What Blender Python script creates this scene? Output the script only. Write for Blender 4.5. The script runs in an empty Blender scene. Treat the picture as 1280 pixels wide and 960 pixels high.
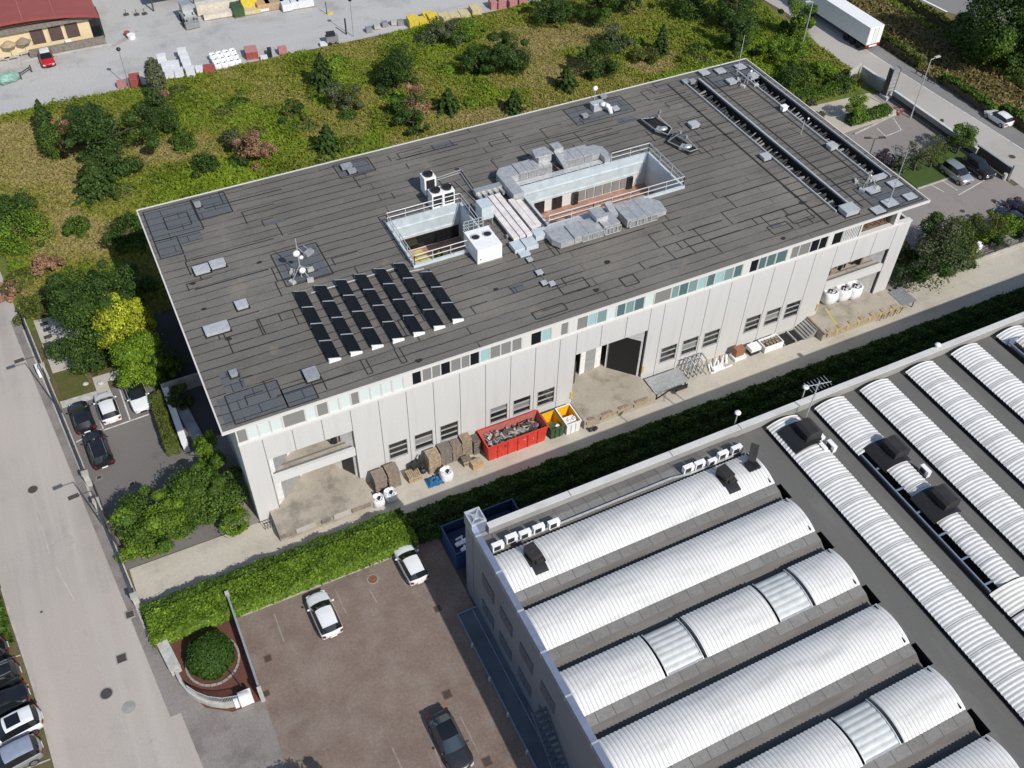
import bpy, math, random
import numpy as np
from mathutils import Vector, Matrix

C = bpy.context.scene.collection
SC = bpy.context.scene
PI = math.pi
# ------------------------------------------------------------ camera, sky, sun, exposure
CAM = np.array([-2.66938472, -51.72046754, 69.0])
RM = np.array([[0.8960935, -0.30999559, 0.31767779],
               [-0.44344802, -0.65627156, 0.61046007],
               [0.01924297, -0.68790288, -0.72554761]])
FPX = 1226.49
cd = bpy.data.cameras.new('camera')
cd.sensor_width = 36.0
cd.lens = FPX / 1280.0 * 36.0
cd.clip_end = 3000.0
cam = bpy.data.objects.new('camera', cd)
C.objects.link(cam)
M4 = Matrix.Identity(4)
for i in range(3):
    M4[i][0] = RM[i][0]; M4[i][1] = -RM[i][1]; M4[i][2] = -RM[i][2]; M4[i][3] = CAM[i]
cam.matrix_world = M4
SC.camera = cam

SUN = Vector((0.28, -1.11, 1.0)).normalized()          # towards the sun
world = bpy.data.worlds.new('World')
SC.world = world
world.use_nodes = True
wn = world.node_tree.nodes; wl = world.node_tree.links
sky = wn.new('ShaderNodeTexSky')
sky.sky_type = 'NISHITA'
sky.sun_disc = False
sky.sun_elevation = math.asin(SUN.z)
sky.sun_rotation = math.atan2(SUN.x, SUN.y)
wl.new(sky.outputs[0], wn['Background'].inputs[0])
wn['Background'].inputs[1].default_value = 0.115
sd = bpy.data.lights.new('sun', 'SUN')
sd.energy = 4.0
sd.angle = math.radians(0.53)
sd.color = (1.0, 0.965, 0.905)
so = bpy.data.objects.new('sun', sd)
so.rotation_euler = (-SUN).to_track_quat('-Z', 'Y').to_euler()
C.objects.link(so)
SC.view_settings.view_transform = 'Standard'
SC.view_settings.look = 'None'
SC.view_settings.gamma = 1.0
SC.view_settings.use_curve_mapping = False
SC.view_settings.exposure = 0.08

def at(px, py, z=0.0):
    d = RM @ np.array([px - 640.0, py - 480.0, FPX])
    t = (z - CAM[2]) / d[2]
    p = CAM + d * t
    return float(p[0]), float(p[1])

# ------------------------------------------------------------ materials
MATS = {}
def new_mat(name):
    m = bpy.data.materials.new(name); m.use_nodes = True
    return m, m.node_tree.nodes, m.node_tree.links, m.node_tree.nodes['Principled BSDF']
def c4(c): return (c[0], c[1], c[2], 1.0)
def mixcol(n, l, fac, a, b, mode='MIX'):
    x = n.new('ShaderNodeMix'); x.data_type = 'RGBA'; x.blend_type = mode
    for k, s in ((0, fac), (6, a), (7, b)):
        if hasattr(s, 'links'): l.new(s, x.inputs[k])
        elif k == 0: x.inputs[0].default_value = s
        else: x.inputs[k].default_value = c4(s)
    return x.outputs[2]
def noise(n, l, co, scale, detail=4, rough=0.55):
    t = n.new('ShaderNodeTexNoise'); t.inputs['Scale'].default_value = scale
    t.inputs['Detail'].default_value = detail; t.inputs['Roughness'].default_value = rough
    l.new(co, t.inputs['Vector']); return t.outputs[0]
def rampf(n, l, src, lo, hi):
    r = n.new('ShaderNodeMapRange'); l.new(src, r.inputs[0])
    r.inputs[1].default_value = lo; r.inputs[2].default_value = hi
    return r.outputs[0]
def mapping(n, l, co, sc=(1, 1, 1), rot=(0, 0, 0)):
    m = n.new('ShaderNodeMapping'); m.inputs['Scale'].default_value = sc; m.inputs['Rotation'].default_value = rot
    l.new(co, m.inputs['Vector']); return m.outputs[0]
def pos(n): return n.new('ShaderNodeNewGeometry').outputs['Position']

def simple(name, col, rough=0.6, metal=0.0, var=0.18, scale=3.0, bump=0.0, spec=None):
    """plain painted / cast surface with a mottled tone and slightly uneven gloss"""
    if name in MATS: return MATS[name]
    m, n, l, b = new_mat(name)
    co = n.new('ShaderNodeTexCoord').outputs['Object']
    f = noise(n, l, co, scale, 5)
    d = tuple(max(0, v * (1 - var)) for v in col); u = tuple(min(1, v * (1 + var * 0.6)) for v in col)
    l.new(mixcol(n, l, rampf(n, l, f, 0.3, 0.7), d, u), b.inputs['Base Color'])
    b.inputs['Roughness'].default_value = rough; b.inputs['Metallic'].default_value = metal
    if spec is not None: b.inputs['Specular IOR Level'].default_value = spec
    if bump:
        bp = n.new('ShaderNodeBump'); bp.inputs['Strength'].default_value = bump; bp.inputs['Distance'].default_value = 0.02
        l.new(noise(n, l, co, scale * 12, 3), bp.inputs['Height']); l.new(bp.outputs[0], b.inputs['Normal'])
    MATS[name] = m; return m

def ground(name, a, bcol, big=0.12, fine=6.0, stain=(0.5, 0.62, 0.5), stain_col=None, streak=None, rough=0.9, grain=0.25, crack=0.0):
    """worn ground: two tones in broad clouds, wear stains, tyre streaks, grain"""
    m, n, l, b = new_mat(name)
    p = pos(n)
    col = mixcol(n, l, rampf(n, l, noise(n, l, p, big, 6, 0.6), 0.3, 0.7), a, bcol)
    if stain_col:
        f = rampf(n, l, noise(n, l, mapping(n, l, p, (1, 1, 1)), stain[2], 7, 0.68), stain[0], stain[1])
        mf = n.new('ShaderNodeMath'); mf.operation = 'MULTIPLY'; mf.inputs[1].default_value = 0.7; l.new(f, mf.inputs[0])
        col = mixcol(n, l, mf.outputs[0], col, stain_col)
    if streak:
        f = rampf(n, l, noise(n, l, mapping(n, l, p, streak[0], (0, 0, streak[1])), 1.0, 5, 0.6), 0.42, 0.7)
        mf = n.new('ShaderNodeMath'); mf.operation = 'MULTIPLY'; mf.inputs[1].default_value = streak[3]; l.new(f, mf.inputs[0])
        col = mixcol(n, l, mf.outputs[0], col, streak[2])
    if crack:
        v = n.new('ShaderNodeTexVoronoi'); v.feature = 'DISTANCE_TO_EDGE'; v.inputs['Scale'].default_value = .16
        va = n.new('ShaderNodeVectorMath'); va.operation = 'MULTIPLY_ADD'; nz = n.new('ShaderNodeTexNoise'); nz.inputs['Scale'].default_value = .7; nz.inputs['Detail'].default_value = 5
        l.new(p, nz.inputs['Vector']); l.new(nz.outputs['Color'], va.inputs[0]); va.inputs[1].default_value = (2.6, 2.6, 0); l.new(p, va.inputs[2]); l.new(va.outputs[0], v.inputs['Vector'])
        k = rampf(n, l, v.outputs['Distance'], .006, .001); k2 = rampf(n, l, noise(n, l, p, .11, 3), .5, .62)
        mm = n.new('ShaderNodeMath'); mm.operation = 'MULTIPLY'; l.new(k, mm.inputs[0]); l.new(k2, mm.inputs[1])
        m3 = n.new('ShaderNodeMath'); m3.operation = 'MULTIPLY'; l.new(mm.outputs[0], m3.inputs[0]); m3.inputs[1].default_value = crack
        col = mixcol(n, l, m3.outputs[0], col, tuple(c_ * .35 for c_ in a))
        sp = rampf(n, l, noise(n, l, p, .9, 2, .5), .72, .78)     # oil drips
        m4 = n.new('ShaderNodeMath'); m4.operation = 'MULTIPLY'; l.new(sp, m4.inputs[0]); m4.inputs[1].default_value = crack * .5
        col = mixcol(n, l, m4.outputs[0], col, tuple(c_ * .45 for c_ in a))
    g = noise(n, l, p, fine, 6, 0.75)
    lo = tuple([1 - grain] * 3); hi = tuple([1 + grain * 0.7] * 3)
    col = mixcol(n, l, 1.0, col, mixcol(n, l, rampf(n, l, g, 0.3, 0.7), lo, hi), 'MULTIPLY')
    l.new(col, b.inputs['Base Color']); b.inputs['Roughness'].default_value = rough
    b.inputs['Specular IOR Level'].default_value = 0.25
    bp = n.new('ShaderNodeBump'); bp.inputs['Strength'].default_value = 0.25; bp.inputs['Distance'].default_value = 0.02
    l.new(noise(n, l, p, 25, 4), bp.inputs['Height']); l.new(bp.outputs[0], b.inputs['Normal'])
    MATS[name] = m; return m

def tiled(name, a, bcol, mortar, bw, rh, ms, offset=0.5, rough=0.85, wob=0.0, scl=1.0, stain_col=None, swap=False, seam_wear=0.0):
    """sheets or slabs laid in rows, with seams that fade in places"""
    m, n, l, b = new_mat(name)
    p = pos(n)
    co = p
    if wob:
        v = n.new('ShaderNodeVectorMath'); v.operation = 'MULTIPLY_ADD'
        nz = n.new('ShaderNodeTexNoise'); nz.inputs['Scale'].default_value = 0.35; l.new(p, nz.inputs['Vector'])
        l.new(nz.outputs['Color'], v.inputs[0]); v.inputs[1].default_value = (wob, wob, 0); l.new(p, v.inputs[2]); co = v.outputs[0]
    if swap: co = mapping(n, l, co, (1, 1, 1), (0, 0, PI / 2))
    br = n.new('ShaderNodeTexBrick'); br.offset = offset; br.offset_frequency = 2
    br.inputs['Scale'].default_value = scl; br.inputs['Brick Width'].default_value = bw; br.inputs['Row Height'].default_value = rh
    br.inputs['Mortar Size'].default_value = ms; br.inputs['Mortar Smooth'].default_value = 0.15; br.inputs['Bias'].default_value = 0.0
    br.inputs['Color1'].default_value = c4(a); br.inputs['Color2'].default_value = c4(bcol); br.inputs['Mortar'].default_value = c4(mortar)
    l.new(co, br.inputs['Vector'])
    col = br.outputs['Color']
    if seam_wear:
        br2 = n.new('ShaderNodeTexBrick'); br2.offset = offset
        for k in ('Scale', 'Brick Width', 'Row Height', 'Bias'): br2.inputs[k].default_value = br.inputs[k].default_value
        br2.inputs['Mortar Size'].default_value = 0.0
        br2.inputs['Color1'].default_value = c4(a); br2.inputs['Color2'].default_value = c4(bcol)
        l.new(co, br2.inputs['Vector'])
        f = rampf(n, l, noise(n, l, p, 0.45, 4, 0.7), 0.5, 0.66)
        mf = n.new('ShaderNodeMath'); mf.operation = 'MULTIPLY'; mf.inputs[1].default_value = seam_wear; l.new(f, mf.inputs[0])
        col = mixcol(n, l, mf.outputs[0], col, br2.outputs['Color'])
    if stain_col:
        f = rampf(n, l, noise(n, l, p, 0.09, 7, 0.62), 0.46, 0.7)
        col = mixcol(n, l, f, col, mixcol(n, l, 0.6, col, stain_col))
        f = rampf(n, l, noise(n, l, mapping(n, l, p, (.22, .5, 1)), 1.0, 7, .7), .52, .72)
        col = mixcol(n, l, f, col, mixcol(n, l, .45, col, tuple(c_ * .45 for c_ in a)))
        f = rampf(n, l, noise(n, l, mapping(n, l, p, (.05, 1.0, 1)), 1.0, 4, .6), .5, .75)
        col = mixcol(n, l, f, col, mixcol(n, l, .30, col, stain_col))
        f = rampf(n, l, noise(n, l, p, 0.35, 3, .5), .66, .70)
        col = mixcol(n, l, f, col, mixcol(n, l, .35, col, (stain_col[0] * 1.1, stain_col[1] * .95, stain_col[2] * .8)))
    g = noise(n, l, p, 5.0, 6, 0.75)
    col = mixcol(n, l, 1.0, col, mixcol(n, l, rampf(n, l, g, 0.3, 0.7), (0.78,) * 3, (1.16,) * 3), 'MULTIPLY')
    l.new(col, b.inputs['Base Color']); b.inputs['Roughness'].default_value = rough
    b.inputs['Specular IOR Level'].default_value = 0.3
    bp = n.new('ShaderNodeBump'); bp.inputs['Strength'].default_value = 0.3; bp.inputs['Distance'].default_value = 0.02
    l.new(noise(n, l, p, 9, 4), bp.inputs['Height']); l.new(bp.outputs[0], b.inputs['Normal'])
    MATS[name] = m; return m

def dirty(name, col, dirt, rough=0.6, metal=0.0, sc=(1, 1, 1), amount=0.6, lo=0.48, hi=0.75, scale=1.0, bumpw=None, groove=None):
    """surface with run-off dirt stretched along one axis"""
    m, n, l, b = new_mat(name)
    p = pos(n)
    f = rampf(n, l, noise(n, l, mapping(n, l, p, sc), scale, 6, 0.65), lo, hi)
    mf = n.new('ShaderNodeMath'); mf.operation = 'MULTIPLY'; mf.inputs[1].default_value = amount; l.new(f, mf.inputs[0])
    c = mixcol(n, l, mf.outputs[0], col, dirt)
    c = mixcol(n, l, 1.0, c, mixcol(n, l, rampf(n, l, noise(n, l, p, 7, 4), .3, .7), (.93,) * 3, (1.04,) * 3), 'MULTIPLY')
    if groove:      # dirt lying in the valleys of the corrugation, worn away here and there
        w = n.new('ShaderNodeTexWave'); w.bands_direction = groove[0]; w.inputs['Scale'].default_value = 2 * PI / (20 * groove[1]); l.new(p, w.inputs['Vector'])
        k = rampf(n, l, w.outputs[0], .74, 1.0); d = rampf2(n, l, noise(n, l, p, .5, 4, .7), .25, .95)
        mm = n.new('ShaderNodeMath'); mm.operation = 'MULTIPLY'; l.new(k, mm.inputs[0]); l.new(d, mm.inputs[1])
        c = mixcol(n, l, mm.outputs[0], c, tuple(v * .72 for v in dirt))
    l.new(c, b.inputs['Base Color']); b.inputs['Roughness'].default_value = rough; b.inputs['Metallic'].default_value = metal
    if bumpw:
        w = n.new('ShaderNodeTexWave'); w.bands_direction = bumpw[0]; w.inputs['Scale'].default_value = bumpw[1]
        l.new(p, w.inputs['Vector'])
        bp = n.new('ShaderNodeBump'); bp.inputs['Strength'].default_value = bumpw[2]; bp.inputs['Distance'].default_value = 0.03
        l.new(w.outputs[0], bp.inputs['Height']); l.new(bp.outputs[0], b.inputs['Normal'])
    MATS[name] = m; return m

def leafmat():
    m, n, l, b = new_mat('leaves')
    a = n.new('ShaderNodeAttribute'); a.attribute_name = 'tint'
    l.new(a.outputs['Color'], b.inputs['Base Color']); b.inputs['Roughness'].default_value = 0.55
    b.inputs['Specular IOR Level'].default_value = 0.25
    tr = n.new('ShaderNodeBsdfTranslucent'); l.new(a.outputs['Color'], tr.inputs['Color'])
    mx = n.new('ShaderNodeMixShader'); mx.inputs[0].default_value = 0.3
    l.new(b.outputs[0], mx.inputs[1]); l.new(tr.outputs[0], mx.inputs[2])
    l.new(mx.outputs[0], n['Material Output'].inputs['Surface'])
    MATS['leaves'] = m; return m
leafmat()

def glass(name, col, rough=0.06):
    if name in MATS: return MATS[name]
    m, n, l, b = new_mat(name)
    b.inputs['Base Color'].default_value = c4(col); b.inputs['Roughness'].default_value = rough
    b.inputs['Specular IOR Level'].default_value = 0.6; b.inputs['Coat Weight'].default_value = 0.3
    MATS[name] = m; return m
def carpaint(name, col, metal=0.0, rough=0.3):
    if name in MATS: return MATS[name]
    m, n, l, b = new_mat(name)
    co = n.new('ShaderNodeTexCoord').outputs['Object']
    f = rampf(n, l, noise(n, l, co, 2.5, 5), 0.35, 0.75)
    l.new(mixcol(n, l, f, col, tuple(v * 0.9 + 0.006 for v in col)), b.inputs['Base Color'])
    l.new(rampf2(n, l, f, rough, rough + 0.14), b.inputs['Roughness'])
    b.inputs['Metallic'].default_value = metal; b.inputs['Coat Weight'].default_value = 0.6; b.inputs['Coat Roughness'].default_value = 0.08
    MATS[name] = m; return m
def rampf2(n, l, src, a, b):
    r = n.new('ShaderNodeMapRange'); l.new(src, r.inputs[0]); r.inputs[3].default_value = a; r.inputs[4].default_value = b
    return r.outputs[0]

# ------------------------------------------------------------ mesh helpers
BASE = {}
def objlink(name, me, parent=None):
    o = bpy.data.objects.new(name, me); C.objects.link(o)
    if parent: o.parent = parent; BASE[o.name] = BASE.get(parent.name, (0, 0, 0))
    return o
class MB:
    def __init__(s): s.v = []; s.f = []; s.m = []; s.cur = 0
    def face(s, pts):
        i = len(s.v); s.v += [tuple(p) for p in pts]; s.f.append(tuple(range(i, i + len(pts)))); s.m.append(s.cur)
    def idx(s, pts, faces):
        i = len(s.v); s.v += [tuple(p) for p in pts]
        for f in faces: s.f.append(tuple(i + k for k in f)); s.m.append(s.cur)
    def box(s, x0, x1, y0, y1, z0, z1):
        s.idx([(x0, y0, z0), (x1, y0, z0), (x1, y1, z0), (x0, y1, z0), (x0, y0, z1), (x1, y0, z1), (x1, y1, z1), (x0, y1, z1)],
              [(3, 2, 1, 0), (4, 5, 6, 7), (0, 1, 5, 4), (1, 2, 6, 5), (2, 3, 7, 6), (3, 0, 4, 7)])
    def obox(s, c, ax, ay, az):
        c, ax, ay, az = map(Vector, (c, ax, ay, az))
        P = [c + ax * i + ay * j + az * k for k in (-1, 1) for j, i in ((-1, -1), (-1, 1), (1, 1), (1, -1))]
        s.idx(P, [(3, 2, 1, 0), (4, 5, 6, 7), (0, 1, 5, 4), (1, 2, 6, 5), (2, 3, 7, 6), (3, 0, 4, 7)])
    def rbox(s, cx, cy, z0, lx, ly, lz, a=0.0):
        ca, sa = math.cos(a), math.sin(a)
        s.obox((cx, cy, z0 + lz / 2), (ca * lx / 2, sa * lx / 2, 0), (-sa * ly / 2, ca * ly / 2, 0), (0, 0, lz / 2))
    def bar(s, p, q, w, h=None):
        p, q = Vector(p), Vector(q); d = q - p; h = h or w
        if d.length < 1e-5: return
        u = d.normalized(); r = u.cross(Vector((0, 0, 1)))
        if r.length < 1e-3: r = Vector((1, 0, 0))
        r.normalize(); t = r.cross(u)
        s.obox((p + q) / 2, r * w / 2, d / 2, t * h / 2)
    def tube(s, p, q, r0, r1=None, n=8, cap=True):
        p, q = Vector(p), Vector(q); r1 = r0 if r1 is None else r1
        u = (q - p).normalized(); a = u.cross(Vector((0, 0, 1)))
        if a.length < 1e-3: a = Vector((1, 0, 0))
        a.normalize(); b = u.cross(a)
        P = []
        for c, r in ((p, r0), (q, r1)):
            P += [c + a * r * math.cos(2 * PI * k / n) + b * r * math.sin(2 * PI * k / n) for k in range(n)]
        F = [(k, (k + 1) % n, n + (k + 1) % n, n + k) for k in range(n)]
        if cap: F += [tuple(range(n))[::-1], tuple(range(n, 2 * n))]
        s.idx(P, F)
    def prism(s, poly, z0, z1):
        n = len(poly); a = sum(poly[i][0] * poly[(i + 1) % n][1] - poly[(i + 1) % n][0] * poly[i][1] for i in range(n))
        if a < 0: poly = poly[::-1]
        P = [(x, y, z0) for x, y in poly] + [(x, y, z1) for x, y in poly]
        s.idx(P, [tuple(range(n))[::-1], tuple(range(n, 2 * n))] + [(i, (i + 1) % n, n + (i + 1) % n, n + i) for i in range(n)])
    def sheet(s, poly, z):
        n = len(poly); a = sum(poly[i][0] * poly[(i + 1) % n][1] - poly[(i + 1) % n][0] * poly[i][1] for i in range(n))
        if a < 0: poly = poly[::-1]
        s.face([(x, y, z) for x, y in poly])
    def ell(s, c, rx, ry, rz, n=12, m=7, jit=0.0, rnd=None):
        P = []; F = []
        for j in range(m + 1):
            t = PI * j / m
            for k in range(n):
                f = 2 * PI * k / n; q = 1 + (rnd.uniform(-jit, jit) if rnd else 0)
                P.append((c[0] + rx * q * math.sin(t) * math.cos(f), c[1] + ry * q * math.sin(t) * math.sin(f), c[2] + rz * q * math.cos(t)))
        for j in range(m):
            for k in range(n):
                F.append((j * n + k, (j + 1) * n + k, (j + 1) * n + (k + 1) % n, j * n + (k + 1) % n))
        s.idx(P, F)
    def loft(s, rings, closed=True, cap=False):
        n = len(rings[0]); P = [p for r in rings for p in r]; F = []
        for j in range(len(rings) - 1):
            for k in range(n if closed else n - 1):
                F.append((j * n + k, j * n + (k + 1) % n, (j + 1) * n + (k + 1) % n, (j + 1) * n + k))
        if cap: F += [tuple(range(n))[::-1], tuple(range((len(rings) - 1) * n, len(rings) * n))]
        s.idx(P, F)
    def build(s, name, mats, parent=None, smooth=False):
        if not isinstance(mats, (list, tuple)): mats = [mats]
        bx, by, bz = BASE.get(parent.name, (0, 0, 0)) if parent else (0, 0, 0)
        me = bpy.data.meshes.new(name)
        me.from_pydata([(x - bx, y - by, z - bz) for x, y, z in s.v], [], s.f)
        for m in mats: me.materials.append(MATS[m] if isinstance(m, str) else m)
        me.polygons.foreach_set('material_index', s.m)
        if smooth: me.polygons.foreach_set('use_smooth', [True] * len(s.f))
        me.update()
        return objlink(name, me, parent)

def thing(name, label, cat, loc=(0, 0, 0), group=None):
    o = bpy.data.objects.new(name, None); C.objects.link(o)
    o.empty_display_size = 0.3; o.location = loc
    o['label'] = label; o['category'] = cat
    if group: o['group'] = group
    BASE[o.name] = tuple(loc); return o
def tag(o, label, cat, group=None):
    o['label'] = label; o['category'] = cat
    if group: o['group'] = group
    return o
def struct(o): o['kind'] = 'structure'; return o
def stuff(o, label=None, cat=None):
    o['kind'] = 'stuff'
    if label: o['label'] = label
    if cat: o['category'] = cat
    return o
def place(o, x, y, z=0.0, rz=0.0): o.location = (x, y, z); o.rotation_euler = (0, 0, rz); return o
def copy_thing(o, label, group=None):
    r = o.copy(); C.objects.link(r)
    r['label'] = label
    if group: r['group'] = group
    for ch in o.children:
        c = ch.copy(); C.objects.link(c); c.parent = r
        for g in ch.children:
            d = g.copy(); C.objects.link(d); d.parent = c
    return r
def sheet_obj(name, poly, z, mat):
    b = MB(); b.sheet(poly, z); return struct(b.build(name, mat))

# ------------------------------------------------------------ foliage
def leafmesh(name, P, N, S, COL, parent=None, asp=1.5, seed=0, rnd=None, extra=None):
    r = rnd or np.random.default_rng(seed)
    n = len(P)
    N = N / np.maximum(np.linalg.norm(N, axis=1, keepdims=True), 1e-6)
    T = r.normal(size=(n, 3)); T -= N * np.sum(T * N, axis=1, keepdims=True)
    T /= np.maximum(np.linalg.norm(T, axis=1, keepdims=True), 1e-6)
    B = np.cross(N, T); S = S.reshape(-1, 1)
    bx = np.array(BASE.get(parent.name, (0, 0, 0))) if parent else np.zeros(3)
    Q = P - bx
    V = np.stack([Q - T * S * asp * .5, Q + B * S * .5 + N * S * .12, Q + T * S * asp * .5, Q - B * S * .5 + N * S * .12], axis=1).reshape(-1, 3)
    me = bpy.data.meshes.new(name)
    me.vertices.add(4 * n); me.loops.add(4 * n); me.polygons.add(n)
    me.vertices.foreach_set('co', V.astype(np.float32).ravel())
    me.loops.foreach_set('vertex_index', np.arange(4 * n, dtype=np.int32))
    me.polygons.foreach_set('loop_start', np.arange(0, 4 * n, 4, dtype=np.int32))
    me.polygons.foreach_set('loop_total', np.full(n, 4, dtype=np.int32))
    at_ = me.attributes.new('tint', 'FLOAT_COLOR', 'POINT')
    col = np.ones((n, 4)); col[:, :3] = COL
    at_.data.foreach_set('color', np.repeat(col, 4, axis=0).astype(np.float32).ravel())
    me.materials.append(MATS['leaves']); me.update(calc_edges=True)
    return objlink(name, me, parent)
def tints(r, n, cols, w, jit=0.25):
    k = r.choice(len(cols), size=n, p=np.array(w) / sum(w))
    c = np.array(cols)[k] * (1 + r.uniform(-jit, jit, size=(n, 1)))
    return np.clip(c, 0, 1)
def unit(r, n):
    v = r.normal(size=(n, 3)); return v / np.linalg.norm(v, axis=1, keepdims=True)
PAL = {
    'deep': ([(.032, .068, .013), (.052, .098, .017), (.080, .135, .022)], (3, 3, 1.2)),
    'mid': ([(.048, .095, .014), (.078, .140, .018), (.115, .185, .025)], (2, 3, 1.5)),
    'lush': ([(.090, .165, .016), (.135, .225, .018), (.185, .280, .026)], (2, 3, 2)),
    'olive': ([(.095, .120, .022), (.135, .155, .030), (.075, .100, .022)], (2, 2, 1)),
    'yellow': ([(.38, .42, .025), (.52, .53, .05), (.20, .27, .025)], (3, 2.4, 1.6)),
    'lime': ([(.105, .190, .016), (.170, .270, .020), (.320, .400, .035)], (3, 3, 1.0)),
    'dry': ([(.33, .19, .11), (.42, .26, .16), (.24, .13, .075)], (3, 2, 2)),
    'grey': ([(.105, .125, .060), (.140, .155, .080), (.075, .095, .045)], (2, 2, 1)),
    'pine': ([(.036, .072, .016), (.055, .102, .020), (.095, .150, .028)], (3, 3, 1.3)),
    'purple': ([(.070, .050, .065), (.100, .075, .095), (.05, .06, .03)], (2, 2, 1)),
}
def trunk_mb(b, x, y, H, r, rnd, limbs=5, spread=1.2, z0=0.0):
    top = (x + rnd.uniform(-.2, .2), y + rnd.uniform(-.2, .2), z0 + H * .8)
    mid = (x + rnd.uniform(-.12, .12), y + rnd.uniform(-.12, .12), z0 + H * .4)
    b.tube((x, y, z0), mid, r, r * .7, 7, False); b.tube(mid, top, r * .7, r * .2, 6, False)
    for k in range(limbs):
        a = 2 * PI * k / limbs + rnd.uniform(-.4, .4); f = rnd.uniform(.35, .7)
        s = (mid[0] * (1 - f) + top[0] * f if f > .5 else mid[0], mid[1], z0 + H * (.3 + .35 * f))
        e = (s[0] + math.cos(a) * spread * rnd.uniform(.6, 1), s[1] + math.sin(a) * spread * rnd.uniform(.6, 1), s[2] + H * rnd.uniform(.12, .3))
        b.tube(s, e, r * .4, r * .1, 5, False)
def broad(name, label, cat, x, y, H, R, pal, n, seed, group=None, low=0.08, leaf=0.3, z0=0.0, ry=None, nl=None, flat=1.0, pal2=None):
    """trunk, limbs and a crown of leaf clumps: uneven lobes filling an envelope"""
    t = thing(name, label, cat, (x, y, z0), group)
    rnd = random.Random(seed); r = np.random.default_rng(seed); ry = ry or R
    b = MB(); trunk_mb(b, x, y, H, 0.035 * H + .03, rnd, 6, R * .8, z0); b.build('trunk', 'bark', t, True)
    nl = nl or int(13 + R * 4)
    Ps, Ns, Cs = [], [], []
    n = int(n * 3.6); leaf = leaf * .52; per = n // nl
    for k in range(nl):
        zc = rnd.uniform(low, 0.93) if k else .85
        prof = math.sqrt(max(.08, 1 - ((zc - .42) / .62) ** 2))
        a = rnd.uniform(0, 2 * PI); d = math.sqrt(rnd.random()) * .78 * prof; tip = k and rnd.random() < .3
        if tip: d = rnd.uniform(.75, 1.1) * prof; zc = min(1.0, zc + .05)
        c = np.array([x + math.cos(a) * d * R, y + math.sin(a) * d * ry, z0 + H * zc * flat])
        lr = R * rnd.choice((.2, .26, .32, .4, .5)) * rnd.uniform(.85, 1.15) * (.6 if tip else 1) * (0.75 + .25 * prof); lz = lr * rnd.uniform(.6, .95)
        u = unit(r, per); rad = 1 - np.abs(r.normal(0, .2, size=(per, 1))) + (r.random((per, 1)) < .05) * r.uniform(0, .45, (per, 1)) + (r.random((per, 1)) < .1) * r.uniform(0, .35, (per, 1))
        p = c + u * rad * np.array([lr, lr * ry / R, lz])
        Ps.append(p); Ns.append(u + r.normal(0, .55, (per, 3)) + np.array([0, 0, .35]))
        pk = pal2 if (pal2 and rnd.random() < .35) else pal
        Cs.append(tints(r, per, *PAL[pk]) * rnd.uniform(.82, 1.2))
    P = np.concatenate(Ps); N = np.concatenate(Ns); COL = np.concatenate(Cs)
    k = P[:, 2] > z0 + .05
    P, N, COL = P[k], N[k], COL[k]
    leafmesh('crown', P, N, r.uniform(.6, 1.3, len(P)) * leaf, COL, t, 1.6, seed)
    return t
def conifer(name, label, cat, x, y, H, R, pal, seed, group=None, n=1500, leaf=.32, z0=0.0):
    t = thing(name, label, cat, (x, y, z0), group)
    rnd = random.Random(seed); r = np.random.default_rng(seed)
    b = MB(); b.tube((x, y, z0), (x, y, z0 + H * .96), .03 * H, .02, 7, False); b.build('trunk', 'bark', t, True)
    Ps, Ns, Cs = [], [], []
    lv = max(7, int(H * 2.2))
    nb = 9
    n = int(n * 2.8); leaf = leaf * .58; per = max(6, n // (lv * nb))
    for j in range(lv):
        f = j / (lv - 1); z = z0 + H * (.06 + .92 * f); rr = R * (1 - f) ** .8 + .12
        off = rnd.uniform(0, 6.28)
        for k in range(nb):
            a = off + 2 * PI * k / nb + rnd.uniform(-.25, .25); ln = rr * rnd.uniform(.65, 1.15)
            s = r.uniform(.15, 1.0, (per, 1)) ** .7
            d = np.array([[math.cos(a), math.sin(a), 0]])
            side = np.array([[-math.sin(a), math.cos(a), 0]])
            p = np.array([[x, y, z]]) + d * s * ln + side * r.normal(0, .22, (per, 1)) * ln * .7 * (1.1 - s) + np.array([[0, 0, 1]]) * (-.18 * ln * s ** 2 + r.normal(0, .07, (per, 1)))
            Ps.append(p); Ns.append(np.array([[0, 0, 1.0]]) + d * .5 + r.normal(0, .45, (per, 3)))
            Cs.append(tints(r, per, *PAL[pal]) * rnd.uniform(.8, 1.25))
    P = np.concatenate(Ps); N = np.concatenate(Ns); COL = np.concatenate(Cs)
    leafmesh('crown', P, N, r.uniform(.6, 1.3, len(P)) * leaf, COL, t, 1.9, seed)
    return t
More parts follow.
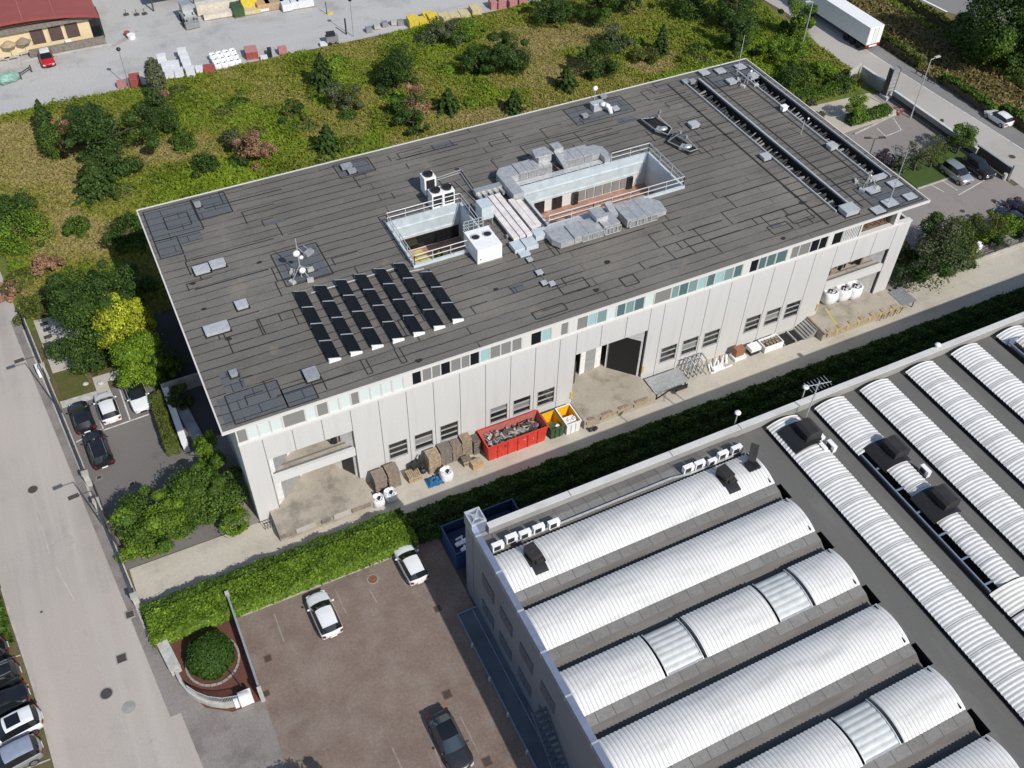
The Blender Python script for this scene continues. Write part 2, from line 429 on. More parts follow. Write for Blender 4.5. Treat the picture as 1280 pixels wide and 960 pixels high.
def hedge_leaves(name, boxes, n, pal, seed, leaf=.2, parent=None, slope=0.0, x00=12.0):
    r = np.random.default_rng(seed); Ps, Ns, Cs = [], [], []
    tot = sum((b[1] - b[0]) * (b[3] - b[2]) for b in boxes)
    for (x0, x1, y0, y1, z0, z1) in boxes:
        m = int(n * (x1 - x0) * (y1 - y0) / tot)
        u = r.uniform(0, 1, (m, 3))
        side = r.random(m)
        P = np.stack([x0 + u[:, 0] * (x1 - x0), y0 + u[:, 1] * (y1 - y0), np.full(m, z1)], 1)
        P[:, 2] += .22 * np.sin(P[:, 0] * 1.9 + seed) * np.sin(P[:, 1] * 2.3 + P[:, 0] * .7) + r.normal(0, .10, m)
        N = r.normal(0, .6, (m, 3)) + np.array([0, 0, .8])
        k = side < .34
        lo = side < .17
        P[k & lo, 1] = y0; P[k & ~lo, 1] = y1; P[k, 2] = z0 + u[k, 2] * (z1 - z0)
        P[k, 1] += r.normal(0, .1, k.sum()); N[k & lo, 1] -= 1; N[k & ~lo, 1] += 1
        e = side > .985
        P[e, 0] = np.where(u[e, 0] < .5, x0, x1) + r.normal(0, .08, e.sum()); P[e, 2] = z0 + u[e, 2] * (z1 - z0)
        Ps.append(P); Ns.append(N)
        c = tints(r, m, *PAL[pal])
        cl = .5 + .5 * np.sin(P[:, 0] * 2.7 + 3 * np.sin(P[:, 1] * 1.3)) * np.sin(P[:, 1] * 3.1 + P[:, 0])
        Cs.append(c * (.8 + .4 * cl[:, None]))
    P = np.concatenate(Ps); N = np.concatenate(Ns); COL = np.concatenate(Cs)
    P[:, 1] += slope * (P[:, 0] - x00)
    return leafmesh(name, P, N, r.uniform(.6, 1.4, len(P)) * leaf, COL, parent, 1.6, seed)
# ------------------------------------------------------------ material set
simple('bark', (.10, .075, .05), .9, bump=.4)
ground('soil', (.13, .105, .055), (.09, .095, .035), .08, 3.0, (.5, .7, .25), (.20, .15, .08))
ground('meadow_soil', (.15, .16, .035), (.09, .13, .02), .07, 2.2, (.5, .68, .16), (.22, .18, .07), grain=.4)
ground('yard_concrete', (.48, .47, .455), (.40, .395, .385), .05, 5, (.5, .66, .14), (.26, .255, .25), ((.03, .5, 1), -.12, (.47, .45, .43), .6))
ground('road_asphalt', (.435, .385, .345), (.375, .335, .30), .07, 9, (.50, .72, .10), (.285, .265, .245), ((.8, .03, 1), .10, (.46, .42, .38), .75), grain=.16, crack=.32)
ground('road_right', (.43, .405, .37), (.38, .355, .325), .07, 9, (.52, .72, .10), (.27, .26, .25), ((.6, .03, 1), 0.0, (.40, .38, .35), .6), grain=.14, crack=.4)
ground('shoulder_asphalt', (.23, .225, .215), (.19, .19, .185), .1, 8, grain=.2)
ground('pavement', (.29, .265, .24), (.24, .22, .20), .2, 6, (.52, .66, .5), (.15, .14, .125))
ground('lot_asphalt', (.155, .142, .135), (.19, .175, .165), .15, 7, (.55, .7, .3), (.115, .105, .1), grain=.18, crack=.4)
ground('lot_brown', (.178, .132, .108), (.220, .168, .138), .14, 5, (.52, .72, .33), (.138, .104, .088), ((.55, .5, 1), .4, (.27, .225, .195), .6), grain=.28, crack=.35)
ground('forecourt', (.21, .19, .175), (.27, .245, .225), .25, 6, (.48, .66, .35), (.135, .12, .112), grain=.25, crack=.4)
ground('lane_concrete', (.50, .46, .385), (.43, .395, .335), .18, 4, (.50, .70, .3), (.32, .285, .23), ((.05, .9, 1), 0, (.52, .47, .385), .6), grain=.13)
ground('driveway', (.055, .055, .058), (.075, .073, .073), .2, 6, grain=.2)
ground('dock_concrete', (.42, .375, .305), (.35, .31, .255), .5, 5, (.50, .66, .42), (.17, .145, .12), grain=.15, crack=.3)
ground('courtyard_right', (.23, .205, .19), (.27, .245, .225), .15, 6, (.52, .7, .3), (.19, .15, .135), grain=.14)
ground('pale_gravel', (.50, .45, .36), (.40, .37, .30), .6, 9, grain=.3)
ground('mulch', (.150, .062, .042), (.115, .052, .038), .8, 14, grain=.45)
ground('verge', (.17, .135, .06), (.13, .12, .045), .2, 3, (.5, .65, .5), (.09, .10, .03), grain=.4)
ground('lawn', (.05, .085, .018), (.065, .10, .022), .6, 9, grain=.3)
ground('dry_lawn', (.12, .105, .035), (.07, .09, .022), .8, 6, grain=.3)
ground('pad_concrete', (.50, .46, .40), (.42, .39, .345), .5, 6, grain=.15)
ground('terracotta', (.44, .26, .185), (.36, .195, .135), .6, 4, (.5, .7, .8), (.26, .15, .11), grain=.25)
tiled('bitumen', (.154, .142, .126), (.126, .117, .105), (.026, .025, .024), 34.0, 1.02, .060, .37, .85, .25, 1.0, (.228, .208, .182), seam_wear=.6)
tiled('bitumen_new', (.098, .106, .116), (.118, .124, .130), (.02, .02, .022), 3.4, .95, .035, .41, .7, .1)
simple('seam', (.018, .018, .018), .8)
dirty('panel_white', (.565, .555, .54), (.43, .42, .40), .6, 0, (1.1, 1, .09), .5, .5, .85, 1.2)
dirty('panel_trim', (.62, .61, .59), (.60, .59, .56), .55, 0, (.5, 1, .3), .4)
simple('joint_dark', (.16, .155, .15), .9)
dirty('fascia', (.62, .605, .575), (.58, .56, .52), .5, 0, (.35, 1, .2), .45)
simple('white_inside', (.74, .73, .71), .7)
simple('galvanised', (.44, .455, .46), .42, .45, .2, 4, spec=.5)
simple('duct_metal', (.47, .475, .48), .45, .35, .22, 2.5)
simple('duct_dark', (.30, .305, .31), .5, .3)
simple('rail_metal', (.54, .55, .56), .4, .3)
simple('blue_metal', (.54, .60, .63), .45, .1, .15, 1.5)
simple('dark_metal', (.035, .036, .038), .5, .3)
simple('black_rubber_or_shade', (.012, .012, .012), .8)  # also paints the shade in openings and gaps
simple('white_paint', (.80, .80, .79), .4, 0, .08)
simple('line_paint', (.62, .61, .58), .7, 0, .35, 2.0)
simple('line_faint', (.27, .235, .215), .8, 0, .3, 2.0)
simple('line_road', (.42, .395, .36), .8, 0, .25, 1.0)
simple('cap_stone', (.45, .44, .41), .8, 0, .25, 2.0)
simple('concrete_grey', (.30, .29, .27), .85, 0, .25, 1.2, .2)
simple('kerb_stone', (.42, .40, .36), .85, 0, .25, 1.0)
simple('iron', (.075, .065, .06), .7, .2, .3, 6)
simple('rust', (.20, .085, .04), .8, 0, .4, 5)
simple('timber', (.40, .305, .20), .75, 0, .35, 4)
simple('timber_old', (.26, .208, .160), .85, 0, .35, 4)
simple('timber_grey', (.20, .175, .15), .9, 0, .35, 4)
simple('cardboard', (.48, .30, .15), .8, 0, .2, 3)
simple('yellow_paint', (.52, .42, .12), .6, 0, .2)
simple('bag_white', (.80, .80, .82), .55, 0, .12, 5)
simple('bag_dark', (.03, .03, .035), .6)
simple('tarp_blue', (.015, .11, .24), .4, 0, .3, 5)
simple('window_frame', (.40, .40, .39), .6)
simple('red_skip', (.60, .045, .025), .5, 0, .22, 2)
simple('red_worn', (.42, .13, .11), .7, 0, .3, 3)
simple('skip_yellow', (.75, .42, .012), .5, 0, .15, 2)
simple('skip_green', (.045, .085, .035), .6, 0, .25, 2)
simple('scrap', (.40, .39, .37), .6, .2, .5, 9)
simple('scrap_dark', (.09, .085, .08), .6, .1, .4, 9)
simple('brown_panel', (.30, .13, .065), .6)
simple('solar_frame', (.60, .61, .62), .4, .5)
glass('solar_cell', (.006, .006, .007), .42); MATS['solar_cell'].node_tree.nodes['Principled BSDF'].inputs['Specular IOR Level'].default_value = .25; MATS['solar_cell'].node_tree.nodes['Principled BSDF'].inputs['Coat Weight'].default_value = 0
glass('glass_dark', (.012, .014, .016), .08)
glass('glass_grey', (.22, .22, .215), .25)
glass('glass_teal', (.19, .29, .295), .15)
glass('glass_teal_dark', (.09, .155, .16), .12)
glass('glass_pale', (.33, .50, .51), .25)
glass('glass_white', (.60, .67, .66), .35)
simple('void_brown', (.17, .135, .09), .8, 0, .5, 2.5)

# ------------------------------------------------------------ ground and roads
sheet_obj('ground', [(-400, -300), (500, -300), (500, 500), (-400, 500)], -.05, 'soil')
sheet_obj('yard', [(-60, 76.6), (20, 77.2), (98.5, 77.4), (98.5, 190), (-60, 190)], 0.0, 'yard_concrete')
sheet_obj('meadow', [(-15.2, 35.8), (-13.2, 33.6), (-1.2, 30.4), (-1.2, 1), (97.2, 1), (99.2, 63), (98.6, 77.3), (-60, 76.9), (-60, 38)], -.02, 'meadow_soil')
RK = lambda y: -10.3 - .098 * y          # road kerb line
FE = lambda y: -10.15 - .0926 * y        # fence line
RL = lambda y: -19.05 - .098 * y         # left edge of the road
sheet_obj('road', [(RL(-90), -90), (RK(-90), -90), (RK(90), 90), (RL(90), 90)], 0.004, 'road_asphalt')
sheet_obj('shoulder', [(RK(36) - .9, 36), (RK(36), 36), (RK(-13), -13), (RK(-13) - .75, -13)], 0.008, 'forecourt')
b = MB()
b.prism([(RK(34), 34), (FE(34), 34), (FE(-3.4), -3.4), (RK(-3.4), -3.4)], -.05, .11)
struct(b.build('pavement', 'pavement'))
b = MB()
b.prism([(RK(34) - .16, 34), (RK(34) - .004, 34), (RK(-6), -6), (RK(-6) - .16, -6)], -.05, .125)
struct(b.build('kerb', 'kerb_stone'))
sheet_obj('parking_lot', [(FE(22.2), 22.2), (-4.2, 22.2), (-1.0, 11.5), (-1.0, 1.1), (FE(1.1), 1.1)], 0.004, 'lot_asphalt')
sheet_obj('side_strip', [(-1.3, .95), (1.1, .95), (1.1, 12), (-1.3, 12)], 0.003, 'pavement')
sheet_obj('side_passage', [(-3.9, 31), (-3.9, 12), (1.2, 12), (1.2, 31)], 0.0, 'driveway')
b = MB(); b.prism([(-9.9, 1.0), (-9.75, -3.5), (12, -3.9), (130, -5.4), (130, 1.0)], -.05, .008); struct(b.build('service_lane', 'lane_concrete'))
sheet_obj('driveway', [(9, -7.0), (130, -7.0), (130, -80), (9, -80)], -.008, 'driveway')
sheet_obj('hedge_bed', [(-9.7, -3.5), (12, -3.5), (130, -4.9), (130, -8.2), (12, -7.0), (-9.7, -7.0)], -.012, 'soil')
b = MB(); b.sheet([(-3.3, -6.95), (14.0, -6.95), (14.0, -90), (-3.3, -90)], .0); struct(b.build('car_park', 'lot_brown'))
b = MB(); b.box(-3.0, 12.2, -7.2, -7.05, -.05, .07); struct(b.build('kerb', 'kerb_stone'))
sheet_obj('forecourt', [(RK(-60) - .4, -60), (-3.3, -60), (-3.3, -6), (-9.6, -6), (RK(-6) - .4, -6)], 0.002, 'forecourt')
sheet_obj('planting_bed', [(-9.0, -6.9), (-3.5, -6.5), (-3.5, -14.6), (-5.6, -14.6), (-7.3, -13.4), (-8.3, -11.4)], 0.02, 'mulch')
# right side: forecourt of the warehouse, road, verge, railway track bed
sheet_obj('side_forecourt', [(69, 1.2), (130, 1.2), (130, 8), (97.6, 10), (97.6, 34), (69, 34)], 0.004, 'courtyard_right')
b = MB(); b.prism([(70, 27.2), (95.6, 28.6), (95.9, 34.5), (70, 36)], -.02, .10); struct(b.build('gravel_patch', 'pale_gravel'))
b = MB(); b.prism([(86.4, 14.6), (90.8, 14.8), (97.0, 16.0), (97.0, 20.6), (86.4, 19.6)], -.02, .10); struct(b.build('lawn', 'lawn'))
b = MB(); b.prism([(86.3, 14.4), (93.3, 14.5), (93.3, 14.65), (86.3, 14.58)], -.02, .14); struct(b.build('kerb', 'kerb_stone'))
b = MB(); b.prism([(87.3, 27.2), (95.4, 28.7), (95.4, 28.86), (87.3, 27.38)], -.02, .13); struct(b.build('kerb', 'kerb_stone'))
sheet_obj('road', [(98.2, -20), (98.6, 39), (97.4, 44), (100.2, 58), (99.6, 64), (98.0, 78), (99, 200), (106.6, 200), (105.6, 44), (105.6, 27), (106.2, 10), (107, -20)], 0.008, 'road_right')
sheet_obj('shoulder', [(103.7, 60), (103.9, 37), (104.6, 23), (105.2, -20), (109, -20), (107.6, 20), (106.4, 36), (106.2, 60)], 0.012, 'shoulder_asphalt')
sheet_obj('verge', [(106.3, 200), (106.3, 36), (107.5, 20), (109, -20), (130, -20), (122.5, 60), (121.5, 200)], -.004, 'verge')
sheet_obj('track_bed', [(119.6, 200), (121.2, 56), (126.6, 38), (130, 20), (180, 20), (180, 200)], 0.004, 'shoulder_asphalt')

def line(b, p, q, w, z):
    p, q = Vector((*p, 0)), Vector((*q, 0)); d = (q - p).normalized(); n = Vector((-d.y, d.x, 0)) * w / 2
    b.sheet([(p + n)[:2], (q + n)[:2], (q - n)[:2], (p - n)[:2]], z)
b = MB()
for p, q in (((42, 620), (62, 692)), ((70, 708), (94, 752)), ((101, 778), (111, 801)), ((121, 828), (133, 862)), ((150, 895), (166, 935))):
    line(b, at(*p), at(*q), .10, .0125)
pts = [at(*p) for p in ((2, 735), (11, 766), (19, 790), (40, 853), (55, 905), (70, 962))]
for p, q in zip(pts, pts[1:]): line(b, p, q, .16, .0125)
for p, q in (((26, 819), (2, 826)), ((63, 949), (30, 962)), ((36, 856), (10, 862))): line(b, at(*p), at(*q), .12, .0165)
struct(b.build('road_marking', 'line_road'))
b = MB()
L0 = at(93, 556); L1 = at(130, 540); L2 = at(163, 527); L3 = at(184, 520)
line(b, at(129, 538), at(186, 518), .14, .0085)
line(b, at(118, 505), at(129, 536), .12, .0085); line(b, at(149, 485), at(163, 526), .12, .0085); line(b, at(95, 553), at(106, 547), .12, .0085)
struct(b.build('bay_marking', 'line_paint'))
b = MB()
for p, q in (((343, 768), (355, 802)), ((419, 737), (433, 767)), ((462, 737), (471, 753)), ((530, 900), (553, 962)), ((490, 934), (503, 962)), ((575, 895), (598, 940)), ((500, 715), (509, 735))):
    line(b, at(*p), at(*q), .10, .0045)
struct(b.build('bay_marking', 'line_faint'))
b = MB()
for p, q in (((1117, 148), (1127, 163)), ((1096, 160), (1108, 171)), ((1108, 170), (1128, 162)), ((1172, 222), (1197, 238)), ((1155, 226), (1180, 240)), ((1198, 244), (1243, 218)), ((1127, 211), (1117, 198))):
    line(b, at(*p), at(*q), .11, .0095)
struct(b.build('bay_marking', 'line_paint'))
b = MB()
pts = [(103.6, 46), (103.9, 37), (104.3, 28), (104.6, 22), (105.0, 8)]
for p, q in zip(pts, pts[1:]): line(b, p, q, .14, .0165)
struct(b.build('road_marking', 'line_paint'))
b = MB()
line(b, at(1154, 0), at(1184, 15), .35, .02); line(b, (110, 120), at(1154, 0), .35, .02)
struct(b.build('road_marking', 'white_paint'))
b = MB()
for k in range(9):
    x, y = at(58 + 12 * k, 150 - 10 * k)
for p, q in (((25, 72), (30, 94)), ((70, 69), (76, 89)), ((93, 65), (99, 85)), ((8, 117), (50, 96)), ((50, 96), (60, 85)), ((70, 71), (132, 57)), ((185, 46), (230, 37)), ((232, 40), (241, 55)), ((285, 44), (295, 57)), ((308, 50), (330, 46)), ((395, 34), (420, 30))):
    line(b, at(*p), at(*q), .16, .006)
for k in range(5):
    line(b, at(152 + 9 * k, 22 - 3 * k), at(158 + 9 * k, 17.5 - 3 * k), .5, .006)
    line(b, at(136 + 6 * k, 62 - 3 * k), at(148 + 6 * k, 50 - 3 * k), .35, .006)
for k in range(3): line(b, at(371 + 3 * k, 14 + 4 * k), at(384 + 3 * k, 12 + 4 * k), .45, .006)
struct(b.build('yard_marking', 'line_road'))

# drains and manhole covers let into the ground
def cover(px, py, r, rnd_=True, z=.012, label='', kind='manhole_cover', mat='iron'):
    x, y = at(px, py)
    t = thing(kind, label, 'manhole' if rnd_ else 'drain', (x, y, z), 'covers let into the ground')
    b = MB()
    if rnd_:
        b.tube((x, y, z - .05), (x, y, z + .012), r * .82, n=18); b.build('lid', mat, t)
        b = MB()
        P = [[(x + math.cos(a) * q, y + math.sin(a) * q, zz) for a in [2 * PI * k / 20 for k in range(20)]] for q, zz in ((r, z - .05), (r, z + .009), (r * .84, z + .009), (r * .84, z - .05))]
        b.loft(P); b.build('frame', 'concrete_grey', t)
    else:
        b.box(x - r * .8, x + r * .8, y - r * .8, y + r * .8, z - .05, z + .010)
        for k in range(5): b.box(x - r * .75, x + r * .75, y - r * .62 + k * r * .3, y - r * .55 + k * r * .3, z + .010, z + .018)
        b.build('grate', mat, t)
        b = MB()
        for s in (-1, 1):
            b.box(x - r, x + r, y + s * r * .9 - r * .1, y + s * r * .9 + r * .1, z - .05, z + .012)
            b.box(x + s * r * .9 - r * .1, x + s * r * .9 + r * .1, y - r * .8, y + r * .8, z - .05, z + .012)
        b.build('frame', 'rust' if 'rust' in label else 'concrete_grey', t)
    return t
cover(41, 612, .48, True, .01, 'dark round manhole at the end of the white road line')
cover(133, 867, .52, True, .01, 'nearest dark round manhole in the left road')
cover(161, 884, .50, True, .01, 'grey round manhole beside the darker one in the left road', mat='concrete_grey')
cover(152, 823, .42, False, .01, 'square drain in the road beside the planted bed')
cover(163, 769, .36, False, .115, 'square drain in the pavement at the corner of the hedge')
cover(52, 765, .12, True, .01, 'tiny round valve cover in the left road')
cover(165, 605, .24, False, .01, 'square drain in the middle of the small car park')
cover(124, 597, .24, False, .01, 'small drain beside the fence of the small car park')
cover(466, 724, .46, True, .006, 'rusty round manhole between the two white cars', mat='rust')
cover(335, 823, .30, False, .006, 'rusty square drain beside the fence of the brown car park', mat='iron')
cover(333, 867, .26, False, .006, 'rusty drain close to the gate post of the brown car park')
cover(559, 868, .36, False, .006, 'rusty square drain just above the dark grey saloon', mat='iron')
cover(609, 952, .36, False, .006, 'rusty square drain right of the dark grey saloon', mat='iron')
cover(547, 761, .30, False, .006, 'rusty drain at the shadow edge of the brown car park')
cover(1203, 264, .40, True, .01, 'round drain in the side forecourt near the corner of the roof')
cover(1242, 251, .42, True, .01, 'round drain in the side forecourt near the dark blue cars')
cover(1265, 196, .50, True, .014, 'round manhole at the right edge of the far road')
cover(1117, 116, .55, True, .014, 'round manhole in the far road beside the entrance pylon')
cover(1093, 104, .5, True, .014, 'round manhole in the far road left of the entrance pylon')
# ------------------------------------------------------------ the warehouse
HR = 13.0
W = thing('warehouse', 'long pale warehouse with a flat dark roof and two roof courtyards', 'building', (34.7, 15.2, 0))
HOLES = [(33.9, 48.5, 12.0, 18.2), (20.5, 27.7, 11.9, 18.4), (59.9, 61.45, 2.6, 28.4), (66.8, 68.35, 4.9, 28.4)]
def cells(x0, x1, y0, y1, holes):
    xs = sorted({x0, x1, *[h[0] for h in holes], *[h[1] for h in holes]}); ys = sorted({y0, y1, *[h[2] for h in holes], *[h[3] for h in holes]})
    for a, c in zip(xs, xs[1:]):
        for d, e in zip(ys, ys[1:]):
            mx, my = (a + c) / 2, (d + e) / 2
            if not any(h[0] < mx < h[1] and h[2] < my < h[3] for h in holes): yield a, c, d, e
b = MB()
for a, c, d, e in cells(.12, 69.28, .12, 30.3, HOLES): b.face([(a, d, HR), (c, d, HR), (c, e, HR), (a, e, HR)])
for a, c, d, e in cells(.12, 69.28, .12, 30.3, HOLES): b.face([(a, d, HR - .2), (a, e, HR - .2), (c, e, HR - .2), (c, d, HR - .2)])
# repair sheets, laps and dark seams lying on the roof
rnd = random.Random(5)
b.cur = 1
def patch(x0, x1, y0, y1, z=.006): b.face([(x0, y0, HR + z), (x1, y0, HR + z), (x1, y1, HR + z), (x0, y1, HR + z)])
patch(.5, 4.8, 25.2, 29.6); patch(4.9, 8.0, 26.6, 29.8); patch(.6, 2.4, 22.4, 25.1); patch(.5, 5.2, .6, 3.6); patch(5.4, 7.6, .5, 2.4)
patch(1.4, 3.0, 3.8, 6.2); patch(19.2, 22.4, 27.4, 29.6); patch(44.8, 51.6, 26.2, 29.2); patch(62.3, 69.0, 26.4, 30.1); patch(63.8, 69.0, .4, 4.6)
patch(48.9, 51, 24.3, 25.4); patch(2.6, 4.6, 23.6, 25.1, .009); patch(9.6, 13.4, 14.2, 18.6)
b.cur = 2
def seam(x0, y0, x1, y1, w=.07, z=.012):
    if abs(x1 - x0) > abs(y1 - y0): b.face([(x0, y0 - w, HR + z), (x1, y1 - w, HR + z), (x1, y1 + w, HR + z), (x0, y0 + w, HR + z)])
    else: b.face([(x0 - w, y0, HR + z), (x0 + w, y0, HR + z), (x1 + w, y1, HR + z), (x1 - w, y1, HR + z)])
def seamrect(x0, x1, y0, y1, w=.06):
    seam(x0, y0, x1, y0, w); seam(x0, y1, x1, y1, w); seam(x0, y0, x0, y1, w, .015); seam(x1, y0, x1, y1, w, .015)
for _ in range(130):
    x = rnd.uniform(1, 58); y = rnd.uniform(1, 29)
    if any(h[0] - 2 < x < h[1] + 2 and h[2] - 3 < y < h[3] + 2 for h in HOLES): continue
    n_ = rnd.randint(1, 2); y = round(y)
    seam(x, y, x + rnd.uniform(-.05, .05), y + n_ * 1.02, .05, .014)
    if rnd.random() < .5: seam(x, y + n_ * 1.02, x + rnd.uniform(.8, 3.5), y + n_ * 1.02, .05, .010)
    if rnd.random() < .35: seam(x + .5, y, x + rnd.uniform(2, 9), y + rnd.uniform(-.04, .04), rnd.uniform(.03, .08), .009)
    if rnd.random() < .05: b.cur = 1; patch(x, x + rnd.uniform(.8, 2.4), y + .02, y + rnd.choice((.5, .98)), .0045); b.cur = 2
for a in ((.5, 5.0, 25.0, 29.8), (2.0, 4.2, 26.2, 28.2), (4.9, 8.1, 26.5, 29.9), (.5, 2.5, 22.3, 25), (1.2, 5.3, .5, 3.7), (5.3, 7.7, .45, 2.5), (19, 22.6, 27.2, 29.7), (44.7, 51.8, 26, 29.3),
          (30.6, 33.2, 3.0, 4.3), (36, 37.4, 1.6, 2.8), (52.3, 54.5, 2.1, 3.3), (55, 57.4, 2.6, 4.0), (9.4, 13.6, 14.0, 18.8), (62.2, 69, 26.2, 30.1), (63.7, 69, .5, 4.7), (27, 30, 1.2, 2.1)):
    seamrect(*a)
for y in (6.0, 18.0, 23.0): seam(57.6, y, 59.0, y)
seam(57.9, 1.2, 57.9, 29.2, .12); seam(62.7, 2.0, 62.7, 29, .10); seam(65.9, 5, 65.9, 28.6, .10)
for y in np.arange(5.6, 28, 1.15): seam(62.9, y, 65.7, y + .05, .035, .008)
for x0, y0, w in ((2.2, 17.9, .32), (2.3, 14.2, .28), (3.2, 9.8, .32), (8.2, 18.2, .3), (29.9, 24.0, .28), (43.9, 21.3, .35), (36.2, 5.2, .36), (57.8, 5.0, .4), (16.2, .9, .36), (25.6, 6.1, .3), (33.4, 2.3, .34), (52.7, 1.3, .34)):
    b.face([(x0 + w * rnd.uniform(.6, 1.15) * math.cos(a), y0 + w * .8 * rnd.uniform(.6, 1.15) * math.sin(a), HR + .018) for a in [2 * PI * k / 9 for k in range(9)]])
for x0 in (12.0, 14.9): 
    seam(x0, 1.2, x0 + .0, 3.0, .05); seam(x0 + .45, 1.2, x0 + .45, 2.9, .05); seam(x0, 1.2, x0 + .45, 1.2, .05)
b.build('roof', ['bitumen', 'bitumen_new', 'seam'], W)
# pale edge trim all round
b = MB()
for x0, x1, y0, y1 in ((0, 69.4, 0, .12), (0, 69.4, 30.3, 30.42), (0, .12, .12, 30.3), (69.28, 69.4, .12, 30.3)): b.box(x0, x1, y0, y1, HR - .21, HR + .06)
b.build('fascia', 'fascia', W)
# front wall of precast panels with their openings
JX = [1.0, 2.84, 5.26, 7.68, 10.1, 12.52, 14.94, 17.36, 19.78, 22.2, 24.6, 27.0, 29.4, 31.1, 33.6, 36.2, 38.7, 40.2, 42.6, 45.05, 47.5, 49.95, 52.4, 54.85, 57.3, 59.9, 62.3, 64.8, 67.4, 69.2]
WX = [(12.97, 14.66), (15.38, 17.06), (17.8, 19.5), (22.65, 24.35), (24.97, 26.68), (27.42, 29.15), (40.66, 42.42), (43.12, 44.88), (45.58, 47.36), (50.5, 52.25), (52.98, 54.7), (55.4, 57.15)]
OPEN = [(2.84, 10.1, 0, 7.35), (31.1, 38.7, 0, 7.25), (59.9, 67.4, 0, 7.1)]
b = MB()
HO = OPEN + [(a, c, 2.0, 4.06) for a, c in WX]
for x0, x1 in zip(JX, JX[1:]):
    for a, c, d, e in cells(x0 + .028, x1 - .028, 0, 9.95, [(max(h[0], x0 + .028), min(h[1], x1 - .028), h[2], h[3]) for h in HO if h[0] < x1 - .05 and h[1] > x0 + .05]):
        b.box(a, c, 1.0, 1.24, d, e)
b.build('front_wall', 'panel_white', W)
for x in JX[1:-1]:
    b = MB()
    zb = 0
    for h in OPEN:
        if h[0] + .1 < x < h[1] - .1: zb = h[3]
    b.box(x - .03, x + .03, 1.03, 1.2, zb, 9.94)
    b.build('panel_joint', 'joint_dark', W)
b = MB()
b.box(1.0, 69.2, .93, 1.5, 9.952, 10.12); b.box(1.0, 68.0, 1.0, 1.5, 10.12, 10.2)
b.build('cornice', 'panel_trim', W)
b = MB()                       # remaining walls
b.box(1.0, 1.24, 1.26, 29.4, 0, 12.5); b.box(68.96, 69.2, 1.26, 29.4, 0, 9.95); b.box(1.26, 68.94, 29.16, 29.4, 0, 12.5)
b.box(67.0, 67.3, 1.6, 29.1, 9.95, 12.54)
b.build('side_walls', 'panel_white', W)
# clerestory band: piers, sills and panes of different glass
PN = [(1.1, 1.85, 'glass_grey'), (1.9, 2.75, 'glass_white'), (2.85, 3.7, 'glass_white'), (3.78, 4.65, 'glass_white'), (4.75, 6.5, 'glass_grey'), (6.6, 7.4, 'glass_white'), (7.5, 8.4, 'glass_grey'), (8.5, 9.3, 'glass_white'), (9.5, 10.3, 'glass_white'), (10.35, 11.0, 'glass_grey'), (11.05, 11.95, 'glass_white'), (12.05, 12.9, 'glass_white'), (13.0, 13.8, 'glass_white'), (14.0, 14.8, 'glass_white'), (15.6, 16.4, 'glass_dark'), (16.5, 17.3, 'glass_grey'), (17.35, 18.1, 'glass_grey'),
      (18.15, 19.0, 'glass_dark'), (19.05, 19.95, 'glass_grey'), (20.0, 20.75, 'glass_grey'), (20.8, 21.65, 'glass_dark'), (21.75, 22.6, 'glass_pale'), (22.65, 23.6, 'glass_grey'), (23.65, 24.6, 'glass_grey'), (24.7, 25.6, 'glass_grey'), (26.5, 27.5, 'glass_dark'), (27.55, 28.45, 'glass_pale'), (29.4, 30.1, 'glass_grey'), (31.0, 32.05, 'glass_grey'), (32.1, 32.95, 'glass_pale'), (33.0, 33.95, 'glass_teal'), (34.0, 34.9, 'glass_white'), (35.0, 35.85, 'glass_teal_dark'), (35.9, 36.75, 'glass_teal'), (36.8, 37.8, 'glass_teal_dark'), (37.9, 38.85, 'glass_white'), (38.9, 40.6, 'glass_grey'), (40.7, 41.45, 'glass_teal'), (41.5, 42.45, 'glass_teal_dark'), (42.5, 43.45, 'glass_teal'), (43.5, 44.4, 'glass_pale'), (44.5, 45.35, 'glass_teal_dark'), (45.4, 46.35, 'glass_pale'), (46.4, 47.4, 'glass_teal'), (47.5, 48.4, 'glass_teal_dark'), (49.3, 50.2, 'glass_dark'), (50.3, 51.1, 'glass_teal_dark'), (51.2, 52.2, 'glass_teal_dark'), (52.3, 53.5, 'glass_teal_dark'), (54.0, 54.9, 'glass_grey'), (54.95, 56.2, 'glass_grey'), (56.3, 57.3, 'glass_dark'), (57.35, 58.3, 'glass_dark'), (58.95, 60.1, 'glass_dark')]
for a, c, g in PN:
    b = MB()
    b.face([(a, 1.10, 10.2), (c, 1.10, 10.2), (c, 1.10, 12.5), (a, 1.10, 12.5)])
    b.cur = 1
    for x in (a, c): b.box(x - .03, x + .03, 1.06, 1.2, 10.2, 12.5)
    b.box(a + .03, c - .03, 1.07, 1.16, 10.2, 10.25)
    b.build('clerestory_window', [g, 'panel_trim'], W)
b = MB()
edges = [1.0] + [v for p in PN for v in p[:2]] + [60.2]
for a, c in zip(edges[::2], edges[1::2]):
    if c - a > .09: b.box(a + .03, c - .03, 1.03, 1.25, 10.2, 12.5)
b.box(1.0, 67.3, 1.03, 1.25, 12.503, 12.79)
b.box(66.75, 67.25, 1.03, 1.55, 10.2, 12.2); b.box(62.3, 62.5, 1.05, 1.25, 10.2, 12.2)
b.build('clerestory_piers', 'panel_trim', W)
b = MB()
for k in range(9): b.box(60.3 + k * .22, 60.38 + k * .22, 1.08, 1.3, 10.21, 12.2)
b.build('louvre', 'white_paint', W)
b = MB()
b.face([(60.2, 1.75, 10.2), (62.3, 1.75, 10.2), (62.3, 1.75, 12.5), (60.2, 1.75, 12.5)])
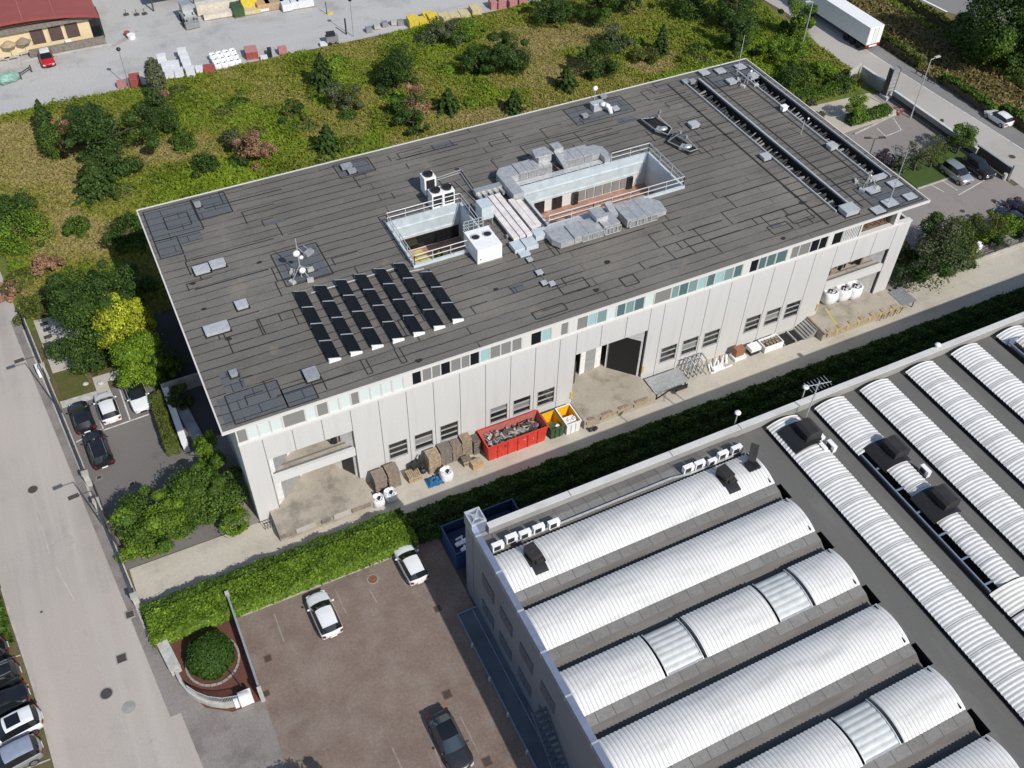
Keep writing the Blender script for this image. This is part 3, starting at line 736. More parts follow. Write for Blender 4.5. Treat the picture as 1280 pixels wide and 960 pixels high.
b.box(62.5, 66.7, 3.0, 3.1, 10.2, 12.5); b.box(62.5, 66.7, 1.5, 3.0, 10.12, 10.18); b.box(66.6, 66.74, 1.56, 3.0, 10.2, 12.5)
b.cur = 1
for k in range(5): b.bar((62.8 + k * .8, 1.9, 10.2), (63.3 + k * .8, 2.4, 12.3), .09); b.bar((63.4 + k * .75, 1.8, 10.2), (62.9 + k * .75, 2.2, 12.0), .08)
b.build('loft_opening', ['void_brown', 'rust'], W)
# ground floor windows, glazing bars and glass
for k, (a, c) in enumerate(WX):
    f = MB()
    for x in (a, c): f.box(x - .03, x + .03, .975, 1.2, 1.96, 4.1)
    for z in (2.0, 4.06): f.box(a + .03, c - .03, .975, 1.2, z - .03, z + .03)
    for z in (2.66, 3.36): f.box(a + .05, c - .05, 1.04, 1.16, z - .045, z + .045)
    o = f.build('window', 'window_frame', W)
    p = MB(); z = 0
    for zz in ((2.0, 2.66), (2.66, 3.36), (3.36, 4.06)):
        p.cur = [0, 0, 1][(k + z) % 3] if k in (1, 3, 4, 7, 10) else 0
        p.box(a + .04, c - .04, 1.11, 1.13, zz[0], zz[1]); z += 1
    p.build('pane', ['glass_dark', 'glass_grey'], o)
# loading bays: floors, splayed inner walls, upper floors with their edge beams
def bay(x0, x1, dk0, dk1, splay, beam):
    b = MB()
    b.box(dk0, dk1, -1.75, 1.0, .0, 1.0); b.box(x0, x1, 1.0, 8.0, .0, 1.0)
    b.build('loading_dock', 'dock_concrete', W)
    for (p, q) in splay:
        b = MB(); d = Vector((q[0] - p[0], q[1] - p[1], 0)).normalized(); n = Vector((-d.y, d.x, 0)) * .06
        b.obox(((p[0] + q[0]) / 2, (p[1] + q[1]) / 2, 4.2 if beam else 4.15), (Vector((q[0] - p[0], q[1] - p[1], 0)) / 2), n, (0, 0, 3.2))
        b.build('bay_wall', 'white_inside', W)
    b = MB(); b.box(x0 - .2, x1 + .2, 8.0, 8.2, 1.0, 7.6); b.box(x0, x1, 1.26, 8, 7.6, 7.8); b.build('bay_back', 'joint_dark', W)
    if beam:
        b = MB(); b.box(x0, x1, 1.02, 1.3, 4.15, 5.06); b.box(x0, x1, 1.3, 1.5, 4.6, 5.0)
        b.build('edge_beam', 'panel_trim', W)
        b = MB(); b.box(x0, x1, 1.5, 8, 4.7, 4.98); b.build('upper_floor', 'dock_concrete', W)
        b = MB(); b.box(x0, x1, 1.34, 1.44, 5.0, 5.10); b.box(x0, x1, 1.95, 2.05, 4.98, 5.06); b.build('floor_rail', 'joint_dark', W)
bay(2.9, 10.05, 2.0, 10.4, [((2.9, 1.3), (7.2, 4.9)), ((10.05, 1.3), (8.5, 3.7))], True)
bay(31.15, 38.65, 31.0, 38.75, [((38.6, 1.3), (36.3, 3.75)), ((33.5, 3.9), (35.9, 4.1)), ((31.15, 1.3), (31.3, 2.4))], False)
bay(59.95, 67.35, 58.7, 69.3, [((67.3, 1.3), (66.2, 3.0)), ((59.95, 1.3), (60.3, 2.2))], True)
# dark doors and shutters inside the bays, and one shaded opening painted black
def door(p, q, z0, z1, mat, off=.09):
    d = Vector((q[0] - p[0], q[1] - p[1], 0)); n = Vector((d.y, -d.x, 0)).normalized() * off; n = n if n.y < 0 else -n
    b = MB(); c = (p[0] + d.x / 2 + n.x, p[1] + d.y / 2 + n.y, (z0 + z1) / 2)
    b.obox(c, d / 2, n.normalized() * .03, (0, 0, (z1 - z0) / 2)); return b.build('bay_door_or_shade', mat, W)
door((38.5, 1.45), (36.45, 3.6), 1.02, 5.6, 'black_rubber_or_shade')  # black slab paints the shaded interior seen through an open door
door((9.95, 1.55), (9.2, 2.7), 1.02, 3.6, 'dark_metal')
door((34.1, 3.95), (35.2, 4.05), 1.02, 4.2, 'galvanised')
door((31.7, 2.6), (32.6, 3.3), 1.02, 3.8, 'dark_metal')
door((3.5, 1.8), (5.4, 3.4), 1.02, 3.4, 'galvanised')
door((3.3, 1.62), (4.6, 2.72), 5.0, 6.6, 'galvanised')
b = MB(); b.box(61.6, 63.4, 3.4, 3.5, 1.0, 4.4); b.build('bay_partition', 'glass_grey', W)
b = MB(); b.box(63.6, 66.4, 3.6, 3.7, 1.0, 4.0); b.build('bay_partition', 'glass_grey', W)
b = MB()
for z, s in ((.62, 1),):
    for x0, x1, m in ((2.1, 3.0, 0), (3.4, 5.1, 1), (5.6, 6.4, 2), (6.7, 8.2, 1), (8.3, 10.0, 0)): b.cur = m; b.box(x0, x1, -1.9, -1.752, .55, .97)
b.build('dock_bumper', ['timber_old', 'pad_concrete', 'timber_grey'], W)
b = MB()
for x0, x1 in ((31.2, 32.4), (32.7, 34.3), (34.5, 36.0), (36.3, 38.2)): b.cur = 0; b.box(x0, x1, -1.88, -1.752, .62, .99); b.cur = 1; b.box(x0 + .2, x1 - .3, -1.75, -1.5, 1.002, 1.09)
b.build('dock_bumper', ['timber', 'timber_old'], W)
b = MB()
for k in range(7): b.box(59.2 + k * 1.42, 60.2 + k * 1.42, -1.9, -1.752, .5, .95); b.box(59.3 + k * 1.42, 60.0 + k * 1.42, -1.7, -1.35, 1.002, 1.1)
for k in range(7): b.cur = 1; b.box(60.24 + k * 1.42, 60.56 + k * 1.42, -1.93, -1.752, .55, .99)
b.cur = 1; b.face([(60.6, -1.7, 1.006), (60.85, -1.7, 1.006), (61.5, 1.3, 1.006), (61.3, 1.3, 1.006)])
b.build('dock_bumper', ['timber', 'yellow_paint'], W)
b = MB()
for x in (31.0, 38.8, 59.75): b.box(x - .12, x + .12, .93, .998, 1.6, 2.5)
b.build('corner_guard', 'yellow_paint', W)
b = MB()                       # steps beside the third dock, and a plate at its far end
for k in range(6): b.box(57.2 + k * .28, 57.48 + k * .28, -.9, .9, .0, .16 * (k + 1))
b.build('steps', 'concrete_grey', W)
b = MB(); b.box(58.72, 58.9, -1.9, 1.0, .99, 1.12); b.build('dock_kerb', 'timber_old', W)
b = MB()
for k in range(4): b.bar((1.2 + .22 * k, -.05, .12), (1.2 + .22 * k, -.05, .95), .05)
b.bar((1.1, -.05, .95), (2.0, -.05, .95), .06); b.build('handrail', 'dark_metal', W)
# roof courtyards
def court(x0, x1, y0, y1, zf, band):
    b = MB()
    b.box(x0 - .25, x1 + .25, y1, y1 + .22, band, HR + .28); b.box(x0 - .25, x1 + .25, y0 - .22, y0, band, HR + .28)
    b.box(x0 - .22, x0, y0, y1, band, HR + .28); b.box(x1, x1 + .22, y0, y1, band, HR + .28)
    b.box(x0, x1, y1 - .10, y1, HR - .75, HR - .6); b.box(x0, x1, y1 - .08, y1, band + .02, band + .15)
    b.build('court_cladding', 'blue_metal', W)
    b = MB()
    b.box(x0 - .2, x1 + .2, y1 + .02, y1 + .2, zf, band); b.box(x0 - .2, x1 + .2, y0 - .2, y0 - .02, zf, band)
    b.box(x0 - .2, x0 - .02, y0, y1, zf, band); b.box(x1 + .02, x1 + .2, y0, y1, zf, band)
    b.build('court_walls', 'panel_trim', W)
    b = MB(); b.box(x0 - .2, x1 + .2, y0 - .2, y1 + .2, zf - .2, zf); b.build('court_floor', 'terracotta', W)
court(33.9, 48.5, 12.0, 18.2, 9.6, 11.1)
court(20.5, 27.7, 11.9, 18.4, 9.3, 11.05)
for k in range(6):
    x = 41.0 + k * 1.0; b = MB(); b.box(x - .42, x + .42, 18.12, 18.17, 9.75, 10.95); b.build('court_window', 'glass_grey', W)
for x in (36.2, 38.2): b = MB(); b.box(x - .55, x + .55, 18.1, 18.16, 9.62, 11.0); b.build('court_window', 'glass_dark', W)
for x in (40.2, 46.6): b = MB(); b.box(x - .3, x + .3, 17.9, 18.16, 9.62, 11.0); b.build('court_door', 'glass_dark', W)
b = MB(); b.box(21.2, 27.5, 18.33, 18.39, 9.5, 10.9); b.build('court_glazing', 'glass_dark', W)
# long roof light trenches
for (x0, x1, y0, y1), wide in ((HOLES[2], .08), (HOLES[3], .0)):
    b = MB(); b.box(x0 - .1, x1 + .1, y0 - .1, y1 + .1, HR - .8, HR - .7)
    for s in (x0 - .08, x1): b.box(s, s + .08, y0, y1, HR - .7, HR + .05)
    for s in (y0 - .08, y1): b.box(x0, x1, s, s + .08, HR - .7, HR + .05)
    b.cur = 1
    rr = random.Random(9)
    for k in range(int((y1 - y0) / .42)):
        y = y0 + .2 + k * .42; b.bar((x0 + rr.uniform(.1, .6), y, HR - .6), (x1 - rr.uniform(.1, .6), y + rr.uniform(-.3, .3), HR - rr.uniform(.1, .5)), rr.uniform(.06, .16)); b.cur = rr.choice((1, 1, 2))  # paler bars added for the glints in the dark trench
    b.build('light_trench', ['seam', 'scrap_dark', 'scrap'], W)
    b = MB(); b.box(x0 - .2, x0 - .08, y0 - .2, y1 + .2, HR + .02, HR + .2); b.build('trench_flashing', 'rail_metal', W)
    b = MB(); b.box(x1 + .08, x1 + .2 + wide, y0 - .2, y1 + .2, HR + .02, HR + .22); b.build('trench_flashing', 'rail_metal', W)
# hatches, vent boxes and roof curbs: all fixed to the roof
def hatch(px, py, lx, ly, h, mat='galvanised', cap=True):
    x, y = at(px, py, HR + h * .6)
    b = MB(); b.box(x - lx / 2, x + lx / 2, y - ly / 2, y + ly / 2, HR + .01, HR + h)
    if cap: b.box(x - lx / 2 - .06, x + lx / 2 + .06, y - ly / 2 - .06, y + ly / 2 + .06, HR + h, HR + h + .07)
    o = b.build('roof_hatch', mat, W)
    b = MB(); b.box(x - lx / 2 - .16, x + lx / 2 + .16, y - ly / 2 - .16, y + ly / 2 + .16, HR + .003, HR + .03); b.build('upstand', 'seam', o)
for a in ((271, 411, 1.9, 1.0, .28, 'rail_metal'), (302, 381, .9, .8, .3, 'rail_metal'), (252, 337, 1.25, .85, .3, 'rail_metal'), (272, 330, 1.2, .85, .3, 'rail_metal'), (247, 256, .5, .5, .25), (433, 208, 1.0, .6, .3), (440, 214, .7, .5, .25), (389, 468, 1.0, 1.1, .35), (292, 467, .5, .5, .3), (867, 156, .95, .8, .35, 'rail_metal'), (957, 196, .9, .8, .35, 'rail_metal'), (880, 91, .95, .9, .15, 'rail_metal'), (900, 89, 1.0, .9, .15, 'rail_metal'), (925, 84, 1.0, .9, .15, 'rail_metal'), (914, 102, .9, .9, .25, 'rail_metal'), (941, 95, 1.0, .8, .3, 'rail_metal'), (980, 135, .6, .5, .5, 'white_paint'), (1040, 183, .9, .8, .4, 'rail_metal'), (1090, 238, 1.2, .9, .12, 'rail_metal'), (1112, 254, 1.3, 1.0, .12, 'rail_metal'), (1137, 246, 1.1, .8, .12, 'rail_metal'), (1118, 230, 1.2, .9, .12, 'rail_metal'), (1097, 263, 1.1, .9, .1, 'rail_metal'), (1061, 262, 1.5, 1.2, .5, 'rail_metal'), (1098, 222, 1.6, .5, .25, 'rail_metal'), (652, 313, .35, .35, .12), (662, 325, .4, .4, .12, 'rail_metal'), (674, 341, .5, .45, .15, 'rail_metal'), (680, 354, .4, .4, .15, 'rail_metal'), (690, 355, .4, .4, .15, 'rail_metal'), (731, 145, .55, .5, .25), (769, 136, .65, .6, .2, 'rail_metal'), (754, 121, .6, .5, .25), (865, 102, .6, .5, .3), (857, 102, .7, .6, .2)):
    hatch(*a)
# bent ventilation pipe on its box
x, y = at(748, 132, HR + .5)
b = MB(); b.box(x - .7, x + .6, y - .3, y + .5, HR + .01, HR + .75); b.box(x - .8, x + .7, y - .1, y + .6, HR + .75, HR + .82)
b.build('vent_box', 'rail_metal', W)
b = MB(); P = [(x + .1, y - .2, HR + .7), (x + .5, y - .6, HR + .85), (x + .75, y - 1.0, HR + .7), (x + .85, y - 1.3, HR + .05)]
for p, q in zip(P, P[1:]): b.tube(p, q, .24, n=10)
b.build('vent_pipe', 'white_paint', W, True)
# guard rails round the courtyards
def railing(pts, h=1.05, post=1.9, mat='rail_metal', z=HR + .28, mid=True, top_r=.045):
    b = MB()
    for p, q in zip(pts, pts[1:]):
        p, q = Vector((*p, z)), Vector((*q, z)); n = max(1, round((q - p).length / post))
        for k in range(n + 1):
            c = p.lerp(q, k / n); b.bar(c, c + Vector((0, 0, h)), .06)
        for f in ((1.0, .5) if mid else (1.0,)): b.tube(p + Vector((0, 0, h * f)), q + Vector((0, 0, h * f)), top_r, n=6)
    return b.build('guard_rail', mat, W)
railing([(48.6, 11.9), (38.5, 11.9)]); railing([(38.5, 11.9), (33.8, 11.9)]); railing([(48.6, 18.3), (48.6, 11.9)]); railing([(44.2, 18.3), (48.6, 18.3)])
railing([(20.4, 11.8), (25.6, 11.8)]); railing([(20.4, 18.5), (20.4, 11.8)]); railing([(20.4, 18.5), (27.8, 18.5)]); railing([(27.8, 18.5), (27.8, 14.4)])
# ------------------------------------------------------------ the factory with barrel vaulted roof lights (foreground)
tiled('beam_slab', (.225, .218, .206), (.19, .184, .174), (.055, .053, .05), 1.28, 60.0, .022, .0, .85, 0, 1.0, (.115, .108, .10))
tiled('beam_slab_y', (.165, .16, .15), (.15, .145, .137), (.09, .087, .082), 2.4, 60.0, .02, .0, .85, 0, 1.0, (.11, .105, .098), swap=True)
dirty('beam_low', (.135, .128, .118), (.07, .064, .058), .9, 0, (.15, 1, 1), .8, .4, .7, 1.2)
dirty('flat_roof', (.118, .115, .108), (.195, .188, .175), .9, 0, (.5, .12, 1), .6, .5, .75, 1.0)
dirty('vault_sheet', (.71, .70, .68), (.38, .38, .365), .75, 0, (.25, .9, 1), .7, .48, .78, 1.1, groove=('X', .30, .055))
dirty('vault_sheet_right', (.70, .69, .67), (.42, .415, .395), .75, 0, (1.0, .3, 1), .6, .45, .78, 1.1, groove=('Y', .32, .055))
dirty('vault_beige', (.72, .70, .65), (.5, .47, .4), .5, 0, (1, .3, 1), .5)
simple('skylight_sheet', (.54, .555, .545), .3, 0, .15, 2)
dirty('cladding_dark', (.25, .275, .32), (.19, .20, .23), .5, .25, (1, .3, .3), .6, .4, .7, 1, groove=('Z', .36, 0))
simple('coping_sky_tint', (.30, .34, .45), .35, .5, .15, 1.2)  # blue of the reflected sky put into the metal colour
simple('walk_blue', (.085, .11, .135), .6, .0, .25, .8)
dirty('coping_stone', (.56, .55, .53), (.36, .35, .33), .8, 0, (.5, 1, 1), .6)
dirty('parapet_face', (.30, .295, .28), (.20, .195, .185), .85, 0, (.6, 1, .3), .7)
simple('pane_dull', (.13, .15, .185), .35, .2)
F = thing('factory', 'foreground factory roofed with rows of white corrugated barrel vaults', 'building', (45, -40, 0))
ZE = 9.45; YB = [-16.4, -21.3, -26.35, -31.4, -36.6, -41.8, -46.9]; VW = 3.2
X0, X1 = 14.55, 37.0
YEND = -62.0
XR = [39.9, 44.75, 49.5, 54.5, 59.65, 65.0, 70.2]; RW = 3.0; RY0 = -14.75
# body walls
b = MB(); b.box(14.12, 14.4, YEND, -13.95, 0, 9.35); b.build('west_wall', 'cladding_dark', F)
b = MB(); b.box(14.4, 90, -14.25, -13.95, 0, 9.2); b.build('front_wall', 'concrete_grey', F)
b = MB(); b.box(14.06, 14.52, YEND, -13.9, 9.36, 9.98); b.cur = 1
for k in range(13): b.box(14.05, 14.53, -14.6 - k * 3.4, -14.48 - k * 3.4, 9.37, 10.0)
b.build('coping', ['coping_sky_tint', 'rail_metal'], F)
b = MB(); b.box(14.11, 15.2, -13.9, -12.6, 0.0, 9.2); b.build('corner_pier', 'cladding_dark', F)
b = MB(); b.box(14.05, 15.25, -13.9, -12.55, 9.2, 10.4); b.box(14.2, 15.1, -13.75, -12.7, 10.4, 10.42)
b.cur = 1
for s in ((14.05, 14.17, -13.9, -12.55), (15.13, 15.25, -13.9, -12.55), (14.17, 15.13, -12.67, -12.55), (14.17, 15.13, -13.9, -13.78)): b.box(*s, 10.4, 10.5)
b.bar((14.1, -13.85, 10.47), (15.2, -12.6, 10.47), .1); b.bar((15.2, -13.85, 10.46), (14.1, -12.6, 10.46), .1); b.box(14.42, 14.88, -13.45, -13.0, 10.42, 10.49)
b.build('corner_tower', ['coping_sky_tint', 'rail_metal'], F)
b = MB(); b.box(15.25, 90, -14.28, -13.88, 9.2, 9.97); b.build('parapet', 'parapet_face', F)
b = MB(); b.box(15.25, 90, -14.36, -13.82, 9.975, 10.06)
b.cur = 1
for x in (22.0, 31.0, 37.5): b.box(x, x + .06, -14.37, -13.81, 10.0, 10.07)
b.build('parapet_coping', ['coping_stone', 'joint_dark'], F)
# slab band and beams between the vaults of the west half
b = MB()
b.face([(X0, -15.05, 9.45), (X0, -14.3, 9.25), (X1, -14.3, 9.25), (X1, -15.05, 9.45)][::-1])
b.face([(X0, -15.05, 9.45), (X1, -15.05, 9.45), (X1, -15.8, 9.42), (X0, -15.8, 9.42)][::-1])
for y in YB: b.face([(X0, y - VW, ZE - .02), (X0, y - VW - .78, ZE - .16), (X1, y - VW - .78, ZE - .16), (X1, y - VW, ZE - .02)])
b.build('beam_slab', 'beam_slab', F)
b = MB()
b.face([(X0, -15.8, 9.42), (X0, -16.1, 8.95), (X1, -16.1, 8.95), (X1, -15.8, 9.42)]); b.face([(X0, -16.1, 8.95), (X0, -16.42, 8.95), (X1, -16.42, 8.95), (X1, -16.1, 8.95)])
b.face([(X0, -16.42, 8.95), (X0, -16.42, ZE), (X1, -16.42, ZE), (X1, -16.42, 8.95)])
for y, yn in zip(YB, YB[1:] + [-51.95]):
    a = y - VW - .78
    b.face([(X0, a, ZE - .16), (X0, a - .5, ZE - .55), (X1, a - .5, ZE - .55), (X1, a, ZE - .16)])
    b.face([(X0, a - .5, ZE - .55), (X0, yn - .02, ZE - .62), (X1, yn - .02, ZE - .62), (X1, a - .5, ZE - .55)])
    b.face([(X0, yn - .02, ZE - .62), (X0, yn - .02, ZE + .02), (X1, yn - .02, ZE + .02), (X1, yn - .02, ZE - .62)])
    b.face([(X1, y - VW, ZE - .02), (X1, a, ZE - .16), (X1, a - .5, ZE - .55), (X1, yn - .02, ZE - .62), (X1, yn - .02, 7.6), (X1, y - VW, 7.6)])
b.build('roof_beam', 'beam_low', F)
# flat gutters
HL = [(X1 + .004, X1 + .62, yn + .15, y - VW - .1) for y, yn in zip(YB, YB[1:])]
b = MB()
for a, c, d, e in cells(X1 + .004, XR[0] - .06, YEND, -14.3, HL): b.face([(a, d, 9.08), (c, d, 9.08), (c, e, 9.08), (a, e, 9.08)])
for x, xn in zip(XR, XR[1:]): b.face([(x + RW, YEND, 9.08), (xn - .05, YEND, 9.08), (xn - .05, -14.28, 9.08), (x + RW, -14.28, 9.08)])
b.face([(XR[-1] + RW, YEND, 9.08), (90, YEND, 9.08), (90, -14.28, 9.08), (XR[-1] + RW, -14.28, 9.08)])
for x in XR: b.face([(x - .06, RY0 + .02, 9.08), (x + RW + .02, RY0 + .02, 9.08), (x + RW + .02, -14.28, 9.08), (x - .06, -14.28, 9.08)])
b.build('flat_roof', 'flat_roof', F)
b = MB()
for a, c, d, e in HL:
    b.box(a, c, d, e, 7.6, 7.7); b.box(c, c + .05, d, e, 7.7, 9.07)
for x in XR: b.box(x + .03, x + .08, YEND, RY0, 9.0, ZE); b.box(x + RW - .08, x + RW - .03, YEND, RY0, 9.0, ZE); b.box(x - .05, x + .03, YEND, RY0, 9.02, 9.10)
for y in YB: b.box(X1 - .4, X1 - .35, y - VW + .05, y - .05, 9.0, ZE + .3)
b.build('gutter_recess', 'black_rubber_or_shade', F)  # black stands in for the shade inside the gaps and drops
# corrugated vaults
RISE = .45
def arc(u, w, rise):
    R_ = (w * w / 4 + rise * rise) / (2 * rise); x = (u - .5) * w
    return x, math.sqrt(max(0, R_ * R_ - x * x)) - (R_ - rise)
def vault_along_x(x0, x1, yb, mat, name='vault_roof', dz=0.0, w=VW):
    rings = []; n = max(2, int((x1 - x0) / .075))
    for i in range(n + 1):
        x = x0 + (x1 - x0) * i / n; o = .032 * math.cos(2 * PI * x / .30)
        rings.append([(x, yb - w / 2 - a * (1 + o * .3), ZE + .03 + dz + z + o) for a, z in [arc(k / 14, w + .16, RISE) for k in range(15)]])
    b = MB(); b.loft(rings, closed=False)
    e0 = [p for p in rings[0]]; e1 = [p for p in rings[-1]]
    b.face([(e1[0][0] - .02, e1[0][1], ZE - .3)] + [(p[0] - .02, p[1], p[2] - .02) for p in e1] + [(e1[-1][0] - .02, e1[-1][1], ZE - .3)])
    b.face(([(e0[0][0] + .02, e0[0][1], ZE - .3)] + [(p[0] + .02, p[1], p[2] - .02) for p in e0] + [(e0[-1][0] + .02, e0[-1][1], ZE - .3)])[::-1])
    return b.build(name, mat, F, True)
def vault_along_y(y0, y1, xl, w, mat, joints=True):
    n = max(2, int(abs(y0 - y1) / .075)); rings = []
    for i in range(n + 1):
        y = y0 + (y1 - y0) * i / n; o = .034 * math.cos(2 * PI * y / .32)
        rings.append([(xl + w / 2 + a, y, ZE + z + o) for a, z in [arc(k / 14, w + .1, .42) for k in range(15)]])
    b = MB(); b.loft(rings, closed=False)
    e = rings[0]
    b.face([(e[0][0], e[0][1] - .02, ZE - .3)] + [(p[0], p[1] - .02, p[2] - .02) for p in e] + [(e[-1][0], e[-1][1] - .02, ZE - .3)])
    if joints:
        y = y0 - 2.3; b.cur = 1
        while y > y1:
            P = [(xl + w / 2 + a, y, ZE + z + .045) for a, z in [arc(k / 14, w + .06, .42) for k in range(15)]]
            for p, q in zip(P, P[1:]): b.face([(p[0], p[1] - .03, p[2]), (p[0], p[1] + .03, p[2]), (q[0], q[1] + .03, q[2]), (q[0], q[1] - .03, q[2])])
            y -= 2.24
    return b.build('vault_roof', [mat, 'vault_joint'], F, True)
simple('vault_joint', (.33, .33, .32), .7)
def skylight(x0, x1, yb):
    b = MB(); nx = 12; rings = []
    for k in range(43):
        u = k / 42; a, z = arc(u, VW, RISE * .88); o = .05 * abs(math.sin(u * PI * 7))
        rings.append([(x0 + (x1 - x0) * i / nx, yb - VW / 2 - a, ZE + z + o - .02) for i in range(nx + 1)])
    b.loft(rings, closed=False); o = b.build('skylight', 'skylight_sheet', F, True)
    b = MB()
    for x in (x0, x1):
        P = [(x, yb - VW / 2 - a, ZE + z + .04) for a, z in [arc(k / 14, VW + .1, RISE * .9) for k in range(15)]]
        for p, q in zip(P, P[1:]): b.bar(p, q, .07)
    b.box(x0 + .1, x1 - .05, yb - VW - .05, yb - VW + .5, ZE, ZE + .06)
    b.build('frame', 'rail_metal', o)
for k, y in enumerate(YB):
    if k == 2:
        for a, c in ((X0, 20.75), (24.05, 29.9), (33.1, X1)): vault_along_x(a, c, y, 'vault_sheet')
        skylight(20.95, 23.75, y); skylight(30.1, 32.8, y)
    elif k == 4:
        for a, c in ((X0, 28.6), (31.9, X1)): vault_along_x(a, c, y, 'vault_sheet')
        skylight(28.8, 31.6, y)
    elif k == 5:
        for a, c in ((X0, 25.2), (28.3, X1)): vault_along_x(a, c, y, 'vault_sheet')
        skylight(25.4, 28.0, y)
    else: vault_along_x(X0, X1, y, 'vault_sheet')
for k, x in enumerate(XR):
    if k == 1:
        vault_along_y(RY0, -20.3, x, RW, 'vault_sheet_right')
        vault_along_y(-20.3, -22.4, x + 1.3, RW - 1.3, 'vault_sheet_right', False)
        vault_along_y(-22.4, -25.9, x + 1.0, RW - 1.0, 'vault_sheet_right'); vault_along_y(-27.6, -34.1, x + 1.0, RW - 1.0, 'vault_sheet_right')
        vault_along_y(-34.2, -36.2, x, RW + .25, 'vault_beige', False)
        vault_along_y(-36.3, YEND, x, RW, 'vault_sheet_right')
    elif k == 5:
        vault_along_y(RY0, -16.0, x, RW, 'vault_sheet_right'); vault_along_y(-16.0, YEND, x + 1.1, RW - 1.1, 'vault_sheet_right')
    else: vault_along_y(RY0, YEND, x, RW, 'vault_sheet_right')
b = MB(); b.box(44.8, 46.0, -34.1, -20.5, 8.2, 8.3); b.box(44.72, 44.8, -34.1, -20.4, 8.3, 9.5); b.box(65.1, 66.2, YEND, -16.1, 8.9, 9.0)
b.build('gutter_recess', 'black_rubber_or_shade', F)  # shade of the open gutter painted as black surfaces
b = MB(); b.bar((44.85, -20.4, 9.55), (44.85, -34.1, 9.55), .12)
for k in range(6): b.bar((44.85, -22 - k * 2.3, 9.5), (45.8, -22 - k * 2.3, 9.5), .12)
b.bar((65.1, -16.0, 9.7), (65.1, YEND, 9.7), .14); b.box(65.1, 66.2, -16.0, -15.9, 9.0, 9.95)
b.build('gutter_rail', 'coping_sky_tint', F)
# black smoke outlets straddling the vaults
simple('vent_black', (.013, .013, .014), .55, 0, .3, 3)
simple('vent_hood', (.028, .025, .024), .6, 0, .35, 3)
def vent_small(x, yb, turn=1):
    b = MB()
    for k in range(4, 15):
        a0, z0 = arc(k / 15, VW + .1, RISE); a1, z1 = arc((k + 1) / 15, VW + .1, RISE)
        if k > 12: continue
        b.obox((x, yb - VW / 2 - (a0 + a1) / 2 , ZE + (z0 + z1) / 2 + .10), (.62 if 4 < k < 10 else .5, 0, 0), (0, -(a1 - a0) / 2, (z1 - z0) / 2), (0, 0, .05))
    b.cur = 1
    b.rbox(x - .05, yb - 1.35, ZE + .5, .8, 1.2, .75, .1); b.rbox(x + .1, yb - 1.9, ZE + .5, .55, .5, .35, .1)
    b.build('smoke_vent', ['vent_black', 'vent_hood'], F)
vent_small(17.1, YB[0]); vent_small(33.6, YB[0])
b = MB(); b.rbox(36.1, YB[0] - 1.4, ZE + .45, 1.0, .9, .2); b.cur = 1; b.obox((36.6, YB[0] - .7, ZE + 1.0), (.5, .5, .25), (-.2, .25, 0), (0, 0, .12)); b.build('smoke_vent', ['vent_black', 'vent_hood'], F)
def vent_big(x, y, s=1.0):
    b = MB()
    for k in range(1, 14):
        a0, z0 = arc(k / 15, RW + .1, .5); a1, z1 = arc((k + 1) / 15, RW + .1, .5)
        b.obox((x + (a0 + a1) / 2, y, ZE + (z0 + z1) / 2 + .09), ((a1 - a0) / 2, 0, (z1 - z0) / 2), (0, 1.25 * s, 0), (0, 0, .05))
    b.cur = 1
    prof = [(-.75, .2), (-.75, .95), (-.45, 1.2), (.35, 1.25), (.8, 1.0), (.85, .25)]
    rings = [[(x + .55 + px_ * .95, y + yy, ZE + .2 + pz) for px_, pz in prof] for yy in (-.85 * s, .75 * s)]
    b.loft(rings, cap=True)
    b.cur = 0; b.box(x - .17, x - .15, y - .8 * s, y + .7 * s, ZE + .5, ZE + 1.2)
    b.build('smoke_vent', ['vent_black', 'vent_hood'], F)
vent_big(41.5, -16.9); vent_big(46.6, -21.3, 1.0); vent_big(46.6, -26.7, 1.05)
# raised walkway, stair and windows on the west side
b = MB(); b.box(12.45, 14.1, YEND, -14.6, 0.0, .30); b.cur = 1
b.box(12.38, 12.46, YEND, -14.5, .0, .42); b.box(12.46, 14.1, -14.6, -14.52, .0, .40); b.box(13.62, 13.7, YEND, -14.7, .302, .36)
b.build('walkway', ['walk_blue', 'coping_sky_tint'], F)
b = MB()
for k in range(8): b.box(12.28, 12.44, -17.5 - 3.1 * k, -17.35 - 3.1 * k, .0, .52)
b.build('walkway_clamp', 'rail_metal', F)
b = MB()
for k in range(15): b.box(13.0, 14.06, -26.2 - k * .36, -25.95 - k * .36, 4.3 - k * .26, 4.36 - k * .26)
b.bar((13.0, -25.9, 4.4), (13.0, -31.5, .35), .07, .16); b.bar((14.04, -25.9, 4.4), (14.04, -31.5, .35), .07, .16)
b.build('stair', 'walk_blue', F)
for y in (-16.6, -19.6, -22.8, -26.0):
    for z in (1.6, 5.2):
        b = MB(); b.box(14.08, 14.119, y - 1.0, y + 1.0, z, z + 1.5); o = b.build('window', 'walk_blue', F)
        b = MB(); b.box(14.06, 14.079, y - .9, y - .05, z + .1, z + 1.4); b.box(14.06, 14.079, y + .05, y + .9, z + .1, z + 1.4); b.build('pane', 'pane_dull', o)
# conduits on the roof
b = MB()
P = [(16.6, -16.0, 9.62), (19.4, -15.95, 9.62), (30.0, -15.9, 9.6), (31.5, -16.15, 9.6), (35.6, -16.1, 9.6)]
for p, q in zip(P, P[1:]): b.bar(p, q, .14, .08)
b.build('cable_tray', 'rail_metal', F)

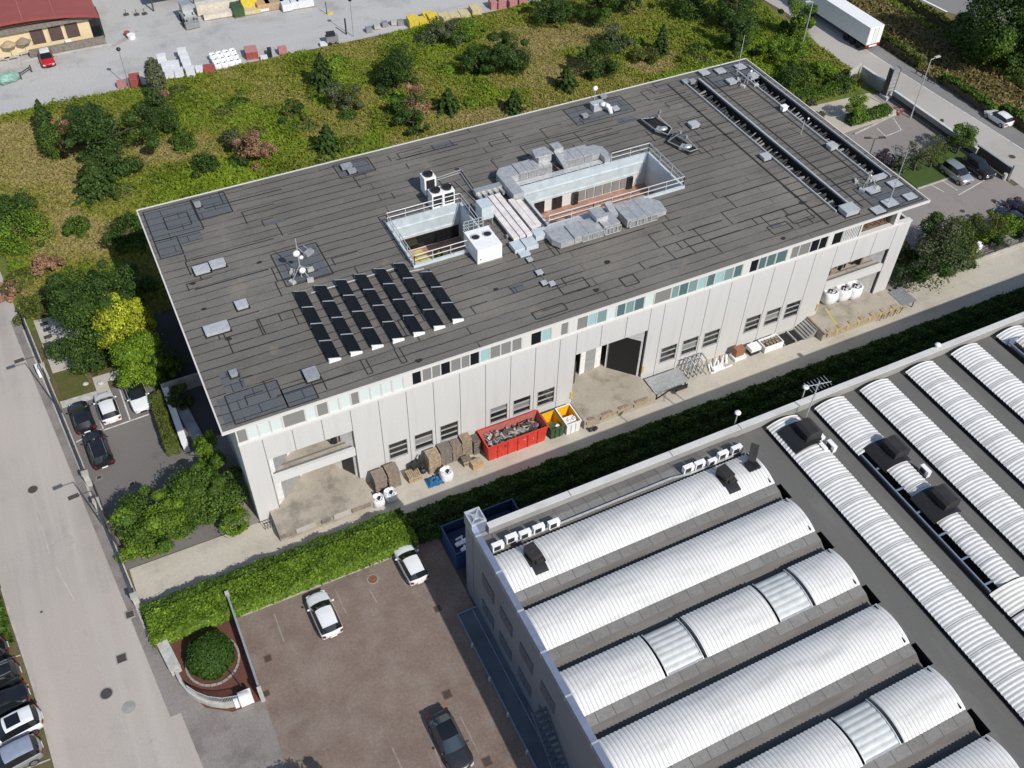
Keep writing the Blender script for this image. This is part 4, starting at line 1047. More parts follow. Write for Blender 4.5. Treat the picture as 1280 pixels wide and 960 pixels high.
# split air conditioners standing on that roof
def ac_split():
    t = thing('air_conditioner', 'white air conditioner outdoor unit', 'air conditioner')
    b = MB(); b.box(-.45, .45, -.18, .18, .12, .78); b.build('casing', 'white_paint', t)
    b = MB(); b.box(-.36, .18, -.19, -.182, .2, .7); b.build('grille', 'iron', t)
    b = MB(); b.tube((-.09, -.192, .45), (-.09, -.2, .45), .22, n=18); b.build('fan', 'dark_metal', t)
    b = MB(); b.box(-.4, -.3, -.2, .2, .0, .12); b.box(.3, .4, -.2, .2, .0, .12); b.build('feet', 'concrete_grey', t)
    return t
ac0 = ac_split(); used = False
ACL = [((622, 683), 0, 'white roof air conditioner nearest the blue coping of the factory'), ((639, 673), 0, 'white air conditioner second from the blue coping on the factory roof'), ((656, 668), 0, 'white air conditioner in the middle of the five by the blue coping'), ((673, 661), 0, 'white air conditioner next to the last of the five by the blue coping'), ((692, 655), 0, 'white air conditioner standing a little apart at the end of its row of five'),
       ((860, 586), 0, 'leftmost white air conditioner of the row near the crossing of the vaults'), ((874, 581), 0, 'white air conditioner second in the row near the crossing of the vaults'), ((890, 577), 0, 'small white air conditioner in the middle of the row near the crossing of the vaults'), ((903, 569), 0, 'white air conditioner next to the last in the row near the crossing of the vaults'), ((920, 562), 0, 'white air conditioner closest to the flat gutter at the crossing of the vaults'),
       ((1013, 534), PI / 2, 'white air conditioner turned sideways just behind the black outlet and mast'), ((1024, 546), PI / 2, 'second sideways white air conditioner in the flat gutter near the mast'), ((1027, 560), PI / 2, 'white air conditioner lying lowest beside the vault near the mast'), ((1039, 558), PI / 2, 'white air conditioner standing in the middle of the gutter near the mast'), ((1156, 589), PI / 2, 'lone white air conditioner between the two black outlets')]
for (p, rz, lab) in ACL:
    z = 9.44 if rz == 0 else 9.09
    x, y = at(p[0], p[1], z + .4); o = ac0 if not used else copy_thing(ac0, lab)
    o['label'] = lab; o['group'] = 'air conditioners on the factory roof'
    o.scale = (1.0, 1.0, 1.0) if 'small' not in lab else (.85, .85, .85)
    place(o, x, y, z, rz if rz == 0 else -PI / 2); used = True
# floodlight, lamp and aerial along the parapet
def flood(px, py, h, label):
    x, y = at(px, py, 10 + h); t = thing('floodlight', label, 'floodlight', (x, y, 10.06), 'lamps along the factory parapet'); b = MB()
    b.tube((x, y, 9.2), (x, y, 10 + h), .05); b.build('pole', 'rail_metal', t)
    b = MB(); b.ell((x, y, 10.1 + h), .27, .27, .17); b.build('lamp_head', 'white_paint', t, True)
flood(922, 517, .6, 'white round lamp on the parapet near the row of air conditioners')
flood(1007, 485, 1.0, 'white round lamp on the parapet beside the aerial mast')
flood(1172, 432, .3, 'small lamp on the parapet above the fourth long vault')
x, y = at(1000, 518, 9.1)
y = -15.2
t = thing('aerial_mast', 'grey television aerial mast with thin arms behind the black outlet', 'aerial', (x, y, 9.08)); b = MB()
b.tube((x, y, 9.08), (x + .1, y, 13.6), .05); b.build('mast', 'rail_metal', t)
b = MB(); b.tube((x - 1.0, y + .2, 13.3), (x + 1.2, y - .2, 13.3), .03, n=6)
for k in range(7): b.tube((x - .9 + k * .32, y - .5, 13.3), (x - .9 + k * .32, y + .55, 13.34), .02, n=5)
b.tube((x - .4, y - .5, 12.4), (x + .6, y + .5, 12.5), .03, n=6); b.build('aerial', 'rail_metal', t)

# ------------------------------------------------------------ plant on the warehouse roof
def ac_big(px, py, ang, label, sx=1.0, two=True):
    x, y = at(px, py, HR); t = thing('chiller', label, 'air conditioner', (0, 0, 0), 'white cooling units on the warehouse roof'); b = MB()
    L, D, H = (2.3, 1.1, 1.75) if two else (1.2, 1.1, 1.95)
    b.box(-L / 2, L / 2, -D / 2, D / 2, .15, H); b.build('casing', 'white_paint', t)
    b = MB()
    for s in ((-.5, .5) if two else (0,)):
        b.box(s * L * .5 - L * (.2 if two else .36), s * L * .5 + L * (.2 if two else .36), -D / 2 - .02, -D / 2 - .003, .4, H - .22)
    b.build('coil', 'dark_metal', t)
    for s in ((-.5, .5) if two else (0,)):
        cx = s * L * .5; b = MB()
        P = [[(cx + math.cos(a) * q, math.sin(a) * q, zz) for a in [2 * PI * k / 20 for k in range(20)]] for q, zz in ((.46, H), (.48, H + .2), (.42, H + .2), (.40, H + .03))]
        b.loft(P); b.cur = 1; b.tube((cx, 0, H + .02), (cx, 0, H + .04), .41, n=20); b.cur = 0
        for k in range(3): b.bar((cx - .4 * math.cos(k * 1.05), -.4 * math.sin(k * 1.05), H + .1), (cx + .4 * math.cos(k * 1.05), .4 * math.sin(k * 1.05), H + .1), .1, .03)
        b.build('fan', ['dark_metal', 'black_rubber_or_shade'], t)
    b = MB(); b.box(-L / 2, -L / 2 + .12, -D / 2 - .1, D / 2 + .1, 0, .15); b.box(L / 2 - .12, L / 2, -D / 2 - .1, D / 2 + .1, 0, .15); b.build('feet', 'galvanised', t)
    place(t, x, y, HR + .01, ang); return t
ac_big(536, 240, 0, 'tall white cooling unit with one black fan at the back of the pair', two=False)
ac_big(552, 256, 0, 'wide white cooling unit with two black fans beside the small courtyard')
t = thing('chiller', 'white box cooler with two round outlets on top, at the courtyard corner', 'air conditioner', (0, 0, 0), 'white cooling units on the warehouse roof'); b = MB()
b.box(-1.2, 1.2, -1.45, 1.45, .1, 1.6); b.build('casing', 'white_paint', t)
for s in (-.58, .58):
    b = MB(); P = [[(s + math.cos(a) * q, .35 + math.sin(a) * q, zz) for a in [2 * PI * k / 20 for k in range(20)]] for q, zz in ((.44, 1.6), (.44, 1.66), (.36, 1.66), (.34, 1.61))]
    b.loft(P); b.cur = 1; b.tube((s, .35, 1.605), (s, .35, 1.62), .37, n=20); b.build('fan', ['rail_metal', 'black_rubber_or_shade'], t)
b = MB(); b.box(-1.25, 1.25, -1.5, -1.3, 0, .1); b.box(-1.25, 1.25, 1.3, 1.5, 0, .1); b.build('feet', 'concrete_grey', t)
b = MB(); b.tube((-.9, -1.452, .5), (-.9, -1.47, .5), .07, n=10); b.build('pipe_port', 'dark_metal', t)
x, y = at(608, 330, HR); place(t, 26.75, 11.2, HR, 0)
# cabinet and pipes next to the small courtyard
t = thing('control_cabinet', 'pale blue metal cabinet on a frame beside the small courtyard', 'cabinet', (28.9, 15.1, HR)); b = MB()
b.box(28.2, 29.4, 14.5, 15.9, HR + .75, HR + 2.1); b.build('cabinet', 'blue_metal', t); b = MB()
for xx in (28.3, 29.3):
    for yy in (14.6, 15.8): b.bar((xx, yy, HR), (xx, yy, HR + .75), .08)
b.build('frame', 'galvanised', t)
t = thing('access_cage', 'metal cage with mesh sides at the corner of the small courtyard', 'cage', (27.2, 13.6, HR)); b = MB()
for xx in (26.2, 26.7, 27.2, 27.7, 28.2): b.bar((xx, 12.8, HR + .3), (xx, 12.8, HR + 1.4), .05); b.bar((xx, 14.2, HR + .3), (xx, 14.2, HR + 1.4), .05)
for z in (.7, 1.05, 1.4): b.bar((26.2, 12.8, HR + z), (28.2, 12.8, HR + z), .05); b.bar((26.2, 14.2, HR + z), (28.2, 14.2, HR + z), .05); b.bar((26.2, 12.8, HR + z), (26.2, 14.2, HR + z), .05)
b.build('bars', 'rail_metal', t); b = MB(); b.box(26.2, 28.2, 12.85, 14.15, HR + .29, HR + .33); b.build('grid', 'galvanised', t)
def pipes(label, runs, r=.06, mat='duct_dark', name='pipe_run'):
    t = MB()
    for P in runs:
        for p, q in zip(P, P[1:]): t.tube(p, q, r, n=7)
    return tag(t.build(name, mat), label, 'pipe', 'pipes on the warehouse roof')
Z = HR + .12
pipes('dark pair of pipes running from the tall cooling unit to the courtyard cabinet', [[(27.3, 23.3, Z), (30.2, 23.6, Z), (29.9, 16.0, Z)], [(27.3, 23.0, Z), (29.9, 23.2, Z), (29.6, 16.0, Z)]])
pipes('thin pipes along the left side of the white slatted duct', [[(28.6, 19.2, Z), (28.4, 15.2, Z)], [(28.9, 22.0, Z), (29.4, 17.4, Z)]], .05)
pipes('thin dark cable conduit from the slatted duct to the front eaves', [[(30.1, 10.0, HR + .05), (30.0, 4.2, HR + .05)]], .04)
# metal ducts around the large courtyard
def duct_box(b, x0, x1, y0, y1, z0, z1, ribs=0):
    b.cur = 0; b.box(x0, x1, y0, y1, z0, z1)
    for k in range(1, ribs): b.cur = 0; xx = x0 + (x1 - x0) * k / ribs; b.box(xx - .04, xx + .04, y0 - .04, y1 + .04, z0 - .03, z1 + .04)
def grilles(b, x0, x1, y, z0, z1, n):
    w = (x1 - x0) / n
    for k in range(n): b.box(x0 + w * k + .08, x0 + w * (k + 1) - .08, y - .03, y - .004, z0, z1)
t = thing('air_duct', 'grey sheet metal duct with grilles along the back of the large courtyard', 'air duct', (38, 19.8, HR), 'ducts around the large courtyard')
b = MB(); duct_box(b, 34.4, 38.0, 19.2, 20.9, HR + .25, HR + 1.25, 4); duct_box(b, 39.4, 42.6, 19.2, 20.9, HR + .25, HR + 1.25, 3)
b.prism([(42.65, 19.3), (42.65, 20.9), (43.6, 20.9), (44.3, 20.2), (44.3, 18.35), (43.5, 18.35), (43.5, 19.3)], HR + .25, HR + .95)
b.prism([(32.4, 20.2), (33.0, 20.9), (34.35, 20.9), (34.35, 19.2), (33.5, 19.2), (33.5, 16.4), (32.4, 16.4)], HR + .25, HR + 1.15); b.build('duct', 'duct_metal', t)
b = MB(); grilles(b, 34.4, 38.0, 19.17, HR + .4, HR + 1.1, 4); b.build('grille', 'duct_dark', t); b = MB(); grilles(b, 39.4, 42.6, 19.17, HR + .4, HR + 1.1, 3); b.build('grille', 'duct_dark', t)
b = MB(); b.box(36.8, 38.2, 19.8, 21.2, HR + 1.26, HR + 1.9); b.prism([(36.5, 19.9), (36.8, 21.3), (38.2, 21.3), (38.5, 19.9)], HR + 1.9, HR + 1.98); b.build('cowl', 'duct_metal', t)
b = MB(); b.box(38.9, 39.9, 20.5, 21.6, HR + 1.3, HR + 1.9); b.build('cowl', 'duct_metal', t); b = MB(); b.obox((39.1, 19.6, HR + 1.35), (.25, 0, 0), (0, 1.2, .25), (0, 0, .1)); b.build('cowl', 'duct_metal', t)
b = MB()
for x in range(8): b.bar((34.6 + x * 1.15, 19.3, HR), (34.6 + x * 1.15, 19.3, HR + .25), .08); b.bar((34.6 + x * 1.15, 20.8, HR), (34.6 + x * 1.15, 20.8, HR + .25), .08)
b.build('legs', 'galvanised', t)
t = thing('walkway_plate', 'pale galvanised plates laid between the back duct and the courtyard', 'walkway', (39, 18.8, HR)); b = MB()
for y0 in (18.52, 18.84): b.box(33.6, 43.4, y0, y0 + .27, HR + .3, HR + .36)
b.build('plates', 'rail_metal', t); b = MB()
for k in range(8): b.box(34 + k * 1.3, 34.1 + k * 1.3, 18.5, 19.12, HR, HR + .3)
b.build('bearers', 'galvanised', t)
t = thing('air_duct', 'grey sheet metal duct with white grilles along the front of the large courtyard', 'air duct', (39, 9.6, HR), 'ducts around the large courtyard')
b = MB(); duct_box(b, 34.6, 37.6, 8.4, 10.4, HR + .25, HR + 1.0, 2); duct_box(b, 37.7, 39.4, 8.5, 10.3, HR + .25, HR + 1.15, 2); duct_box(b, 40.2, 43.4, 8.5, 11.2, HR + .25, HR + 1.05, 3)
b.prism([(32.7, 10.8), (34.55, 10.6), (34.55, 8.4), (33.2, 8.4), (32.7, 9.2)], HR + .25, HR + .85); b.prism([(43.45, 8.6), (43.45, 11.1), (44.0, 11.2), (44.8, 10.2), (44.6, 8.7)], HR + .25, HR + .75); b.build('duct', 'duct_metal', t)
b = MB(); grilles(b, 35.4, 37.6, 8.36, HR + .35, HR + .92, 2); b.build('grille', 'duct_dark', t); b = MB(); grilles(b, 37.8, 39.4, 8.46, HR + .35, HR + 1.0, 2); b.build('grille', 'duct_dark', t); b = MB(); grilles(b, 40.4, 43.4, 8.46, HR + .35, HR + .95, 3); b.build('grille', 'duct_dark', t)
b = MB()
for x0, x1 in ((35.4, 37.6), (37.8, 39.4), (40.4, 43.4)):
    for zz in (.3, .98): b.bar((x0, 8.33, HR + zz), (x1, 8.33, HR + zz), .06)
    for k in range(5): xx = x0 + (x1 - x0) * k / 4; b.bar((xx, 8.33, HR + .3), (xx, 8.33, HR + .98), .06)
b.build('grille_frame', 'rail_metal', t)
b = MB(); b.box(37.4, 38.6, 9.4, 11.0, HR + 1.16, HR + 1.55); b.build('cowl', 'duct_metal', t); b = MB(); b.obox((39.8, 10.8, HR + .9), (.35, 0, 0), (0, .8, .25), (0, 0, .15)); b.build('cowl', 'duct_metal', t)
t = thing('walkway_plate', 'pale plate along the front edge of the large courtyard', 'walkway', (37.5, 11.3, HR)); b = MB(); b.box(33.2, 40.0, 10.95, 11.7, HR + .3, HR + .37); b.build('plates', 'rail_metal', t)
b = MB()
for k in range(5): b.box(33.6 + k * 1.4, 33.7 + k * 1.4, 10.95, 11.7, HR, HR + .3)
b.build('bearers', 'galvanised', t)
t = thing('flat_duct', 'wide white slatted duct lying between the two courtyards', 'air duct', (31.2, 14.4, HR), 'ducts around the large courtyard')
simple('white_dusty', (.72, .67, .64), .6, 0, .2, 1.5)
b = MB()
for k, (x0, y0, y1) in enumerate(((29.75, 11.0, 17.6), (30.42, 11.1, 17.9), (31.09, 11.0, 17.9), (31.9, 11.4, 16.6), (32.5, 12.0, 16.2))): b.box(x0, x0 + .56, y0, y1, HR + .35, HR + .62)
b.build('slat', 'white_dusty', t)
b = MB(); b.box(29.5, 33.0, 11.9, 12.2, HR + .1, HR + .34); b.box(29.5, 33.0, 15.9, 16.2, HR + .1, HR + .34)
for k in range(6): b.box(29.6 + k * .6, 29.95 + k * .6, 17.9, 18.6, HR + .25, HR + .55)
b.box(29.5, 32.6, 18.62, 19.3, HR + .3, HR + .8); b.build('frame', 'galvanised', t)
b = MB()
for x0, x1, y0, y1, z in ((29.2, 30.2, 9.6, 10.9, .5), (30.3, 31.5, 9.5, 10.8, .55), (31.7, 33.0, 10.4, 11.4, .7), (29.4, 30.4, 8.9, 9.5, .3)): b.box(x0, x1, y0, y1, HR + .1, HR + z)
b.build('elbow', 'blue_metal', t)
# solar rows
def solar_row(n):
    t = thing('solar_row', 'solar row', 'solar panel')
    for k in range(n):
        y = -k * 2.24; b = MB()
        b.idx([(-.5, y - 2.2, .42), (.5, y - 2.2, .12), (.5, y, .12), (-.5, y, .42), (-.5, y - 2.2, .38), (.5, y - 2.2, .08), (.5, y, .08), (-.5, y, .38)], [(0, 1, 2, 3), (7, 6, 5, 4), (0, 4, 5, 1), (1, 5, 6, 2), (2, 6, 7, 3), (3, 7, 4, 0)])
        o = b.build('panel', 'solar_cell', t)
        b = MB()
        for yy in (y - 2.215, y - .02): b.bar((-.5, yy, .415), (.5, yy, .115), .05, .05)
        b.build('frame', 'solar_frame', o)
    L = n * 2.24; b = MB()
    for k in range(n + 1):
        y = -k * 2.24
        b.bar((-.46, y, .0), (-.46, y, .37), .06); b.bar((.46, y, 0), (.46, y, .08), .06); b.bar((-.5, y, .02), (.55, y, .02), .08, .04)
    b.build('rack', 'solar_frame', t)
    b = MB()
    b.idx([(-.5, -L - .03, .02), (.55, -L - .03, .02), (.52, -L - .03, .13), (-.5, -L - .03, .43)], [(0, 1, 2, 3)]); b.idx([(-.5, -L - .025, .02), (.55, -L - .025, .02), (.52, -L - .025, .13), (-.5, -L - .025, .43)], [(3, 2, 1, 0)])
    b.box(-.5, .5, -L - .15, -L - .035, .0, .06)
    b.build('end_plate', 'white_paint', t)
    return t
s4 = solar_row(4)
SL = ['solar row at the left end of the array', 'second solar row from the left end of the array', 'third solar row from the left end of the array', 'fourth solar row, the middle one of the seven', 'solar row two places left of the short one', 'last full length solar row beside the short one']
for k in range(6):
    o = s4 if k == 0 else copy_thing(s4, '')
    o['label'] = SL[k]; o['group'] = 'rows of black solar panels'; place(o, 10.15 + 1.81 * k, 12.72 - .02 * k, HR + .02)
s3 = solar_row(3); s3['label'] = 'short solar row of only three panels at the right end'; s3['group'] = 'rows of black solar panels'; place(s3, 20.95, 10.5, HR + .02)
b = MB(); b.tube((11, 12.3, HR + .08), (19, 12.35, HR + .08), .05); b.tube((19.6, 11.4, HR + .08), (21, 11.2, HR + .08), .05); tag(b.build('cable_duct', 'rail_metal'), 'pale cable duct running behind the solar rows', 'cable duct')
# aerials
def mast(px, py, h, label, dishes=(), blocks=True):
    x, y = at(px, py, HR); t = thing('aerial_mast', label, 'aerial', (x, y, HR), 'masts on the warehouse roof'); b = MB()
    b.tube((x, y, HR), (x + .03, y, HR + h), .05, .03); b.build('mast', 'rail_metal', t)
    for z, dx, dy, r in dishes:
        b = MB(); b.ell((x + dx, y + dy, HR + z), r, r * .6, r); b.build('dish', 'white_paint', t, True)
    if blocks:
        for a in range(4): b = MB(); b.rbox(x + 1.1 * math.cos(a * 1.57 + .5), y + 1.0 * math.sin(a * 1.57 + .5), HR, .55, .4, .25, a); b.build('ballast', 'cap_stone', t)
        b = MB()
        for a in range(4): b.bar((x + 1.1 * math.cos(a * 1.57 + .5), y + 1.0 * math.sin(a * 1.57 + .5), HR + .2), (x, y, HR + 1.3), .06)
        b.build('strut', 'galvanised', t)
    return t
mast(377, 346, 4.2, 'aerial mast with two white dishes on ballast blocks behind the solar rows', ((2.6, -.1, 0, .32), (.9, .1, -.3, .3), (1.9, .3, .2, .2)))
b = MB(); x, y = at(386, 318, HR); b.rbox(x, y, HR + .02, .9, .5, .35, .5); b.rbox(x - .5, y + .7, HR + .02, .12, 1.2, .1, .3); b.rbox(x + .1, y + .7, HR + .02, .12, 1.2, .1, .3); tag(b.build('ballast_frame', 'galvanised'), 'grey metal bracket lying behind the mast with two dishes', 'bracket')
mast(743, 124, 1.2, 'short mast carrying a white dome near the back eaves', ((1.3, 0, 0, .3),), False)
mast(1110, 256, 6.2, 'tall pale mast on a pale slab at the right corner of the roof', (), False)
mast(921, 92, 4.6, 'thin mast at the far back corner of the roof', (), False)
mast(1083, 232, 1.8, 'short leaning aerial near the end of the outer roof light', ((1.1, .2, 0, .12),))
mast(1001, 168, 1.7, 'short aerial with a crossbar beside the outer roof light', ((1.5, .8, .3, .12),), False)
mast(934, 104, 1.3, 'small tripod aerial at the head of the outer roof light', ((1.2, .5, .3, .16),))
# two collapsed triangular frames with dark sheeting
def frame_tri(pts, label, apex):
    cx = sum(p[0] for p in pts) / len(pts); cy = sum(p[1] for p in pts) / len(pts)
    t = thing('sheeted_frame', label, 'metal frame', (cx, cy, HR), 'collapsed frames on the warehouse roof')
    b = MB(); P = [Vector((p[0], p[1], HR + .12 + p[2])) for p in pts]
    for p, q in zip(P, P[1:] + P[:1]): b.tube(p, q, .07, n=7)
    for k, a in enumerate(apex): b.tube(P[k % len(P)], Vector((*a[:2], HR + a[2])), .05, n=6); b.tube(P[(k + 1) % len(P)], Vector((*a[:2], HR + a[2])), .05, n=6); b.rbox(a[0], a[1], HR + a[2] - .1, .25, .25, .3)
    b.build('tubes', 'duct_dark', t)
    b = MB(); b.prism([(cx + (p.x - cx) * 1.15 - .12, cy + (p.y - cy) * 1.12 + .1) for p in P], HR + .03, HR + .07); b.build('sheeting', 'black_rubber_or_shade', t)
    b = MB(); b.rbox(cx - .2, cy - .5, HR + .08, .9, .6, .25, .6); b.ell((cx + .2, cy - .7, HR + .3), .5, .35, .2); b.build('ballast', 'galvanised', t)
frame_tri([(51.1, 23.9, .25), (52.9, 23.7, .05), (53.3, 21.2, .05), (52.0, 20.0, .3), (51.3, 21.4, .3)], 'left collapsed frame with a dark sheet and two standing posts', [(52.5, 22.6, 1.5), (52.1, 22.2, 1.3)])
frame_tri([(51.5, 19.2, .1), (52.9, 20.2, .1), (53.6, 16.8, .05), (52.4, 16.5, .25)], 'right collapsed frame with a dark sheet lying in front of the other', [(52.6, 18.8, 1.2), (53.0, 18.2, .9)])
# scooters parked on the terrace of the small courtyard
simple('courtyard_yellow', (.55, .46, .16), .7, 0, .3, 1.5)
b = MB(); b.box(22.0, 25.6, 15.0, 17.2, 9.3, 9.36); b.box(21.2, 23.4, 17.3, 17.9, 9.3, 9.6); tag(b.build('floor_mat', 'courtyard_yellow'), 'yellow mat on the floor of the small courtyard', 'mat')
def pot_plant(x, y, label, s=1.0):
    t = thing('potted_plant', label, 'plant', (x, y, 9.36), 'pots in the small courtyard'); b = MB(); b.tube((x, y, 9.36), (x, y, 9.8), .24 * s, .3 * s, 12); b.build('pot', 'timber', t)
    r = np.random.default_rng(int(x * 10)); u = unit(r, 160); P = np.array([x, y, 10.2]) + u * np.array([.5, .5, .45]) * s
    leafmesh('foliage', P, u, r.uniform(.15, .3, 160), tints(r, 160, *PAL['olive']), t, 1.6, 3)
pot_plant(22.6, 14.2, 'small bush in a pot at the near end of the yellow mat'); pot_plant(23.6, 13.9, 'second potted bush in the small courtyard', 1.1); pot_plant(24.3, 15.9, 'potted bush standing on the yellow mat', .8)
# ------------------------------------------------------------ cars
simple('tyre', (.012, .012, .013), .85)
simple('rim', (.38, .39, .40), .35, .7)
glass('car_glass', (.010, .012, .014), .05)
glass('car_glass_reflect', (.03, .045, .06), .05)  # blue-grey reflection put into the glass colour
simple('lamp_clear', (.62, .63, .64), .2)
simple('lamp_red', (.24, .012, .010), .25)
simple('car_trim', (.018, .018, .02), .5)
# stations: y (front +), half width, sill z, shoulder z, top half width, top z
SHAPES = {
    'hatch': dict(st=[(2.02, .58, .30, .55, .50, .62), (1.96, .74, .24, .62, .62, .70), (1.70, .84, .22, .70, .70, .79), (1.20, .87, .22, .78, .74, .90), (.92, .88, .22, .84, .75, .97), (.10, .885, .22, .90, .60, 1.42), (-.60, .885, .22, .92, .60, 1.47), (-1.58, .875, .22, .94, .57, 1.38), (-1.90, .84, .24, .92, .62, 1.00), (-1.98, .78, .30, .75, .66, .82), (-2.04, .66, .36, .58, .56, .64)], cab=(4, 5, 7, 8), wb=(1.28, -1.26), wr=.32),
    'suv': dict(st=[(2.22, .62, .36, .66, .54, .78), (2.14, .80, .28, .76, .68, .88), (1.85, .89, .26, .88, .76, .98), (1.25, .92, .26, .94, .79, 1.07), (1.00, .925, .26, .98, .79, 1.12), (.20, .93, .26, 1.04, .64, 1.60), (-.70, .93, .26, 1.06, .64, 1.65), (-1.80, .92, .26, 1.07, .62, 1.56), (-2.10, .88, .28, 1.03, .66, 1.10), (-2.18, .82, .34, .85, .70, .92), (-2.24, .70, .40, .66, .58, .74)], cab=(4, 5, 7, 8), wb=(1.36, -1.36), wr=.36),
    'saloon': dict(st=[(2.38, .56, .32, .52, .50, .60), (2.30, .76, .24, .60, .64, .68), (2.0, .86, .22, .68, .72, .77), (1.35, .90, .22, .78, .76, .89), (1.00, .91, .22, .84, .77, .95), (.15, .915, .22, .89, .61, 1.36), (-.55, .915, .22, .90, .61, 1.43), (-1.15, .91, .22, .92, .59, 1.36), (-1.80, .89, .24, .90, .70, 1.02), (-2.25, .82, .28, .84, .70, .96), (-2.36, .70, .36, .62, .60, .70)], cab=(4, 5, 7, 8), wb=(1.45, -1.40), wr=.33),
    'van': dict(st=[(2.12, .60, .32, .62, .52, .72), (2.05, .78, .26, .74, .66, .82), (1.82, .86, .24, .86, .72, .94), (1.45, .885, .24, .93, .74, 1.04), (1.22, .89, .24, .96, .74, 1.10), (.45, .89, .24, 1.0, .64, 1.62), (-.60, .89, .24, 1.0, .66, 1.68), (-1.75, .885, .24, 1.0, .64, 1.62), (-2.02, .86, .26, .98, .68, 1.08), (-2.12, .82, .30, .80, .72, .86), (-2.16, .74, .36, .62, .62, .68)], cab=(4, 5, 7, 8), wb=(1.30, -1.30), wr=.32),
}
def car(shape, paint, label, x, y, rz, roof=None, gl='car_glass', sunroof=False, bands=False, scale=1.0, group='parked cars', plate=True):
    S = SHAPES[shape]; st = S['st']; c0, c1, c2, c3 = S['cab']
    t = thing('parked_car', label, 'car', (0, 0, 0), group)
    # refine stations with a smooth interpolation
    K = []; N = len(st)
    for i in range(N - 1):
        nn = 3 if i in (c0, c2) else 2
        for k in range(nn):
            f = k / nn; K.append((tuple(a + (b_ - a) * f for a, b_ in zip(st[i], st[i + 1])), i))
    K.append((st[-1], N - 1))
    def ring(s):
        yy, w, zs, zsh, wt, zt = s; zm = zs + (zsh - zs) * .5
        H = [(w * .90, zs), (w * .985, zs + .12), (w, zm), (w * .985, zsh - .06), (w * .94, zsh), (wt + (w * .94 - wt) * .45, zsh + (zt - zsh) * .55), (wt + .02, zt - .045), (wt * .88, zt), (wt * .45, zt + .014), (0, zt + .016)]
        e = max(0.0, (abs(yy) - .62 * st[0][0]) / (.38 * st[0][0])) ** 2 * .16 * (1 if yy > 0 else -1)      # noses and tails bow outwards
        cv = (.14 if c0 * .5 < 9 and st[c0][0] >= yy >= st[c1][0] - .2 else 0)
        return [(q, yy - (e + cv) * (q / w) ** 2, z) for q, z in H] + [(-q, yy - (e + cv) * (q / w) ** 2, z) for q, z in H[-2::-1]]
    R_ = [ring(s) for s, i in K]; n = len(R_[0])
    body, roofm, ws, rw, sl, sr = (MB() for _ in range(6))
    for j in range(len(R_) - 1):
        i = K[j][1]
        for k in range(n - 1):
            q = [R_[j][k], R_[j][k + 1], R_[j + 1][k + 1], R_[j + 1][k]]
            kk = min(k, n - 2 - k)
            if i == c0 and kk >= 6: tgt = ws
            elif i == c2 and kk >= 6: tgt = rw
            elif c0 <= i <= c2 and 4 <= kk <= 5 and not (i == c0 and j == [a for a, s in enumerate(K) if s[1] == c0][0]): tgt = sl if k < n / 2 else sr
            elif c1 <= i < c2 and kk >= 6: tgt = roofm
            else: tgt = body
            tgt.face(q)
    for e, rev in ((R_[0], False), (R_[-1], True)): body.face(e if rev else e[::-1])
    pm = paint; rm = roof or paint
    def weld(o):
        bpy_mesh_weld(o); return o
    weld(body.build('body', pm, t, True)); weld(roofm.build('roof', rm, t, True))
    weld(ws.build('windscreen', gl, t, True)); weld(rw.build('rear_window', gl, t, True)); weld(sl.build('side_window', gl, t, True)); weld(sr.build('side_window', gl, t, True))
    wmax = max(s[1] for s in st)
    for wy in S['wb']:
        for sgn in (-1, 1):
            b = MB(); xo = sgn * (wmax - .09); b.tube((xo - .11, wy, S['wr']), (xo + .11, wy, S['wr']), S['wr'], n=20); o = b.build('wheel', 'tyre', t)
            b = MB(); b.tube((xo - .113 if sgn < 0 else xo + .108, wy, S['wr']), (xo - .12 if sgn < 0 else xo + .12, wy, S['wr']), S['wr'] * .66, n=16); b.build('rim', 'rim', o)
    f = st[1]; r = st[-2]
    for sgn in (-1, 1):
        b = MB(); b.obox((sgn * f[1] * .80, f[0] - .07, f[3] - .03), (.15, sgn * -.05, 0), (0, .09, 0), (0, 0, .065)); b.build('headlight', 'lamp_clear', t)
        b = MB(); b.obox((sgn * r[1] * .88, r[0] + .02, r[3] - .0), (.11, sgn * .04, 0), (0, .035, 0), (0, 0, .09)); b.build('tail_light', 'lamp_red', t)
        b = MB(); c = st[c0]; b.ell((sgn * (c[1] + .09), c[0] - .28, c[3] + .08), .11, .09, .075, 8, 5); b.build('mirror', pm, t, True)
    b = MB(); b.box(-.30, .30, f[0] + .0, st[0][0] + .01, .34, .48); b.build('grille', 'car_trim', t)
    if plate: b = MB(); b.box(-.26, .26, st[-1][0] - .015, st[-1][0] + .02, .48, .60); b.build('number_plate', 'white_paint', t)
    zt = st[6][5] + .035
    if sunroof: b = MB(); b.box(-.44, .44, st[6][0] - .28, st[5][0] - .22, zt - .03, zt + .004); b.build('sunroof', 'car_glass', t)
    if bands:
        b = MB()
        for s in (-1, 1): b.bar((s * .56, st[5][0] - .1, zt + .03), (s * .56, st[7][0] + .05, zt + .0), .05)
        b.build('roof_rail', 'rim', t)
    t.scale = (scale,) * 3
    place(t, x, y, 0.012, rz); return t
def bpy_mesh_weld(o):
    import bmesh
    bm = bmesh.new(); bm.from_mesh(o.data); bmesh.ops.remove_doubles(bm, verts=bm.verts, dist=.0005); bmesh.ops.recalc_face_normals(bm, faces=bm.faces); bm.to_mesh(o.data); bm.free()
carpaint('paint_white', (.74, .75, .75)); carpaint('paint_black', (.008, .009, .011)); carpaint('paint_grey', (.035, .037, .042), .5); carpaint('paint_silver', (.44, .46, .49), .6)
carpaint('paint_blue', (.02, .028, .055), .3); carpaint('paint_red', (.42, .012, .018)); carpaint('paint_darkblue', (.025, .032, .045), .4)
